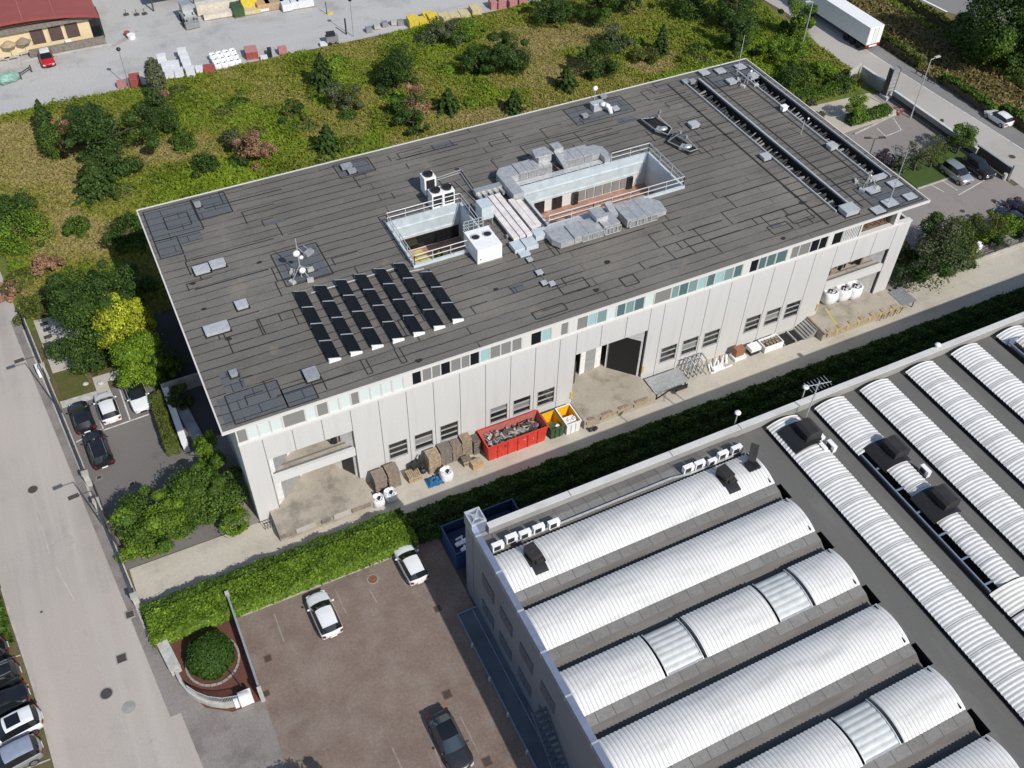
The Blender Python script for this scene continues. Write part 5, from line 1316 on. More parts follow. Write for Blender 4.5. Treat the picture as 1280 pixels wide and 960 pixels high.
def pc(px, py, z=.7): return at(px, py, z)
UP = 0.0; DN = PI
A_L = .06
car('hatch', 'paint_black', 'black car nearest the fence at the top left corner of the small car park', *pc(102, 520), UP + A_L, gl='car_glass')
car('suv', 'paint_black', 'black car parked alone outside the marked bays of the small car park', *pc(123, 561), UP + A_L, bands=True)
car('hatch', 'paint_white', 'white hatchback parked in a bay beside the black car', *pc(134, 508), UP + .05)
car('saloon', 'paint_white', 'white car with a black roof half under the yellow green tree', *pc(171, 492), DN + .05, roof='car_glass', scale=.95)
car('hatch', 'paint_darkblue', 'dark blue car half hidden under the bushes by the fence', at(155, 652, .6)[0] + 1.25, 5.6, PI / 2 + .12, gl='car_glass_reflect')
for (px, py, sh, pt, lab, kw) in ((11, 808, 'hatch', 'paint_black', 'black car at the top end of the kerbside row', {}), (27, 840, 'suv', 'paint_black', 'black estate with bright roof rails in the kerbside row', dict(bands=True)), (38, 868, 'saloon', 'paint_black', 'low black car beside the white one in the kerbside row', {}), (54, 897, 'suv', 'paint_white', 'white crossover with a dark sunroof in the kerbside row', dict(sunroof=True)), (54, 934, 'suv', 'paint_silver', 'silver car with a pale blue glass roof in the kerbside row', dict(roof='glass_roof'))):
    simple('glass_roof', (.24, .28, .36), .12, 0, .1)
    x, y = at(px, py, .6); L = -SHAPES[sh]['st'][-1][0]
    car(sh, pt, lab, x - L * .985 - .05, y, PI / 2 + .13, **kw)
car('hatch', 'paint_white', 'white hatchback parked by the hedge in the middle of the brown car park', *pc(405, 767), UP + .03, scale=1.04)
car('hatch', 'paint_white', 'white car at the end of the bright hedge beside the shadow', *pc(513, 703), UP + .03, scale=1.0)
car('saloon', 'paint_grey', 'dark grey saloon with a black glass roof in the brown car park', *pc(563, 925), DN + .03, roof='car_glass', gl='car_glass_reflect')
car('hatch', 'paint_red', 'red car with a white roof in front of the red roofed house', *pc(58, 72), DN + .0, roof='paint_white')
x, y = pc(1249, 146); car('hatch', 'paint_white', 'white hatchback parked beside the far road and the verge', x, y, UP + .0)
x, y = pc(1196, 216); car('van', 'paint_silver', 'silver people carrier parked next to the lawn', x, y, DN)
x, y = pc(1223, 209); car('suv', 'paint_black', 'black car beside the silver people carrier and the gate', x, y, DN + .02)
x, y = pc(1263, 271); car('hatch', 'paint_blue', 'dark blue car behind the shrubs at the right edge', x, y, UP)
x, y = pc(1283, 264); car('suv', 'paint_blue', 'second dark blue car, partly cut off by the right edge', x, y, UP)
# lorry trailer
t = thing('lorry', 'long white box lorry parked beside the far road', 'lorry', (0, 0, 0)); b = MB()
b.box(-1.28, 1.28, 0, 13.6, 1.15, 3.75); b.build('box_body', 'white_paint', t); b = MB()
b.box(-1.2, 1.2, -.04, -.004, 1.25, 3.65); b.cur = 1; b.box(-.02, .02, -.07, -.042, 1.25, 3.65)
for s in (-.35, .35): b.bar((s, -.06, 1.3), (s, -.06, 3.6), .05)
b.build('rear_doors', ['white_paint', 'rail_metal'], t); b = MB()
b.box(-1.28, 1.28, -.08, .1, .75, 1.12); b.build('rear_bumper', 'lamp_red', t); b = MB(); b.box(-.7, .7, -.1, -.082, .8, 1.05); b.build('plate', 'white_paint', t)
b = MB(); b.box(-.9, .9, .1, 13.5, .85, 1.14); b.build('chassis', 'car_trim', t)
for wy in (1.6, 2.9, 4.2, 12.2):
    for s in (-1, 1): b = MB(); b.tube((s * .95, wy, .5), (s * 1.25, wy, .5), .5, n=18); b.build('wheel', 'tyre', t)
b = MB(); b.box(-1.2, 1.2, 14.3, 16.3, .6, 3.3); b.build('cab', 'paint_white', t); b = MB(); b.box(-1.1, 1.1, 16.31, 16.34, 1.9, 3.0); b.build('windscreen', 'car_glass', t)
x, y = at(1089, 56, .9); place(t, x, y - .2, .012, -.01 + .02)

# ------------------------------------------------------------ yard clutter along the lane
def pallet_stack(x0, x1, y0, y1, h, label, mats=('timber_old', 'timber_grey'), crates=True, seed=0, cat='crates'):
    t = thing('crate_stack' if crates else 'pallet_stack', label, cat, ((x0 + x1) / 2, (y0 + y1) / 2, .01), 'stacks along the lane'); r = random.Random(seed)
    nl = max(2, round(h / .34)); hh = h / nl
    for k in range(nl):
        b = MB(); j = [r.uniform(-.03, .03) for _ in range(4)]; z0 = .01 + k * hh; a0, a1, c0, c1 = x0 + j[0], x1 + j[1], y0 + j[2], y1 + j[3]
        if crates:
            ns = 3
            for q in range(ns):
                zz = z0 + .02 + q * (hh - .03) / ns; zt = zz + (hh - .03) / ns - .035
                b.box(a0, a1, c0, c0 + .04, zz, zt); b.box(a0, a1, c1 - .04, c1, zz, zt); b.box(a0, a0 + .04, c0 + .04, c1 - .04, zz, zt); b.box(a1 - .04, a1, c0 + .04, c1 - .04, zz, zt)
            for px in (a0 + .1, (a0 + a1) / 2, a1 - .1): b.box(px - .05, px + .05, c0 - .02, c0 - .001, z0 + .01, z0 + hh - .01)
            b.cur = 1; b.box(a0 + .05, a1 - .05, c0 + .05, c1 - .05, z0, z0 + hh - .04)
            if k == nl - 1:
                b.cur = 0
                for q in range(8): xx = a0 + (a1 - a0) * q / 8; b.box(xx + .01, xx + (a1 - a0) / 8 - .01, c0, c1, z0 + hh - .03, z0 + hh)
        else:
            for q in range(3): yy = c0 + (c1 - c0 - .1) * q / 2; b.box(a0, a1, yy, yy + .1, z0, z0 + hh * .55)
            b.cur = 1
            for q in range(7): xx = a0 + (a1 - a0) * q / 7; b.box(xx, xx + (a1 - a0) / 7 - .04, c0, c1, z0 + hh * .55, z0 + hh * .9)
        b.build('crate' if crates else 'pallet', list(mats), t)
    return t
pallet_stack(10.95, 12.05, -.55, .55, 2.0, 'dark brown crate stack next to the first loading dock', seed=1)
pallet_stack(12.2, 13.3, -.5, .6, 2.1, 'tall brown crate stack right of the first one by the dock', seed=2)
pallet_stack(16.0, 17.15, -.5, .6, 2.1, 'pale timber crate stack with a boarded top beside the blue sheet', ('timber', 'timber_old'), seed=3)
pallet_stack(17.3, 18.4, -.1, .85, 2.0, 'grey weathered crate stack behind the white sack', ('timber_grey', 'timber_old'), seed=4)
pallet_stack(18.45, 19.35, -.1, .85, 2.0, 'reddish brown crate stack between the grey one and the pallets', ('timber_old', 'timber_grey'), seed=5)
pallet_stack(19.45, 20.4, .0, .9, 2.2, 'pallet stack leaning against the wall left of the red skip', ('timber_old', 'timber'), False, 6, 'pallets')
pallet_stack(20.5, 21.15, -.2, .8, 1.7, 'dark grey pallet stack tight against the red skip', ('timber_grey', 'timber_grey'), False, 7, 'pallets')
pallet_stack(14.0, 15.2, -.7, .3, .75, 'low timber pallet stack with a pale boarded top', ('timber', 'timber'), False, 8, 'pallets')
pallet_stack(19.1, 19.9, -1.1, -.4, .8, 'small rough timber stack behind the orange boxes', ('timber', 'timber_old'), False, 9, 'pallets')
t = thing('carton', 'pair of orange brown cardboard boxes in front of the pallets', 'box', (20.2, -1.4, .01)); b = MB(); b.rbox(20.2, -1.4, .01, 1.1, .7, .5, .05); b.build('box', 'cardboard', t)
b = MB(); b.rbox(20.15, -1.35, .512, 1.0, .55, .16, .12); b.build('lid', 'timber', t)
b = MB(); b.rbox(14.9, .3, .75, .7, .5, .45, .4); b.rbox(15.3, .5, .01, .5, .5, 1.1, .2); b.bar((15.2, .2, 1.1), (15.6, .7, 1.7), .1); b.ell((15.5, -.2, .5), .35, .3, .3)
tag(b.build('scrap_heap', 'dark_metal'), 'heap of dark scrap metal between the low pallets and the pale crates', 'scrap')
def big_bag(x, y, s, label, z=.01, seed=0, open_=True):
    t = thing('bulk_bag', label, 'sack', (x, y, z), 'white bulk bags'); r = random.Random(seed); rings = []
    for k, (q, zz) in enumerate(((.40, 0), (.50, .12), (.54, .4), (.52, .7), (.50, .86), (.44, .93))):
        rings.append([(x + s * q * (1 + r.uniform(-.07, .07)) * (abs(math.cos(a)) ** .6 * (1 if math.cos(a) > 0 else -1)), y + s * q * (1 + r.uniform(-.07, .07)) * (abs(math.sin(a)) ** .6 * (1 if math.sin(a) > 0 else -1)), z + s * zz) for a in [2 * PI * j / 20 for j in range(20)]])
    b = MB(); b.loft(rings, cap=False); b.loft([rings[-1], [(x + (p[0] - x) * .75, y + (p[1] - y) * .75, p[2] - .16 * s) for p in rings[-1]]]); b.face([(x + (p[0] - x) * .75, y + (p[1] - y) * .75, p[2] - .16 * s) for p in rings[-1]]); b.build('bag', 'bag_white', t, True)
    b = MB()
    for a in range(4): ca, sa = math.cos(a * 1.57 + .78), math.sin(a * 1.57 + .78); b.bar((x + ca * .5 * s, y + sa * .5 * s, z + .85 * s), (x + ca * .35 * s, y + sa * .35 * s, z + 1.15 * s), .06, .03); b.bar((x + ca * .35 * s, y + sa * .35 * s, z + 1.15 * s), (x + ca * .1, y + sa * .5 * s, z + .9 * s), .06, .03)
    b.build('strap', 'bag_white', t); b = MB(); b.rbox(x + .1, y - .05, z + .8 * s, .4 * s, .25 * s, .08, .7); b.build('filling', 'bag_dark', t)
    return t
big_bag(10.75, -1.55, 1.0, 'white bulk bag leaning on the corner of the first dock', seed=1); big_bag(11.9, -1.45, 1.05, 'white bulk bag beside the one at the dock corner', seed=2); big_bag(17.2, -1.45, 1.1, 'white bulk bag alone between the blue sheet and the orange boxes', seed=3)
for k, (x, lab) in enumerate(((62.3, 'white bulk bag at the left inside the third dock'), (63.9, 'middle white bulk bag inside the third dock'), (65.2, 'white bulk bag at the right inside the third dock'))): big_bag(x, 2.2 - .2 * k, 1.6, lab, 1.01, 5 + k)
b = MB(); r = random.Random(3); nx, ny = 12, 8
P = [[(15.3 + 2.0 * i / nx, -1.9 + 1.15 * j / ny + r.uniform(-.05, .05), .02 + (.05 if 0 < i < nx and 0 < j < ny else 0) + (r.uniform(.05, .42) if 1 < i < nx - 1 and 1 < j < ny - 1 else 0)) for i in range(nx + 1)] for j in range(ny + 1)]
for j in range(ny):
    for i in range(nx): b.face([P[j][i], P[j][i + 1], P[j + 1][i + 1], P[j + 1][i]])
tag(b.build('plastic_sheet', 'tarp_blue'), 'crumpled blue plastic sheet spread on the lane', 'tarpaulin')
def skip(x0, x1, y0, y1, h, label, outer, inner, fl=.25, fill=None, ribs=6, split=None):
    t = thing('skip', label, 'skip', ((x0 + x1) / 2, (y0 + y1) / 2, .01), 'open skips on the lane')
    bx0, bx1, by0, by1 = x0 + fl * .4, x1 - fl, y0 + .06, y1 - .06
    def wallring(e, z): 
        f = z / h; return [(bx0 + (x0 - bx0) * f + e, by0 + (y0 - by0) * f + e, .05 + z), (bx1 + (x1 - bx1) * f - e, by0 + (y0 - by0) * f + e, .05 + z), (bx1 + (x1 - bx1) * f - e, by1 + (y1 - by1) * f - e, .05 + z), (bx0 + (x0 - bx0) * f + e, by1 + (y1 - by1) * f - e, .05 + z)]
    b = MB(); b.loft([wallring(0, 0), wallring(0, h)]); b.face(wallring(0, 0)[::-1])
    b.loft([wallring(-.06, h - .12), wallring(-.06, h)]); b.loft([wallring(-.06, h), wallring(.05, h)])
    for k in range(1, ribs): 
        xx = x0 + (x1 - x0) * k / ribs; b.bar((xx, by0 - .03, .08), (xx, y0 - .04, h - .05), .09); b.bar((xx, by1 + .03, .08), (xx, y1 + .04, h - .05), .09)
    b.build('shell', outer, t)
    b = MB(); b.loft([wallring(.05, h)[::-1], wallring(.05, .1)[::-1]]); b.face(wallring(.05, .1)); b.build('lining', inner, t)
    b = MB()
    for yy in (y0 + .2, y1 - .3): b.box(bx0, bx1, yy, yy + .12, .0, .05)
    b.build('runner', 'dark_metal', t)
    return t
t = skip(21.3, 27.3, -1.45, .72, 1.95, 'long red open skip heaped with scrap metal', 'red_skip', 'red_worn')
b = MB(); r = random.Random(8)
b.box(21.7, 26.8, -1.25, .5, .2, 1.0)
for k in range(150):
    c = (r.uniform(21.8, 26.7), r.uniform(-1.2, .45), r.uniform(.95, 1.5)); b.cur = r.choice((0, 1, 1, 2, 3))
    d = Vector((r.gauss(0, 1), r.gauss(0, 1), r.gauss(0, .4))).normalized() * r.uniform(.15, .55)
    n = d.cross(Vector((r.gauss(0, 1), r.gauss(0, 1), r.gauss(0, 1)))).normalized()
    b.obox(c, d, n * r.uniform(.04, .25), d.cross(n).normalized() * r.uniform(.01, .06))
s_ = tag(b.build('scrap_load', ['scrap', 'scrap_dark', 'rail_metal', 'rust']), 'heap of mixed scrap metal lying in the red skip', 'scrap')
t = skip(27.6, 29.0, -1.6, .55, 1.4, 'small open skip, yellow inside and green in front, next to the red one', 'skip_green', 'skip_yellow', .1, None, 3)
b = MB(); b.box(27.66, 28.9, -1.52, -.55, .3, 1.0); b.cur = 1; b.rbox(28.5, -1.1, 1.0, .35, .3, .12, .4); b.build('lower_tray', ['skip_green', 'bag_white'], t)
t = skip(29.15, 30.6, -1.75, .5, 1.45, 'small open skip, yellow inside with a white front, beside the second dock', 'white_paint', 'skip_yellow', .1, None, 3)
b = MB(); b.box(29.22, 30.48, -1.66, -.45, .3, 1.05); b.cur = 1
for k in range(6): b.rbox(29.5 + .18 * k, -1.1 + .1 * (k % 3), 1.05, .3, .2, .12, k)
b.build('white_load', ['white_paint', 'bag_white'], t)
b = MB(); b.tube((31.3, -2.2, .25), (31.5, -2.2, .25), .22, n=14); b.rbox(31.9, -2.2, .01, .5, .3, .25, .3); tag(b.build('scrap_heap', 'dark_metal'), 'dark odds and ends on the lane beside the white fronted skip', 'scrap')
# dock leveller ramp, leaning frames, tubs and troughs
t = thing('dock_ramp', 'grey ribbed steel ramp beside the second dock', 'ramp', (40.7, -.6, .01)); b = MB()
b.idx([(38.85, -1.55, 1.02), (42.7, -1.35, 1.0), (42.75, .55, 1.0), (38.9, .6, 1.02), (38.85, -1.55, .92), (42.7, -1.35, .9), (42.75, .55, .9), (38.9, .6, .92)], [(0, 1, 2, 3), (7, 6, 5, 4), (0, 4, 5, 1), (1, 5, 6, 2), (2, 6, 7, 3), (3, 7, 4, 0)])
for k in range(4): b.bar((38.95, -1.2 + k * .5, 1.03), (42.6, -1.1 + k * .5, 1.01), .03)
b.build('deck', 'galvanised', t); b = MB()
b.bar((38.9, -1.6, .3), (40.4, -1.6, .95), .1); b.bar((40.2, -1.62, .9), (42.5, -1.55, .5), .1); b.box(41.3, 42.6, -1.5, -1.4, .15, .7)
for xx in (39.2, 42.4):
    for yy in (-1.3, .4): b.bar((xx, yy, 0), (xx, yy, .92), .1)
b.build('frame', 'dark_metal', t)
t = thing('frame_rack', 'rack of grey metal window frames leaning by the wall', 'rack', (44.3, .1, .01), 'metal frames by the wall')
for k in range(5):
    b = MB(); x0 = 43.0 + k * .5
    P = [(x0, -.55 + .04 * k, .05), (x0 + .25, -.5, 1.9), (x0 + .35, .6, 1.9), (x0 + .1, .6, .05)]
    for p, q in zip(P, P[1:] + P[:1]): b.bar(p, q, .1)
    b.bar((x0 + .12, -.53, 1.0), (x0 + .22, .6, 1.0), .07); b.build('frame', 'rail_metal' if k % 2 else 'galvanised', t)
b = MB()
for xx in (43.0, 45.4): b.bar((xx, -.7, .03), (xx, .8, .03), .1)
for z in (.06, 1.0, 1.7): b.bar((43.0, .7, z), (45.5, .7, z), .07)
b.build('rack_base', 'galvanised', t)
t = thing('frame_pile', 'pile of white plastic window frames on the lane edge', 'frames', (47.0, -.2, .01)); r = random.Random(4)
for k in range(9):
    b = MB(); x0 = 45.9 + k * .27; b.bar((x0, -.5 + r.uniform(-.15, .15), .12 + .05 * (k % 4)), (x0 + r.uniform(.3, 1.1), .3 + r.uniform(-.2, .3), .2 + .1 * (k % 3)), .12, .06); b.build('frame', 'white_paint', t)
b = MB(); b.bar((45.8, -.8, .08), (48.4, -.75, .1), .16, .1); b.bar((46.2, -.55, .25), (47.4, -.5, .3), .5, .1); b.build('beam', 'white_paint', t)
t = thing('panel_box', 'brown board box standing among the white frames', 'box', (49.6, .1, .01)); b = MB(); b.box(49.1, 50.1, -.25, .4, .35, 1.3); b.build('box', 'brown_panel', t); b = MB(); b.box(48.9, 50.3, -.5, .5, .02, .345); b.build('base', 'white_paint', t)
t = thing('tub', 'white plastic tub with a dark side between the brown box and the trough', 'tub', (51.4, -.2, .01)); b = MB(); b.box(50.8, 52.0, -.5, .4, .5, .9); b.build('tub', 'white_paint', t); b = MB(); b.box(50.85, 51.95, -.45, .35, .02, .495); b.build('base', 'dark_metal', t)
t = thing('trough', 'long white trough filled with brown scrap below the windows', 'trough', (53.3, -.2, .01)); b = MB()
for a in ((52.3, 54.6, -.75, -.65), (52.3, 54.6, .45, .55), (52.3, 52.4, -.65, .45), (54.5, 54.6, -.65, .45)): b.box(*a, .02, .8)
b.box(52.4, 54.5, -.65, .45, .02, .1); b.build('trough', 'white_paint', t); b = MB()
for k in range(14): b.rbox(52.6 + .13 * k, -.1 + .3 * math.sin(k * 2.1), .1, .3, .25, .5 + .12 * (k % 3), k)
b.build('filling', 'timber_old', t)
t = thing('cellar_well', 'dark sunken light well with a white rim in front of the wall', 'light well', (56.1, 0, .01)); b = MB(); b.box(54.85, 57.15, -.75, .85, .012, .03); b.build('grating', 'black_rubber_or_shade', t); b = MB()
for a in ((54.75, 57.2, .86, .98), (54.75, 54.85, -.8, .86), (56.2, 56.3, -.8, .86)): b.box(*a, .01, .28)
b.build('rim', 'cap_stone', t)
t = thing('loading_plate', 'dark metal platform on legs at the far end of the third dock', 'platform', (69.9, -.8, .01)); b = MB(); b.obox((70.0, -.7, 1.0), (.95, 0, 0), (0, 1.15, 0), (0, 0, .05)); b.build('plate', 'duct_dark', t); b = MB()
for s in (-.8, .8):
    for q in (-1.0, 1.0): b.bar((70.0 + s, -.7 + q, 0), (70.0 + s, -.7 + q, .95), .09)
b.build('legs', 'rust', t)
t = thing('bent_barrier', 'short pale timber barrier hanging along the third dock', 'barrier', (64, -2.1, .01)); b = MB()
for k in range(4): x0 = 66.0 + k * .9; b.bar((x0, -2.05, .2), (x0 + .3, -2.05, .95), .1); b.bar((x0 + .3, -2.05, .95), (x0 + .9, -2.05, .7), .08)
b.build('bars', 'timber', t)
# stool, chairs and heaps on the upper floor of the third bay
def heap(x, y, z, label, seed):
    r = random.Random(seed); b = MB()
    for k in range(9): b.cur = k % 2; b.rbox(x + r.uniform(-.5, .5), y + r.uniform(-.3, .3), z + r.uniform(0, .2), r.uniform(.3, .7), r.uniform(.3, .6), r.uniform(.2, .8), r.uniform(0, 3))
    tag(b.build('furniture_heap', ['dark_metal', 'timber_old']), label, 'heap', 'things stored on the open upper floors')
heap(61.2, 2.4, 4.99, 'dark heap at the left of the open upper floor over the third dock', 1); heap(63.0, 2.6, 4.99, 'brown heap in the middle of the open upper floor over the third dock', 2); heap(64.9, 2.5, 4.99, 'dark heap at the right of the open upper floor over the third dock', 3); heap(8.9, 2.6, 4.99, 'dark heap on the open upper floor over the first dock', 4)
# blue skip lorry in the shadow behind the factory corner
simple('blue_body', (.02, .055, .16), .5, 0, .2, 2); simple('blue_inner', (.015, .035, .085), .7, 0, .2, 2)
t = skip(14.1, 20.6, -10.6, -7.6, 2.3, 'long dark blue open container in the shade of the factory', 'blue_body', 'blue_inner', .1, None, 7); t['group'] = 'open skips'
t = thing('foam_scrap', 'pile of pale foam offcuts lying in the blue container', 'scrap', (15.2, -9.7, .2)); b = MB(); r = random.Random(6)
b.box(14.4, 20.2, -10.3, -7.9, .2, 1.5); b.cur = 1
for k in range(9): b.rbox(15.0 + r.uniform(-.4, .5), -9.6 + r.uniform(-.8, .8), 1.5 + r.uniform(0, .12), r.uniform(.5, 1.1), r.uniform(.12, .35), .15, r.choice((.1, .2, 1.4)))
b.build('offcuts', ['blue_inner', 'bag_white'], t)
# ------------------------------------------------------------ fences, walls, lamps, hedges
def fence(y0, y1, label, h=1.1, wall=.45, xf=FE, step=2.0, bars=True):
    t = thing('boundary_fence', label, 'fence', (xf((y0 + y1) / 2), (y0 + y1) / 2, .1), 'fence along the left road')
    p, q = Vector((xf(y0), y0, .1)), Vector((xf(y1), y1, .1)); d = (q - p).normalized()
    b = MB(); b.bar(p + Vector((0, 0, wall / 2)), q + Vector((0, 0, wall / 2)), .26, wall); b.build('base_wall', 'cap_stone', t)
    b = MB(); n = max(1, round((q - p).length / step))
    for k in range(n + 1): c = p.lerp(q, k / n); b.bar(c + Vector((0, 0, wall)), c + Vector((0, 0, wall + h)), .07)
    for z in (.12, h): b.bar(p + Vector((0, 0, wall + z)), q + Vector((0, 0, wall + z)), .05)
    m = int((q - p).length / .16)
    for k in range(m): c = p.lerp(q, k / m); b.bar(c + Vector((0, 0, wall + .1)), c + Vector((0, 0, wall + h)), .025)
    b.build('railing', 'iron', t); return t
fence(35.4, 26.4, 'iron railing on a low wall beside the concrete pad with slabs'); fence(25.9, 11.6, 'long iron railing beside the small car park'); fence(7.4, -2.6, 'iron railing running below the bushes to the hedge')
def post(x, y, h, label, s=.45):
    t = thing('gate_pillar', label, 'pillar', (x, y, .0), 'gate pillars'); b = MB(); b.box(x - s / 2, x + s / 2, y - s / 2, y + s / 2, 0, h); b.build('pillar', 'cap_stone', t); b = MB(); b.box(x - s / 2 - .06, x + s / 2 + .06, y - s / 2 - .06, y + s / 2 + .06, h, h + .1); b.build('cap', 'kerb_stone', t)
post(FE(26.15), 26.15, 1.7, 'pale pillar between the two upper railings'); post(FE(11.2), 11.2, 1.6, 'pale pillar at the end of the long railing by the car park entrance'); post(FE(7.8), 7.8, 1.6, 'pale pillar at the bush side of the car park entrance'); post(FE(-2.9), -2.9, 1.7, 'pale pillar at the corner of the lane and the hedge')
t = thing('sliding_gate', 'low dark sliding gate across the entrance of the small car park', 'gate', (FE(9.5), 9.5, 0)); b = MB()
b.bar((FE(10.9) + .3, 10.9, .2), (FE(8.1) + .3, 8.1, .2), .06, .1); b.bar((FE(10.9) + .3, 10.9, .75), (FE(8.1) + .3, 8.1, .75), .05)
for k in range(14): yy = 10.9 - k * .2; b.bar((FE(yy) + .3, yy, .2), (FE(yy) + .3, yy, .75), .025)
b.build('bars', 'iron', t)
def lamp(px, py, h, label, arm=(-1, 0), al=1.3, mat='rail_metal', head='cap_stone', name='street_lamp', double=False):
    x, y = at(px, py, h); a = Vector((arm[0], arm[1], 0)).normalized()
    bx, by = x - a.x * al, y - a.y * al
    t = thing(name, label, 'lamp post', (bx, by, 0), 'lamp posts'); b = MB()
    b.tube((bx, by, 0), (bx, by, h - .15), .085, .05, 8); b.tube((bx, by, 0), (bx, by, .5), .12, .12, 8); b.build('pole', mat, t)
    b = MB(); b.tube((bx, by, h - .15), (x, y, h), .04, .04, 6)
    if double: b.tube((bx, by, h - .15), (bx - a.x * al, by - a.y * al, h), .04, .04, 6)
    b.build('arm', mat, t)
    for s in ((1, -1) if double else (1,)):
        b = MB(); b.obox((bx + s * a.x * al, by + s * a.y * al, h + .02), a * .4, Vector((-a.y, a.x, 0)) * .16, (0, 0, .06)); b.build('lamp_head', head, t)
    return t
lamp(92, 621, 8.0, 'dark street lamp leaning over the road by the bushes', (-1, -.1), 1.3, 'iron', 'iron'); lamp(24, 451, 8.0, 'dark street lamp beside the concrete pad', (-1, -.1), 1.3, 'iron', 'iron')
lamp(1172, 71, 8.5, 'tall pale street lamp on the far road beside the entrance wall', (1, 0), 1.0); lamp(1010, 2, 8.5, 'thin street lamp beside the white lorry', (-1, .2), .8)
lamp(1103, 172, 5.0, 'double headed lamp in the side forecourt near the roof edge', (1, -.4), .9, 'iron', 'iron', double=True)
def globe(px, py, bpx, bpy_, label, h=5.4):
    x, y = at(bpx, bpy_); t = thing('yard_lamp', label, 'lamp post', (x, y, 0), 'lamps along the storage yard'); b = MB(); b.tube((x, y, 0), (x, y, h), .06, .045, 8); b.build('pole', 'galvanised', t); b = MB(); b.ell((x, y, h + .15), .3, .3, .25); b.build('lamp_head', 'dark_metal', t, True)
globe(437, 4, 442, 46, 'round headed yard lamp near the dark compressor'); globe(148, 61, 162, 110, 'round headed yard lamp beside the red container')
t = thing('chain_post', 'dark pole standing behind the planted bed', 'pole', (*at(432, 42), 0)); x, y = at(433, 43); b = MB(); b.tube((x, y, 0), (x, y, 2.4), .12, n=8); b.build('pole', 'dark_metal', t)
t['label'] = 'short dark pole standing left of the yard lamp by the compressor'; t['category'] = 'pole'
# planted bed wall, gate and boxes
t = thing('garden_wall', 'pale curved low wall with iron bars round the planted bed', 'wall', (-6.5, -12.5, 0)); b = MB()
C1 = [at(*p) for p in ((222, 843), (228, 856), (238, 868), (250, 876), (265, 882), (282, 884), (300, 881), (316, 876))]
C1 = [(x, y) for x, y in C1]
for p, q in zip(C1, C1[1:]): b.bar((*p, .3), (*q, .3), .24, .6)
b.build('base_wall', 'cap_stone', t); b = MB()
for p, q in zip(C1[2:], C1[3:]):
    for k in range(9): c = Vector((*p, .6)).lerp(Vector((*q, .6)), k / 9); b.bar(c, c + Vector((0, 0, .85)), .03)
    b.bar((*p, 1.45), (*q, 1.45), .045)
b.build('bars', 'rail_metal', t)
x0, y0 = at(205, 808); x1, y1 = at(222, 842)
b = MB(); b.bar((x0, y0, .35), (x1, y1, .35), .75, .7); b.bar((x0, y0, .73), (x1, y1, .73), .82, .06); tag(b.build('wall_block', 'cap_stone'), 'thick pale wall block at the road side of the planted bed', 'wall')
t = thing('sliding_gate', 'long grey sliding gate between the planted bed and the brown car park', 'gate', (-3.35, -10.5, 0)); b = MB()
b.box(-3.42, -3.28, -14.4, -5.9, .08, .3); b.box(-3.42, -3.28, -14.4, -5.9, 1.5, 1.62)
for k in range(44): b.box(-3.37, -3.33, -14.3 + k * .19, -14.26 + k * .19, .3, 1.5)
b.build('leaf', 'galvanised', t); b = MB(); b.box(-3.5, -3.2, -14.8, -14.45, 0, 1.8); b.build('post', 'cap_stone', t); b = MB(); b.box(-3.5, -3.2, -5.85, -5.6, 0, 1.8); b.build('post', 'cap_stone', t)
x, y = at(308, 873, .5); t = thing('meter_box', 'white utility box beside the gate at the curved wall', 'box', (x, y, 0)); b = MB(); b.box(x - .5, x + .45, y - .3, y + .35, 0, 1.15); b.build('cabinet', 'white_paint', t); b = MB(); b.box(x - .9, x - .6, y - .2, y + .2, 0, .8); b.build('side_box', 'white_paint', t)
x, y = at(303, 861); b = MB(); b.tube((x, y, 0), (x - .1, y + .1, 2.2), .04); b.bar((x - .1, y + .1, 2.2), (x - .3, y + .6, 2.2), .1, .06); tag(b.build('small_lamp', 'iron'), 'thin dark lamp standing beside the round bush', 'lamp')
b = MB(); P = []
cx, cy = at(266, 826); 
for k in range(28): a = 2 * PI * k / 28; b.rbox(cx + 1.95 * math.cos(a), cy + 2.05 * math.sin(a), .0, .16, .4, .08 + .03 * (k % 3), a)
tag(b.build('stone_ring', 'concrete_grey'), 'ring of pale edging stones round the clipped bush', 'edging')
# clipped round bush
t = thing('round_bush', 'large clipped round bush in the planted bed', 'bush', (cx, cy, 0)); r = np.random.default_rng(5); n = 9000
b = MB(); b.ell((cx, cy, .75), 1.65, 1.7, 1.0, 16, 8); b.build('inner_wood', 'bark', t, True)
u = unit(r, n); u = u[u[:, 2] > -.5]; P = np.array([cx, cy, .85]) + u * np.array([1.7, 1.8, 1.25]) * (1 + r.normal(0, .03, (len(u), 1)) + .05 * np.sin(5 * u[:, :1] + 2) * np.sin(6 * u[:, 1:2]) + .03 * np.sin(11 * u[:, 2:3] + 4 * u[:, :1])); P[:, 2] = np.maximum(P[:, 2], .03)
leafmesh('foliage', P, u + r.normal(0, .5, u.shape), r.uniform(.07, .15, len(P)), tints(r, len(P), [(.035, .085, .012), (.05, .11, .015), (.07, .14, .02)], (2, 3, 1)), t, 1.7, 5)
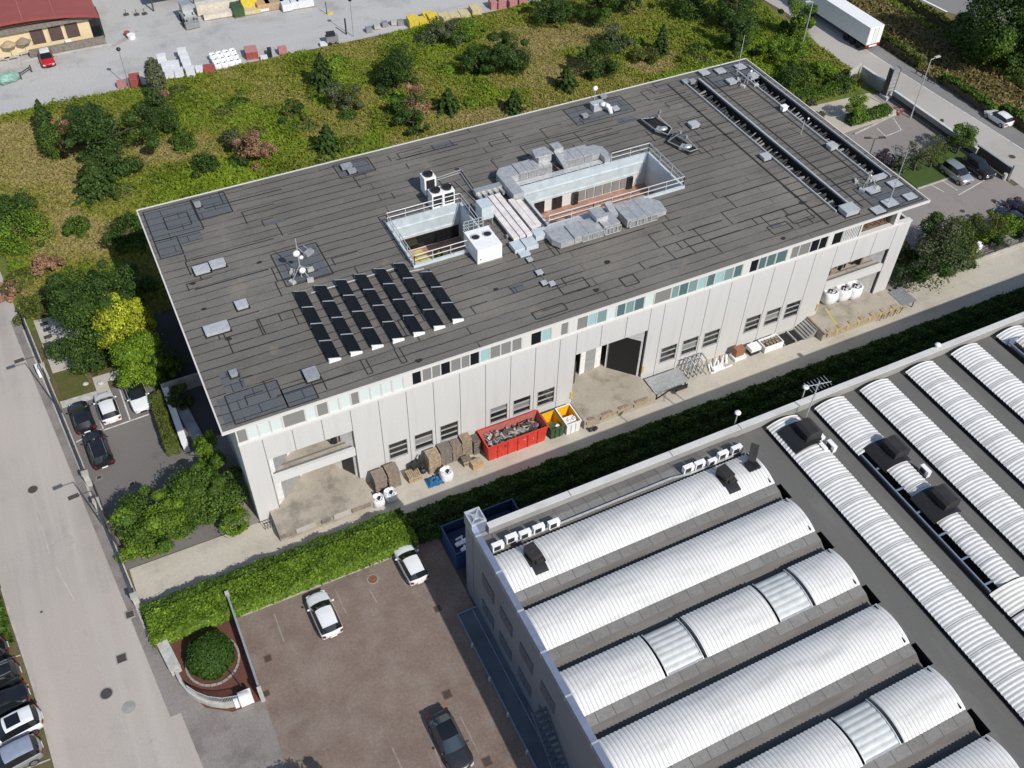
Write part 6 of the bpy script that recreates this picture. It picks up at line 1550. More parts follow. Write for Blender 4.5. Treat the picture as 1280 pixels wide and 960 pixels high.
# the two rows of the long hedge
def hedge(label, boxes, n, pal, seed, leaf=.2, name='hedge', slope=0.0):
    bx = boxes[0]; t = thing(name, label, 'hedge', ((bx[0] + bx[1]) / 2, (bx[2] + bx[3]) / 2, 0), 'hedges between the lane and the factory')
    b = MB()
    for (x0, x1, y0, y1, z0, z1) in boxes: b.box(x0 + .12, x1 - .12, y0 + .16, y1 - .16, z0, z1 - .22)
    b.v = [(x, y + slope * (x - 12.0), z) for x, y, z in b.v]
    b.build('inner_wood', MATS['bark'], t)
    hedge_leaves('foliage', boxes, n, pal, seed, leaf, t, slope); return t
hedge('narrow hedge row along the sunny end of the concrete lane', [(-9.6, 12.0, -4.25, -3.55, 0, 1.0)], 24000, 'mid', 11, .14)
hedge('long shaded hedge row along the concrete lane', [(12.2, 101.0, -5.6, -4.35, 0, 1.1)], 70000, 'deep', 15, .17, slope=-.012)
hedge('bright green hedge row beside the brown car park', [(-9.5, 12.1, -6.95, -4.5, 0, 1.05)], 75000, 'lush', 12, .145)
hedge('lower shaded hedge row between the long one and the dark driveway', [(12.6, 101, -6.9, -6.0, 0, .6)], 34000, 'deep', 13, .17, slope=-.012)
hedge('strip hedge beside the white wall of the car park', [(-4.35, -3.2, 11.6, 18.4, 0, 1.2)], 16000, 'olive', 14, .12)
# white retaining wall with the dark passage behind
b = MB(); P0, P1 = at(206, 484, .6), at(233, 560, .6)
t = thing('white_wall', 'white painted low wall between the hedge strip and the dark passage', 'wall', (P0[0], P0[1], 0)); b.bar((*P0, .55), (*P1, .55), .5, 1.1); b.build('wall', 'white_paint', t); b = MB(); b.bar((*P0, 1.13), (*P1, 1.13), .58, .06); b.build('coping', 'white_paint', t)
b = MB(); b.box(-2.9, 1.0, 18.9, 19.1, 0, 1.6); tag(b.build('passage_wall', 'concrete_grey'), 'grey wall across the dark passage beside the warehouse', 'wall')
simple('slate_slab', (.30, .33, .37), .6, 0, .25, 1)
b = MB(); b.prism([(-2.6, 18.7), (-1.6, 18.7), (-.9, 11.9), (-1.9, 11.9)], -.02, .3); struct(b.build('path', 'slate_slab'))
# little garden and pad behind the railing
b = MB(); b.prism([(-12.6, 35.0), (-7.0, 34.6), (-7.4, 26.6), (-12.0, 26.6)], -.02, .1); struct(b.build('paved_pad', 'pad_concrete'))
b = MB(); b.prism([(-11.9, 26.2), (-9.3, 26.2), (-8.9, 22.4), (-11.6, 22.4)], -.02, .09); struct(b.build('lawn', 'dry_lawn'))
b = MB(); b.prism([(-8.8, 26.2), (-4.4, 26.2), (-4.4, 24.4), (-8.6, 24.4)], -.02, .09); struct(b.build('lawn', 'dry_lawn'))
b = MB(); b.prism([(-8.7, 24.3), (-3.6, 24.3), (-3.6, 23.4), (-7.5, 23.3), (-7.4, 20.9), (-8.6, 20.9)], -.02, .08); struct(b.build('path', 'pad_concrete'))
b = MB(); b.prism([(-12.0, 22.35), (-8.65, 22.35), (-8.65, 21.5), (-11.9, 21.5)], -.02, .10); struct(b.build('path', 'cap_stone'))
for k, (px, py) in enumerate(((59, 412), (60, 421), (59, 430), (60, 435), (74, 431), (55, 405))):
    x, y = at(px, py, .1); b = MB(); b.rbox(x, y, .104, .75, .5, .04, .1); tag(b.build('cover_slab', 'iron'), 'dark slab set in the pale concrete pad', 'slab', 'dark slabs in the concrete pad')
x, y = at(88, 448, .1); b = MB(); b.prism([at(76, 446), at(90, 438), at(100, 455), at(84, 461)], .1, .16); tag(b.build('steel_plate', 'galvanised'), 'grey steel plate lying beside the dry lawn strip', 'plate')
x, y = at(72, 445, .3); t = thing('hydrant', 'red and white fire hydrant at the edge of the concrete pad', 'hydrant', (x, y, .1)); b = MB(); b.tube((x, y, .1), (x, y, .75), .13, n=12); b.ell((x, y, .78), .15, .15, .12); b.build('body', 'paint_red', t, True); b = MB(); b.tube((x - .6, y - .1, .2), (x - .15, y, .2), .1, n=10); b.build('outlet', 'white_paint', t)
for px, py, s, lab in ((49, 392, .45, 'white boulder at the top of the concrete pad'), (107, 480, .3, 'white stone left of the white hatchback'), (126, 479, .35, 'pale stone in front of the white hatchback'), (142, 473, .4, 'pale stone under the yellow green tree')):
    x, y = at(px, py, .2); b = MB(); b.ell((x, y, .22), s, s * .7, s * .55, 9, 6, .12, random.Random(px)); tag(b.build('stone', 'cap_stone'), lab, 'stone', 'pale stones in the little garden')
x, y = at(48, 464, .5); b = MB(); b.rbox(x, y, .1, .25, 1.1, .9, .1); tag(b.build('notice_board', 'white_paint'), 'narrow white board fixed behind the railing by the dry lawn', 'board')
# right side: boundary wall, pylon sign, gate, boxes
t = thing('boundary_wall', 'grey concrete wall between the side forecourt and the far road', 'wall', (97.7, 26, 0)); b = MB(); b.box(97.45, 97.75, 16.6, 32.0, 0, 1.35); b.build('wall', 'parapet_face', t); b = MB(); b.box(97.4, 97.8, 16.6, 32.0, 1.35, 1.43); b.build('coping', 'coping_stone', t); b = MB(); b.box(97.3, 97.44, 16.8, 31.8, .3, .7); b.build('pipe_rail', 'dark_metal', t)
t = thing('boundary_wall', 'short grey wall between the pylon and the angled end wall', 'wall', (97.7, 36, 0)); b = MB(); b.box(97.45, 97.75, 34.0, 38.4, 0, 1.7); b.build('wall', 'concrete_grey', t); b = MB(); b.box(97.4, 97.8, 34.0, 38.4, 1.7, 1.78); b.build('coping', 'coping_stone', t)
t = thing('end_wall', 'pale angled wall at the corner of the meadow and the far road', 'wall', (96.2, 38.6, 0)); b = MB(); b.bar((94.6, 37.6, 1.0), (97.5, 38.9, 1.0), .25, 2.0); b.build('wall', 'cap_stone', t)
x, y = at(1097, 136); t = thing('pylon_sign', 'tall grey entrance pylon standing in the boundary wall', 'sign', (97.5, 33.0, 0)); b = MB(); b.box(96.9, 98.1, 32.5, 33.2, .45, 4.2); b.build('pylon', 'duct_dark', t); b = MB(); b.box(96.84, 96.9, 32.44, 33.26, 0, 4.25); b.box(98.1, 98.16, 32.44, 33.26, 0, 4.25); b.build('edge', 'iron', t)
b = MB()
for k in range(5): b.box(96.92, 98.08, 32.46, 32.497, .7 + k * .55, .74 + k * .55)
b.build('panel_joint', 'cap_stone', t); b = MB(); b.box(96.7, 98.3, 32.0, 33.4, 0, .45); b.build('plinth', 'cap_stone', t)
b = MB(); x, y = at(1112, 142); b.rbox(x, y, .01, 1.7, 1.3, .35, 0); tag(b.build('concrete_block', 'cap_stone'), 'pale low concrete block in front of the entrance pylon', 'block')
simple('terracotta_pot', (.36, .15, .10), .7)
for px, py, lab in ((1118, 138, 'terracotta pot nearest the pylon'), (1123, 144, 'terracotta pot beside the concrete block'), (1126, 141, 'terracotta pot closest to the boundary wall')):
    x, y = at(px, py); b = MB(); P = [[(x + math.cos(a) * q, y + math.sin(a) * q, z) for a in [2 * PI * k / 12 for k in range(12)]] for q, z in ((.18, .01), (.3, .5), (.26, .5), (.2, .4))]; b.loft(P, cap=True); tag(b.build('flower_pot', 'terracotta_pot'), lab, 'pot', 'pots by the pylon')
t = thing('panel_gate', 'grey metal panel gate beside the two parked cars and the far road', 'gate', (98.4, 14.5, 0)); b = MB()
for k in range(6): b.box(97.9, 98.02, 11.4 + k * .95, 12.3 + k * .95, .15, 1.55)
b.build('panels', 'iron', t); b = MB(); b.box(97.86, 98.06, 11.3, 17.1, 1.56, 1.64); b.box(97.8, 98.1, 11.1, 11.32, 0, 2.1); b.build('frame', 'galvanised', t)
x, y = at(1256, 221, .4); b = MB(); b.tube((x, y, .01), (x, y, .85), .25, n=14); tag(b.build('litter_drum', 'cap_stone'), 'small pale drum at the end of the panel gate', 'drum')
x, y = at(1174, 159); t = thing('litter_bin', 'dark litter bin on the pavement behind the boundary wall', 'bin', (x, y, 0)); b = MB(); b.tube((x, y, 0), (x, y, .9), .06); b.build('post', 'iron', t); b = MB(); b.tube((x, y, .45), (x, y, 1.1), .22, .26, 12); b.build('bucket', 'iron', t)
t = thing('guard_rail', 'dark steel barrier beside the verge hedge', 'barrier', (105.6, 33, 0)); b = MB()
b.bar((105.6, 36.2, .55), (105.9, 32.6, .55), .08, .28)
for k in range(4): b.bar((105.62 + .08 * k, 36 - k * 1.1, 0), (105.62 + .08 * k, 36 - k * 1.1, .6), .1)
b.build('rail', 'iron', t)
t = thing('lane_fence', 'dark wire fence on a low kerb along the lane below the trees', 'fence', (84, 1.1, 0)); b = MB(); b.box(71.2, 104, 1.02, 1.22, 0, .35); b.build('kerb', 'kerb_stone', t); b = MB()
for k in range(17): b.bar((71.5 + 2 * k, 1.12, .35), (71.5 + 2 * k, 1.12, 1.25), .06)
for z in (.5, .75, 1.0, 1.25): b.bar((71.5, 1.12, z), (103.5, 1.12, z), .03)
b.build('wire', 'iron', t)
for px, py, lab, s in ((1130, 341, 'white crate behind the lane fence beneath the big tree', .7), (1224, 312, 'large white sack behind the lane fence', 1.0), (1248, 306, 'white box behind the lane fence near the dark shrub', .8)):
    x, y = at(px, py, .4); b = MB(); b.rbox(x, y + .4, .01, 1.1 * s, .7 * s, .7 * s, .2); b.rbox(x + .3, y + .5, .7 * s, .6 * s, .4 * s, .2, .5); tag(b.build('white_crate', 'bag_white'), lab, 'crate', 'white things behind the lane fence')
b = MB(); x, y = at(1262, 300); b.rbox(x, y, .01, 3.0, 1.8, .5, .1); tag(b.build('concrete_block', 'concrete_grey'), 'grey concrete slab behind the lane fence at the right edge', 'slab')

# ------------------------------------------------------------ storage yard behind the meadow
t = thing('red_roof_house', 'cream house with a red metal roof in the storage yard', 'house', (-3, 94, 0)); b = MB()
simple('cream_wall', (.66, .53, .32), .8, 0, .1); simple('red_roof', (.31, .075, .06), .5, .1, .12, .6); simple('brown_shutter', (.09, .055, .05), .7, 0, .2)
b.box(-16, 3.6, 92.0, 108, 0, 4.2); b.build('wall', 'cream_wall', t); b = MB()
ring0 = []; 
for yy, in ((90.6,), (108.5,)):
    ring0.append([(-17 + 22.0 * k / 16, yy, 4.2 + 1.3 * math.sin(PI * k / 16) ** .8) for k in range(17)])
b.loft(ring0, closed=False)
b.loft([ring0[0], [(p[0], p[1] + .02, p[2] - .35) for p in ring0[0]]], closed=False); b.loft([[(ring0[0][-1][0], y_, ring0[0][-1][2] + dz) for dz in (0, -.35)] for y_ in (90.6, 108.5)], closed=False)
b.cur = 1
for k in (6, 9, 12): p = ring0[0][k]; q = ring0[1][k]; b.bar((p[0], p[1], p[2] + .03), (q[0], q[1], q[2] + .03), .12, .06)
b.build('roof', ['red_roof', 'red_worn'], t); b = MB(); b.box(-16.6, 4.3, 91.4, 91.98, 3.5, 4.15); b.build('eaves', 'timber_grey', t)
for x0 in (-4.3, -1.9, .3): 
    b = MB(); b.box(x0, x0 + 1.7, 91.94, 91.99, 1.2, 3.4); o = b.build('shutter', 'brown_shutter', t)
    b = MB()
    for s in (-.12, 1.72): b.box(x0 + s, x0 + s + .1, 91.9, 91.98, 1.15, 3.45)
    b.build('frame', 'cream_wall', o)
b = MB(); b.box(3.6, 5.2, 92.6, 95.0, 0, 3.6); b.build('porch', 'glass_dark', t)
t = thing('hedge_wall', 'low grey wall with planting in front of the cream house', 'wall', (0, 91.0, 0)); b = MB(); b.box(-5.2, 5.0, 90.6, 91.0, 0, 1.1); b.build('wall', 'timber_grey', t)
b = MB(); b.prism([(-7, 90.2), (5.4, 90.2), (5.4, 90.45), (-7, 90.45)], -.02, .14); struct(b.build('kerb', 'kerb_stone'))
x, y = at(87, 56, .5); b = MB(); b.rbox(x, y, .01, .8, .5, 1.2); tag(b.build('meter_cabinet', 'white_paint'), 'white cabinet in front of the low wall of the cream house', 'cabinet')
def parasol(px, py, mat, label):
    x, y = at(px, py, 1.5); t = thing('parasol', label, 'parasol', (x, y, 0), 'terrace by the cream house'); b = MB(); b.tube((x, y, 0), (x, y, 2.3), .04); b.build('pole', 'rail_metal', t); b = MB()
    P = [(x + 1.1 * math.cos(a), y + 1.1 * math.sin(a), 2.0) for a in [PI / 4 * k for k in range(8)]]
    for p, q in zip(P, P[1:] + P[:1]): b.face([p, q, (x, y, 2.6)])
    b.build('canopy', mat, t)
parasol(12, 60, 'timber', 'orange brown parasol on the terrace of the cream house'); parasol(30, 56, 'timber_old', 'dull brown parasol on the terrace of the cream house')
for px, py, lab in ((15, 72, 'pale bench under the orange brown parasol'), (33, 66, 'pale bench under the dull brown parasol'), (3, 74, 'pale bench at the left edge of the terrace')):
    x, y = at(px, py, .4); t = thing('bench', label=lab, cat='bench', loc=(x, y, 0), group='benches on the terrace'); b = MB(); b.rbox(x, y, .42, 1.9, .45, .07); b.build('seat', 'cap_stone', t); b = MB(); b.rbox(x - .7, y, .01, .12, .4, .41); b.rbox(x + .7, y, .01, .12, .4, .41); b.build('legs', 'cap_stone', t)
simple('green_sheet', (.22, .36, .31), .5, 0, .2)
for px, py, lab in ((5, 100, 'pale green covered bundle at the left edge of the yard'), (14, 97, 'pale green covered bundle next to the dark planter')):
    x, y = at(px, py, .5); b = MB(); b.ell((x, y, .6), 1.1, .8, .75, 10, 6, .1, random.Random(px)); tag(b.build('covered_bundle', 'green_sheet'), lab, 'bundle', 'green covered bundles')
t = thing('timber_railing', 'dark timber railing beside the green covered bundles', 'railing', (*at(34, 95), 0)); b = MB(); p, q = at(27, 99), at(40, 90)
b.bar((*p, .8), (*q, .8), .12)
for c in (p, q): b.bar((*c, 0), (*c, 1.0), .18)
b.build('rails', 'iron', t)
def crate(px, py, lx, ly, h, mat, name, label, group=None, a=-.13, cat='pallet', lid=None):
    x, y = at(px, py, h * .5); t = thing(name, label, cat, (x, y, .01), group); b = MB(); b.rbox(x, y, .01, lx, ly, .12, a); b.build('pallet', 'timber_old', t); b = MB(); b.rbox(x, y, .131, lx * .97, ly * .97, h - .12, a)
    b.build('load', mat, t)
    if lid: b = MB(); b.rbox(x, y, .012 + h, lx * .99, ly * .99, .05, a); b.build('cover', lid, t)
    return t
simple('red_box', (.33, .075, .06), .6, 0, .2); simple('pink_box', (.45, .20, .19), .7, 0, .3, 6); simple('white_sheet', (.66, .67, .69), .4, 0, .15, 4); simple('yellow_block', (.66, .50, .05), .7, 0, .25, 3); simple('pale_block', (.55, .47, .26), .8, 0, .25, 3)
crate(169, 101, 1.4, 1.9, 1.2, 'red_box', 'steel_box', 'red box beside the columnar tree in the yard', None, -.1, 'container', 'red_box'); crate(152, 105, 1.2, .9, .8, 'pink_box', 'pallet', 'small pale red pile left of the red box', None)
WP = [((203, 76), 2.6), ((208, 84), 2.0), ((212, 93), 2.0), ((219, 82), 1.6), ((224, 92), 2.0), ((228, 67), 2.0), ((231, 74), 2.2), ((234, 82), 2.2), ((238, 90), 2.0), ((250, 87), 1.2)]
for k, ((px, py), h) in enumerate(WP):
    crate(px, py, 1.2, 1.0, h * .62, 'white_sheet', 'wrapped_pallet', 'white wrapped pallet of building material at the meadow edge of the yard', 'white wrapped pallets in the yard', -.12, 'pallet', 'white_sheet')
crate(261, 86, 1.4, 1.1, .9, 'red_box', 'brick_pallet', 'brick red pallet between the white pallets and the pale sacks', None)
for i in range(4):
    for j in range(3):
        x, y = at(266 + 8.3 * i + 3 * j, 71 - 1.8 * i + 5.5 * j, .5); o = big_bag(x, y, .95, 'pale bulk sack standing in the block of twelve sacks', .01, 40 + i * 3 + j); o['group'] = 'block of pale sacks in the yard'
crate(314, 66, 1.7, 2.0, 1.1, 'red_box', 'brick_pallet', 'dull red stack right of the block of pale sacks', None, -.12, 'bricks', 'pink_box'); crate(353, 63, 1.2, 1.1, .9, 'pink_box', 'brick_pallet', 'small red pile near the dark machine in the yard', None, -.1, 'bricks')
crate(337, 66, .6, 1.6, .9, 'dark_metal', 'dark_crate', 'narrow dark crate between two red piles', None, -.2, 'crate'); crate(330, 72, 1.0, .7, .5, 'white_sheet', 'pallet', 'low pale pallet in front of the narrow dark crate')
t = thing('compressor', 'dark grey site compressor at the meadow edge of the yard', 'machine', (*at(415, 50), 0)); x, y = at(415, 50, .6); b = MB(); b.rbox(x, y, .35, 1.7, 1.1, .9, -.1); b.build('body', 'duct_dark', t); b = MB(); b.rbox(x - .1, y + .1, 1.25, 1.2, .8, .5, -.1); b.build('hood', 'dark_metal', t)
for s in (-.5, .5): b = MB(); b.tube((x + s, y - .6, .3), (x + s, y - .45, .3), .3, n=14); b.build('wheel', 'tyre', t)
crate(405, 55, 1.2, .8, .5, 'white_sheet', 'pallet', 'white pallet in front of the dark compressor')
YP = [((516, 27), 1.1), ((529, 27), .7), ((535, 21), .8), ((541, 24), 1.1), ((555, 23), .9), ((568, 21), .6), ((580, 18), .6), ((594, 13), 1.0)]
for k, ((px, py), h) in enumerate(YP): crate(px, py, 1.5, 2.0, h, 'yellow_block' if k < 4 else 'pale_block', 'yellow_stack', ('bright yellow' if k < 4 else 'pale yellow') + ' stack of blocks at the meadow edge of the yard', 'yellow stacks in the yard' if k < 4 else 'pale yellow stacks in the yard', -.12, 'blocks', 'yellow_block' if k < 4 else 'pale_block')
for k, (px, py) in enumerate(((617, 5), (626, 5), (640, 4), (652, 2))): crate(px, py, 1.3, 1.5, 1.1, 'pink_box', 'brick_pallet', 'pinkish brick pallet behind the yellow stacks', 'pink brick pallets in the yard', -.1, 'bricks', 'pink_box')
simple('navy_roof', (.045, .05, .075), .6, 0, .15)
t = thing('canopy_roof', 'dark blue flat roof over the yard machines', 'shed', (17, 101, 0)); b = MB(); b.box(12.9, 19.5, 97.6, 106, 2.7, 2.95); b.build('roof', 'navy_roof', t); b = MB()
for px, py in ((13.2, 97.9), (19.2, 97.9), (13.2, 105.6), (19.2, 105.6)): b.box(px - .1, px + .1, py - .1, py + .1, 0, 2.7)
b.build('posts', 'iron', t)
t = thing('loader', 'grey green loader machine in the yard beside the dark roof', 'machine', (*at(237, 22), 0)); x, y = at(237, 24, .8); b = MB(); b.rbox(x, y + .8, .5, 1.8, 2.6, .9, .1); b.rbox(x + .1, y + 1.6, 1.4, 1.6, 1.5, 1.2, .1); b.build('body', 'galvanised', t); b = MB(); b.rbox(x, y - 1.3, .15, 2.0, .8, .8, .1); b.build('bucket', 'duct_dark', t); b = MB(); b.bar((x - .6, y + .3, 1.6), (x - .5, y - 1.2, .6), .16); b.bar((x + .6, y + .3, 1.6), (x + .5, y - 1.2, .6), .16); b.build('arm', 'dark_metal', t)
for sx in (-.95, .95):
    for sy in (-.2, 1.7): b = MB(); b.tube((x + sx - .15, y + sy, .5), (x + sx + .15, y + sy, .5), .5, n=16); b.build('wheel', 'tyre', t)
simple('white_sheet2', (.62, .56, .46), .6, 0, .2, 2)
for (px, py, lx, ly, h, m, lab) in ((270, 8, 6.0, 1.4, 1.6, 'white_sheet2', 'long cream stack behind the loader in the yard'), (275, 18, 5.0, 1.1, .8, 'white_sheet2', 'long low cream stack in front of the taller one'), (297, 12, 1.6, 2.6, 1.4, 'skip_green', 'dark green bin at the end of the cream stacks'), (310, 3, 2.4, 2.0, 1.8, 'yellow_block', 'yellow bale at the top edge of the yard'), (314, 13, 2.6, 1.6, .7, 'pale_block', 'pale timber stack below the yellow bale'), (328, 6, 2.0, 2.4, 1.2, 'cardboard', 'brown carton stack at the top edge of the yard'), (342, 4, 2.8, 2.2, 1.2, 'timber', 'timber boards stack beside the white pallets'), (329, 12, 1.6, .8, .5, 'white_sheet', 'low white pack in front of the brown carton stack'), (357, 6, 1.5, 2.4, 1.2, 'white_sheet', 'left white pack of the three at the top edge'), (367, 4, 1.3, 2.0, 1.2, 'white_sheet', 'middle white pack of the three at the top edge'), (380, 2, 2.6, 2.0, 1.2, 'white_sheet', 'right white pack of the three at the top edge')):
    crate(px, py, lx, ly, h, m, 'material_stack', lab, 'material stacks at the back of the yard', -.05, 'stack')
x, y = at(412, 17); t = thing('yellow_bollard', 'yellow marker base with a dark pole in the middle of the yard', 'bollard', (x, y, 0)); b = MB(); b.rbox(x, y, .01, .8, .6, .12); b.build('base', 'yellow_block', t); b = MB(); b.tube((x - .4, y, .05), (x - .45, y, 1.9), .06); b.build('pole', 'dark_metal', t)
for k, (px, py) in enumerate(((461, 37), (471, 33), (481, 30), (492, 28), (500, 28))): crate(px, py, .9, .8, .7, 'cap_stone' if k % 2 else 'duct_dark', 'stone_pile', 'small grey pile in the row between the lamp and the yellow stacks', 'small grey piles at the meadow edge', -.1, 'pile')
for px, py, lab in ((158, 19, 'dark barrier foot nearest the red roof'), (171, 19, 'dark barrier foot in the middle of the three'), (181, 18, 'dark barrier foot nearest the dark blue roof')):
    x, y = at(px, py); b = MB(); b.rbox(x, y, .01, .7, .5, .2, .2); b.tube((x, y, .2), (x, y, .9), .05); tag(b.build('barrier_foot', 'iron'), lab, 'barrier', 'barrier feet in the yard')
t = thing('planter', 'pale flower tub with a red rim in the yard', 'planter', (*at(164, 50), 0)); x, y = at(165, 48); b = MB(); b.tube((x, y, 0), (x, y, .6), .5, .6, 12); b.build('tub', 'white_paint', t); b = MB(); b.tube((x - .4, y + .9, 0), (x - .4, y + .9, .7), .35, .4, 12); b.build('red_tub', 'red_box', t)
# ------------------------------------------------------------ meadow and trees
r = np.random.default_rng(21)
PATCH = [((50, 200), 9, 6, 'tan'), ((30, 170), 7, 4, 'tan'), ((88, 300), 5, 5, 'tan'), ((60, 240), 7, 5, 'tan'), ((240, 190), 8, 4, 'olive'), ((205, 190), 4, 3, 'tan'), ((720, 45), 7, 4, 'tan'), ((655, 55), 6, 5, 'tan'), ((710, 125), 9, 5, 'olive'), ((600, 150), 10, 3, 'tan'), ((640, 95), 6, 4, 'olive'), ((350, 115), 5, 5, 'olive'), ((430, 150), 6, 4, 'olive'), ((15, 260), 6, 4, 'olive'), ((760, 110), 8, 4, 'olive'), ((700, 90), 6, 3, 'tan'), ((540, 175), 6, 3, 'olive'), ((20, 385), 3, 3, 'brown'), ((40, 370), 3, 3, 'olive'), ((820, 80), 4, 3, 'tan'), ((470, 120), 5, 3, 'olive')]
PW = [(np.array(at(*p)), a, c, k) for p, a, c, k in PATCH]
n = 430000
X = r.uniform(-40, 98.5, n); Y = r.uniform(30.6, 76.8, n)
extra = 42000
X = np.concatenate([X, r.uniform(-14.5, -1.5, extra)]); Y = np.concatenate([Y, r.uniform(23.5, 33, extra)])
lim = FE(Y)
keep = ((Y > 33.6) & (X > RK(Y) + 1.0) & ~((X > 95.6) & (Y < 40))) | ((X > -12.0) & (X < -1.5) & (Y < 33.6) & (Y > 29.5)) | ((X > -1) & (Y > 30.8) & (X < 94) & (Y < 34))
keep |= (X < RK(Y) - 9.6) & (Y > 0)
keep &= ~((X > -12.8) & (X < -6.8) & (Y < 35.2) & (Y > 26))
keep &= ~((X > 98.0) & (Y < 60))
keep &= ~((X > 72) & (Y < 35.8))
X, Y = X[keep], Y[keep]; n = len(X)
def wav(x, y, s, k): 
    q = np.random.default_rng(k); v = np.zeros_like(x)
    for _ in range(7):
        a = q.uniform(0, 6.28); f = s * q.uniform(.5, 2.2); v += np.sin(f * (x * np.cos(a) + y * np.sin(a)) + q.uniform(0, 6.28))
    return v / 7
W1 = wav(X, Y, .16, 1); W2 = wav(X, Y, .6, 2); W3 = wav(X, Y, 1.9, 3); W4 = wav(X, Y, 4.5, 6)
t = .66 + .75 * W1 + .28 * W2 + .14 * W3                     # 0 = dry straw, 1 = lush weeds
for c, a, cc, k in PW:
    d = np.sqrt(((X - c[0]) / a) ** 2 + ((Y - c[1]) / cc) ** 2) + .30 * W2 + .22 * W3
    f = np.clip((1.25 - d) / .6, 0, 1)
    t = t * (1 - f) + f * ({'tan': .06, 'olive': .30, 'brown': .0}[k] + .12 * W3 + .10 * W2)
t = np.clip(t + r.normal(0, .10, n), 0, 1)
stops = np.array([0, .18, .38, .6, .8, 1.0])
RGB = np.array([(.34, .27, .112), (.30, .255, .080), (.235, .228, .040), (.182, .212, .024), (.158, .220, .016), (.182, .258, .016)])
COL = np.stack([np.interp(t, stops, RGB[:, q]) for q in range(3)], 1) * r.uniform(.78, 1.22, (n, 1)) * (1 + .16 * W4[:, None])
bram = np.clip(wav(X, Y, .5, 8) * 2.0 - .15, 0, 1) * np.clip((t - .45) * 3, 0, 1)
hgt = np.interp(t, [0, .4, .7, 1], [.12, .22, .38, .48]) * (1 + .5 * W2)
Zz = np.clip(hgt, .06, 3) * r.uniform(.15, 1.0, n) + bram * .75 * r.uniform(.55, 1, n)
COL = COL * (1 - .28 * bram[:, None])
Nn = r.normal(0, .5, (n, 3)) + np.array([0, -.3, .85])
S = r.uniform(.09, .24, n) * np.interp(t, [0, .5, 1], [.8, .95, 1.15])
PT = [np.stack([X, Y, Zz], 1)]; NT = [Nn]; ST = [S]; CT = [COL]
q = np.random.default_rng(33)
for _ in range(230):                     # bramble and sapling clumps growing through the grass
    i = q.integers(0, n)
    if t[i] < .42: continue
    rr = q.uniform(.5, 1.9); hh = rr * q.uniform(.45, .9); m = int(190 * rr * rr + 60)
    u = unit(q, m); u[:, 2] = np.abs(u[:, 2])
    pp = np.array([X[i], Y[i], 0]) + u * np.array([rr, rr * q.uniform(.7, 1.2), hh]) * (1 - np.abs(q.normal(0, .25, (m, 1))))
    if pp[:, 1].min() < 31.2 and pp[:, 0].min() > -1.5: continue
    PT.append(pp); NT.append(u + q.normal(0, .6, (m, 3)) + np.array([0, 0, .4])); ST.append(q.uniform(.1, .26, m))
    CT.append(tints(q, m, *PAL[('mid', 'lush', 'lush', 'olive', 'mid')[q.integers(0, 5)]]) * q.uniform(.9, 1.2))
X4, Nn, S, COL = np.concatenate(PT), np.concatenate(NT), np.concatenate(ST), np.concatenate(CT)
o = leafmesh('meadow_grass', X4, Nn, S, np.clip(COL, 0.004, 1), None, 2.6, 4)
stuff(o, 'rough meadow of tall grass and weeds behind the warehouse', 'grass')
# verge grass at the railway
n2 = 26000; X = r.uniform(106.2, 124, n2); Y = r.uniform(14, 74, n2)
k = (X > 106.4 + np.maximum(0, (36 - Y)) * .12) & (X < 120.8)
X, Y = X[k], Y[k]; tanm = (X - 113 + 2.0 * wav(X, Y, .6, 5)) < 0
near = X > 116.5
col = np.where(tanm[:, None] | ~near[:, None], tints(r, len(X), [(.24, .185, .075), (.20, .16, .06), (.15, .135, .045)], (2, 2, 1)), tints(r, len(X), [(.13, .18, .025), (.17, .19, .04)], (1, 1)))
o = leafmesh('verge_grass', np.stack([X, Y, r.uniform(.03, .35, len(X))], 1), r.normal(0, .6, (len(X), 3)) + np.array([0, 0, .8]), r.uniform(.18, .4, len(X)), col, None, 1.9, 6)
stuff(o, 'dry brown grass on the verge between the far road and the railway', 'grass')
G1 = 'trees and bushes in the meadow'
def T(f, lab, cat, px, py, H, R, pal, n, seed, **kw):
    x, y = at(px, py); return f('conifer' if f is conifer else ('bush' if cat in ('bush', 'shrub') else 'broadleaf_tree'), lab, cat, x, y, H, R, pal, **(dict(n=n, seed=seed) | kw))
# top left group
T(conifer, 'slim dark fir at the left end of the meadow by the yard', 'tree', 63, 172, 5.2, 1.9, 'pine', 1400, 1, group=G1)
T(broad, 'yellowish bush with a reddish top between dark firs', 'bush', 80, 192, 3.6, 2.9, 'mid', 1900, 2, group=G1, pal2='dry')
T(broad, 'largest dark spreading tree of the group at the upper left', 'tree', 150, 200, 6.6, 5.0, 'pine', 5200, 3, group=G1, leaf=.34, pal2='deep')
T(broad, 'dark low tree between the slim fir and the largest tree', 'tree', 108, 175, 4.6, 2.8, 'pine', 2200, 4, group=G1, leaf=.32)
T(conifer, 'dark fir in front of the largest tree of the upper left group', 'tree', 126, 243, 5.2, 3.4, 'pine', 2600, 5, group=G1, leaf=.34)
T(broad, 'dark tree right of the largest tree below the columnar one', 'tree', 202, 165, 5.2, 2.7, 'pine', 2400, 6, group=G1, pal2='deep')
x, y = at(200, 121); t = thing('columnar_tree', 'narrow upright tree at the edge of the yard', 'tree', (x, y, 0), G1); b = MB(); trunk_mb(b, x, y, 5.0, .12, random.Random(2), 4, .5); b.build('trunk', 'bark', t); rr = np.random.default_rng(7); u = unit(rr, 1500); P = np.array([x, y, 2.9]) + u * np.array([1.1, 1.1, 2.6]) * rr.uniform(.6, 1.05, (1500, 1)); leafmesh('crown', P, u + rr.normal(0, .5, u.shape) + np.array([0, 0, .5]), rr.uniform(.15, .35, 1500), tints(rr, 1500, *PAL['grey']), t, 2.0, 7)
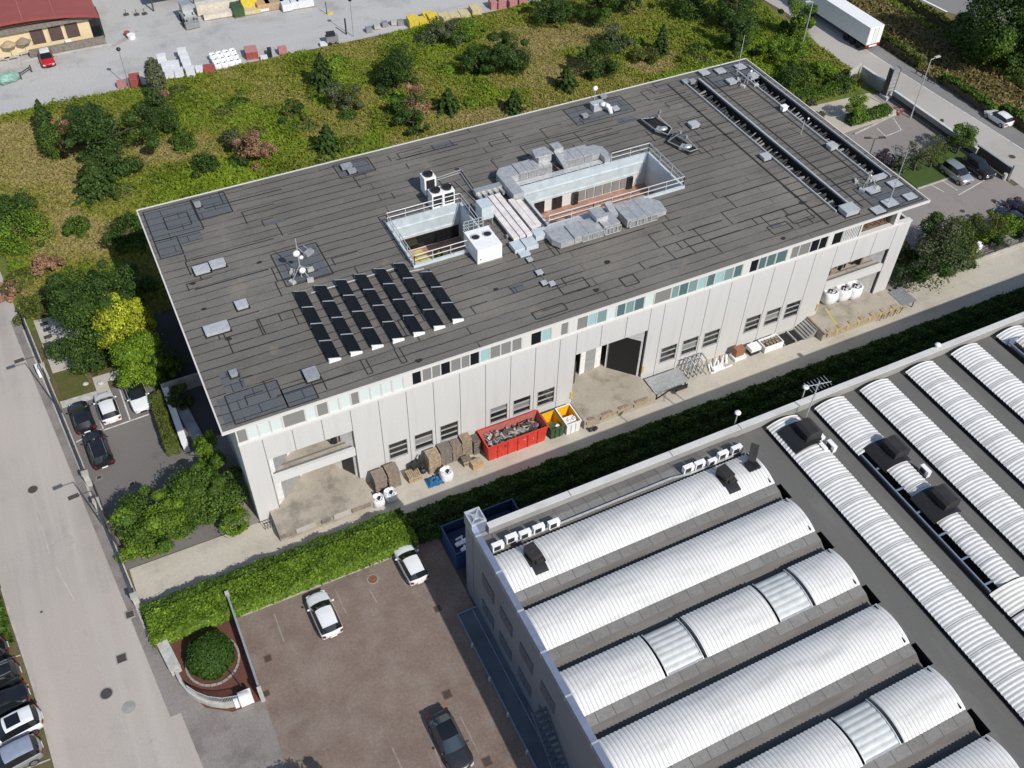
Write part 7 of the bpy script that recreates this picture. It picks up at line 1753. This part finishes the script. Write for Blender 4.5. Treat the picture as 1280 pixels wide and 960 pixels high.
T(broad, 'small bush with yellow brown leaves under the narrow upright tree', 'bush', 200, 128, 1.9, 1.6, 'olive', 800, 8, group=G1, pal2='dry')
T(broad, 'bright low bush beside the fir group at the upper left', 'bush', 233, 183, 1.5, 1.8, 'mid', 900, 9, group=G1)
T(broad, 'dark green round bush alone in the bright grass', 'bush', 256, 214, 1.7, 2.0, 'deep', 1100, 10, group=G1)
T(broad, 'dull grey green bush left of the dead brown tree', 'bush', 298, 188, 2.4, 2.0, 'grey', 1200, 11, group=G1, pal2='olive')
T(broad, 'dead brown tree with dry reddish leaves', 'tree', 324, 202, 4.2, 2.3, 'dry', 1100, 12, group=G1, leaf=.26)
T(broad, 'small dark bush at the foot of the dead brown tree', 'bush', 303, 208, 1.4, 1.3, 'deep', 600, 13, group=G1)
# middle of the meadow
T(conifer, 'dark fir close to the dark compressor at the yard edge', 'tree', 405, 112, 5.2, 2.4, 'pine', 1900, 14, group=G1)
T(broad, 'grey green bush right below the fir by the compressor', 'bush', 428, 135, 3.0, 2.6, 'grey', 1600, 15, group=G1, pal2='olive')
T(broad, 'dark low bush between the dead tree and the small fir', 'bush', 362, 152, 1.9, 2.2, 'olive', 1100, 16, group=G1, pal2='deep')
T(conifer, 'small dark fir with its shadow beside the warehouse roof', 'tree', 411, 190, 3.8, 2.2, 'pine', 1600, 17, group=G1)
T(broad, 'broad dark green tree in the middle of the meadow', 'tree', 497, 108, 5.0, 3.4, 'deep', 2900, 18, group=G1, pal2='pine')
T(broad, 'tree with rusty tips in front of the broad dark one', 'tree', 516, 145, 4.2, 2.8, 'mid', 2000, 19, group=G1, pal2='dry')
T(broad, 'dark bush under the tree with rusty tips near the roof edge', 'bush', 517, 166, 3.0, 1.9, 'pine', 1200, 20, group=G1)
T(conifer, 'small dark fir right of the tree with rusty tips', 'tree', 561, 140, 3.4, 2.1, 'pine', 1500, 21, group=G1)
T(broad, 'grey green thicket in front of the yellow stacks', 'bush', 552, 52, 2.8, 3.6, 'grey', 1900, 22, group=G1, pal2='mid')
T(broad, 'large dark tree right of the middle of the meadow', 'tree', 630, 90, 5.0, 3.5, 'pine', 3200, 23, group=G1, pal2='deep')
T(broad, 'dark bush touching the left side of the large dark tree', 'bush', 596, 92, 3.2, 2.6, 'deep', 1500, 24, group=G1)
T(conifer, 'small fir close to the roof edge below the large dark tree', 'tree', 642, 140, 3.2, 1.7, 'pine', 1300, 25, group=G1)
T(broad, 'bright green bush on the ridge behind the yellow stacks', 'bush', 583, 45, 1.8, 2.6, 'lush', 1200, 26, group=G1)
T(broad, 'dark bush by the pink brick pallets', 'bush', 690, 30, 4.6, 3.0, 'deep', 2000, 27, group=G1, pal2='pine')
T(broad, 'tall dark green tree at the top edge of the meadow', 'tree', 745, 32, 6.0, 3.2, 'deep', 2800, 28, group=G1, pal2='mid')
T(broad, 'green tree at the top edge right of the tall dark one', 'tree', 785, 18, 4.5, 2.4, 'pine', 1600, 29, group=G1)
T(conifer, 'small fir left of the two bushy trees above the roof', 'tree', 708, 112, 3.6, 1.9, 'pine', 1400, 30, group=G1)
T(broad, 'bushy dark tree with a deep shadow above the white vent pipe', 'tree', 748, 95, 4.6, 2.7, 'pine', 2200, 31, group=G1, pal2='deep')
T(broad, 'dull green bush behind the bushy dark tree', 'bush', 768, 62, 3.2, 2.4, 'grey', 1500, 32, group=G1, pal2='deep')
T(conifer, 'narrow dark fir standing alone in the bright meadow', 'tree', 825, 68, 4.4, 1.5, 'pine', 1300, 33, group=G1)
T(broad, 'olive bush left of the narrow dark fir', 'bush', 804, 76, 1.6, 2.0, 'olive', 900, 34, group=G1)
T(broad, 'dark tree by the far road at the top of the meadow', 'tree', 862, 22, 5.2, 3.2, 'deep', 2400, 35, group=G1, pal2='mid')
T(broad, 'tall dark tree at the far corner of the meadow', 'tree', 915, 36, 7.5, 3.8, 'pine', 3600, 36, group=G1, pal2='deep')
T(broad, 'dark fir like tree in front of the tall one near the roof corner', 'tree', 918, 66, 5.6, 3.0, 'pine', 2600, 37, group=G1)
T(broad, 'bright green tree beside the far road near the lorry', 'tree', 990, 52, 6.0, 2.8, 'mid', 2400, 38, group=G1, pal2='lush')
T(broad, 'bright green bush below the tree near the lorry', 'bush', 975, 75, 3.0, 3.2, 'lush', 2000, 39, group=G1)
T(broad, 'dark green bush at the back corner of the warehouse', 'bush', 990, 108, 2.8, 2.8, 'deep', 1700, 40, group=G1, pal2='mid')
T(broad, 'bright bush between the roof corner and the meadow edge', 'bush', 1022, 96, 1.8, 2.2, 'lush', 1500, 41, group=G1)
T(broad, 'trimmed dark bush beside the angled end wall', 'bush', 1050, 112, 2.0, 1.6, 'deep', 1000, 42, group=G1)
# left edge of the meadow
T(broad, 'bright green bush mass at the left edge of the meadow', 'bush', 25, 300, 2.6, 3.6, 'lush', 2400, 43, group=G1, pal2='mid')
T(broad, 'dark green bush mass by the left edge above the bright one', 'bush', 22, 275, 2.6, 3.0, 'deep', 1900, 44, group=G1, pal2='mid')
T(broad, 'bush with dry brown leaves above the big tree', 'bush', 62, 342, 1.8, 1.5, 'dry', 700, 45, group=G1)
T(broad, 'bush with dry brown leaves beside the left road', 'bush', 14, 372, 1.6, 1.5, 'dry', 700, 46, group=G1, pal2='olive')
T(broad, 'small dark bush below the tan patch of the meadow', 'bush', 98, 290, 1.2, 1.6, 'mid', 700, 47, group=G1)
T(broad, 'dark bush in the shade beside the warehouse corner', 'bush', 165, 305, 3.2, 2.3, 'deep', 1700, 48, group=G1)
T(broad, 'dull bush between the big tree and the corner of the warehouse', 'bush', 45, 390, 1.3, 1.9, 'olive', 900, 49, group=G1)
G2 = 'trees around the small car park'
T(broad, 'biggest dark green tree at the left of the warehouse', 'tree', 122, 425, 6.6, 4.7, 'deep', 8500, 50, group=G2, leaf=.3, pal2='mid', nl=34)
T(broad, 'second dark crown joined to the biggest tree, near the roof', 'tree', 150, 400, 6.0, 3.6, 'deep', 4200, 51, group=G2, leaf=.3)
broad('broadleaf_tree', 'bright yellow tree against the dark passage', 'tree', -4.3, 25.9, 6.6, 2.5, 'yellow', 7500, 52, group=G2, leaf=.26, low=.2, nl=75)
broad('broadleaf_tree', 'lime green tree in front of the yellow one above the white car', 'tree', -4.1, 21.9, 5.2, 2.4, 'lime', 7500, 53, group=G2, leaf=.26, low=.1, nl=75, pal2='lush')
T(broad, 'dark ivy covered tree in the passage beside the warehouse wall', 'tree', 214, 470, 4.0, 1.8, 'deep', 1800, 54, group=G2)
T(broad, 'dark bush in the passage behind the white wall', 'bush', 228, 505, 2.4, 1.3, 'deep', 1000, 55, group=G2)
broad('broadleaf_tree', 'broad green tree left of the pair beside the lane', 'tree', -6.7, 3.5, 3.9, 3.3, 'mid', 9500, 56, group=G2, leaf=.26, pal2='lush', nl=46, low=.02, ry=2.7)
broad('broadleaf_tree', 'rounder darker green tree right of the pair beside the lane', 'tree', -2.5, 4.1, 4.3, 3.2, 'mid', 9500, 57, group=G2, leaf=.26, pal2='mid', nl=46, low=.02, ry=3.0)
broad('broadleaf_tree', 'small light green tree against the white pillar of the warehouse', 'tree', -1.2, 8.4, 3.8, 1.6, 'lush', 2600, 58, group=G2, leaf=.24, nl=20)
T(broad, 'low bright bush at the railing below the broad tree', 'bush', 168, 690, 1.7, 1.5, 'lush', 1300, 59, group=G2, leaf=.2)
T(broad, 'low bush at the lane corner of the right tree', 'bush', 292, 660, 1.8, 1.4, 'lush', 1300, 60, group=G2, leaf=.2)
G3 = 'trees and shrubs around the side forecourt'
T(broad, 'big dark green tree at the right end of the warehouse', 'tree', 1151, 344, 6.6, 4.2, 'deep', 5600, 61, group=G3, leaf=.3, pal2='grey', nl=28)
T(broad, 'dark green tree joined to the big one behind the lane fence', 'tree', 1190, 324, 4.4, 3.0, 'deep', 3000, 62, group=G3, leaf=.28, pal2='olive')
T(broad, 'light green shrub behind the white sack', 'shrub', 1236, 296, 2.6, 2.6, 'olive', 1800, 63, group=G3, leaf=.24, pal2='lush')
T(broad, 'dark round shrub beside the white box', 'shrub', 1240, 308, 1.6, 1.0, 'deep', 600, 64, group=G3)
T(broad, 'light shrub in front of the dark blue car', 'shrub', 1258, 290, 2.0, 1.5, 'lush', 900, 65, group=G3)
T(broad, 'dark shrub at the right edge below the dark blue cars', 'shrub', 1276, 297, 2.0, 1.8, 'deep', 1000, 66, group=G3)
T(broad, 'young green tree on the pale gravel patch', 'tree', 1066, 150, 3.6, 1.7, 'lush', 1300, 67, group=G3, leaf=.22, low=.3)
T(broad, 'thin leaved tree at the left end of the lawn', 'tree', 1142, 214, 3.6, 2.0, 'grey', 420, 68, group=G3, leaf=.24, low=.4)
T(broad, 'thin leaved tree in the middle of the lawn', 'tree', 1162, 210, 3.8, 2.0, 'olive', 420, 69, group=G3, leaf=.24, low=.4)
T(broad, 'round green tree at the road end of the lawn', 'tree', 1195, 193, 4.0, 1.8, 'mid', 1500, 70, group=G3, leaf=.24, low=.35)
T(broad, 'purple leaved bush beside the roof edge', 'bush', 1106, 206, 1.8, 1.3, 'purple', 700, 71, group=G3)
T(broad, 'dry leafless shrub between the purple bush and the lawn', 'shrub', 1122, 212, 1.6, 1.1, 'grey', 260, 72, group=G3)
T(broad, 'sparse dark branch like shrub near the round drain', 'shrub', 1268, 262, 1.3, 1.5, 'purple', 350, 73, group=G3)
for k, (px, py, s) in enumerate(((1012, 132, 'low shrub at the left end of the gravel patch'), (1022, 148, 'low shrub along the roof side of the gravel patch'))): T(broad, s, 'shrub', px, py, 0.9, .8, 'grey', 400, 80 + k, group=G3)
hedge('clipped hedge bordering the pale gravel patch', [(88.0, 94.8, 28.9, 30.2, 0, 1.0)], 5200, 'mid', 31, .17)
hedge('dark trimmed hedge at the end of the meadow by the forecourt', [(84.0, 94.5, 36.0, 37.4, 0, 1.1)], 8000, 'mid', 32, .18)
# hedge strip along the railway side of the far road
x0 = 105.4
for k, (y0, y1, xx, lab) in enumerate(((37.0, 46.5, 106.6, 'rough hedge behind the lorry along the verge'), (23.5, 32.4, 106.6, 'dark hedge along the verge right of the steel barrier'), (10.0, 23.0, 108.2, 'hedge along the verge behind the white hatchback'))):
    o = hedge(lab, [(xx, xx + 1.3, y0, y1, 0, 1.25)], 4200, 'mid' if k else 'olive', 40 + k, .26); o['group'] = 'hedges along the verge'
hedge('scrubby dark hedge beside the railway', [(118.6, 119.8, 36, 72, 0, 1.1)], 5200, 'olive', 45, .3)['group'] = 'hedges along the verge'
T(broad, 'huge dark tree between the verge and the railway', 'tree', 1240, 78, 12.5, 6.6, 'deep', 11000, 90, group=G3, leaf=.42, nl=40, pal2='mid')
T(broad, 'second large dark crown right of the huge tree', 'tree', 1290, 92, 9.0, 5.0, 'deep', 5200, 91, group=G3, leaf=.42, nl=26, pal2='mid')
T(broad, 'pale yellow green bush in front of the huge tree', 'bush', 1278, 104, 1.6, 2.4, 'olive', 900, 92, group=G3, pal2='lush')
# tree outside the picture whose shadow falls on the brown car park
broad('broadleaf_tree', 'tree standing on the near side of the brown car park', 'tree', -2.2, -26.0, 6.2, 1.9, 'deep', 1500, 95, 'trees around the small car park', leaf=.28, low=.45)
# weeds along the road edge
n = 3000; r = np.random.default_rng(77)
yy = r.uniform(-2, 8, n); xx = RL(yy) - r.uniform(.2, 2.6, n)
k = xx < RL(yy) - .25
o = leafmesh('road_edge_grass', np.stack([xx[k], yy[k], r.uniform(.02, .4, k.sum())], 1), r.normal(0, .6, (k.sum(), 3)) + np.array([0, 0, .8]), r.uniform(.12, .3, k.sum()), tints(r, int(k.sum()), *PAL['mid']), None, 1.9, 8)
stuff(o, 'grass strip at the left edge of the road above the parked cars', 'grass')
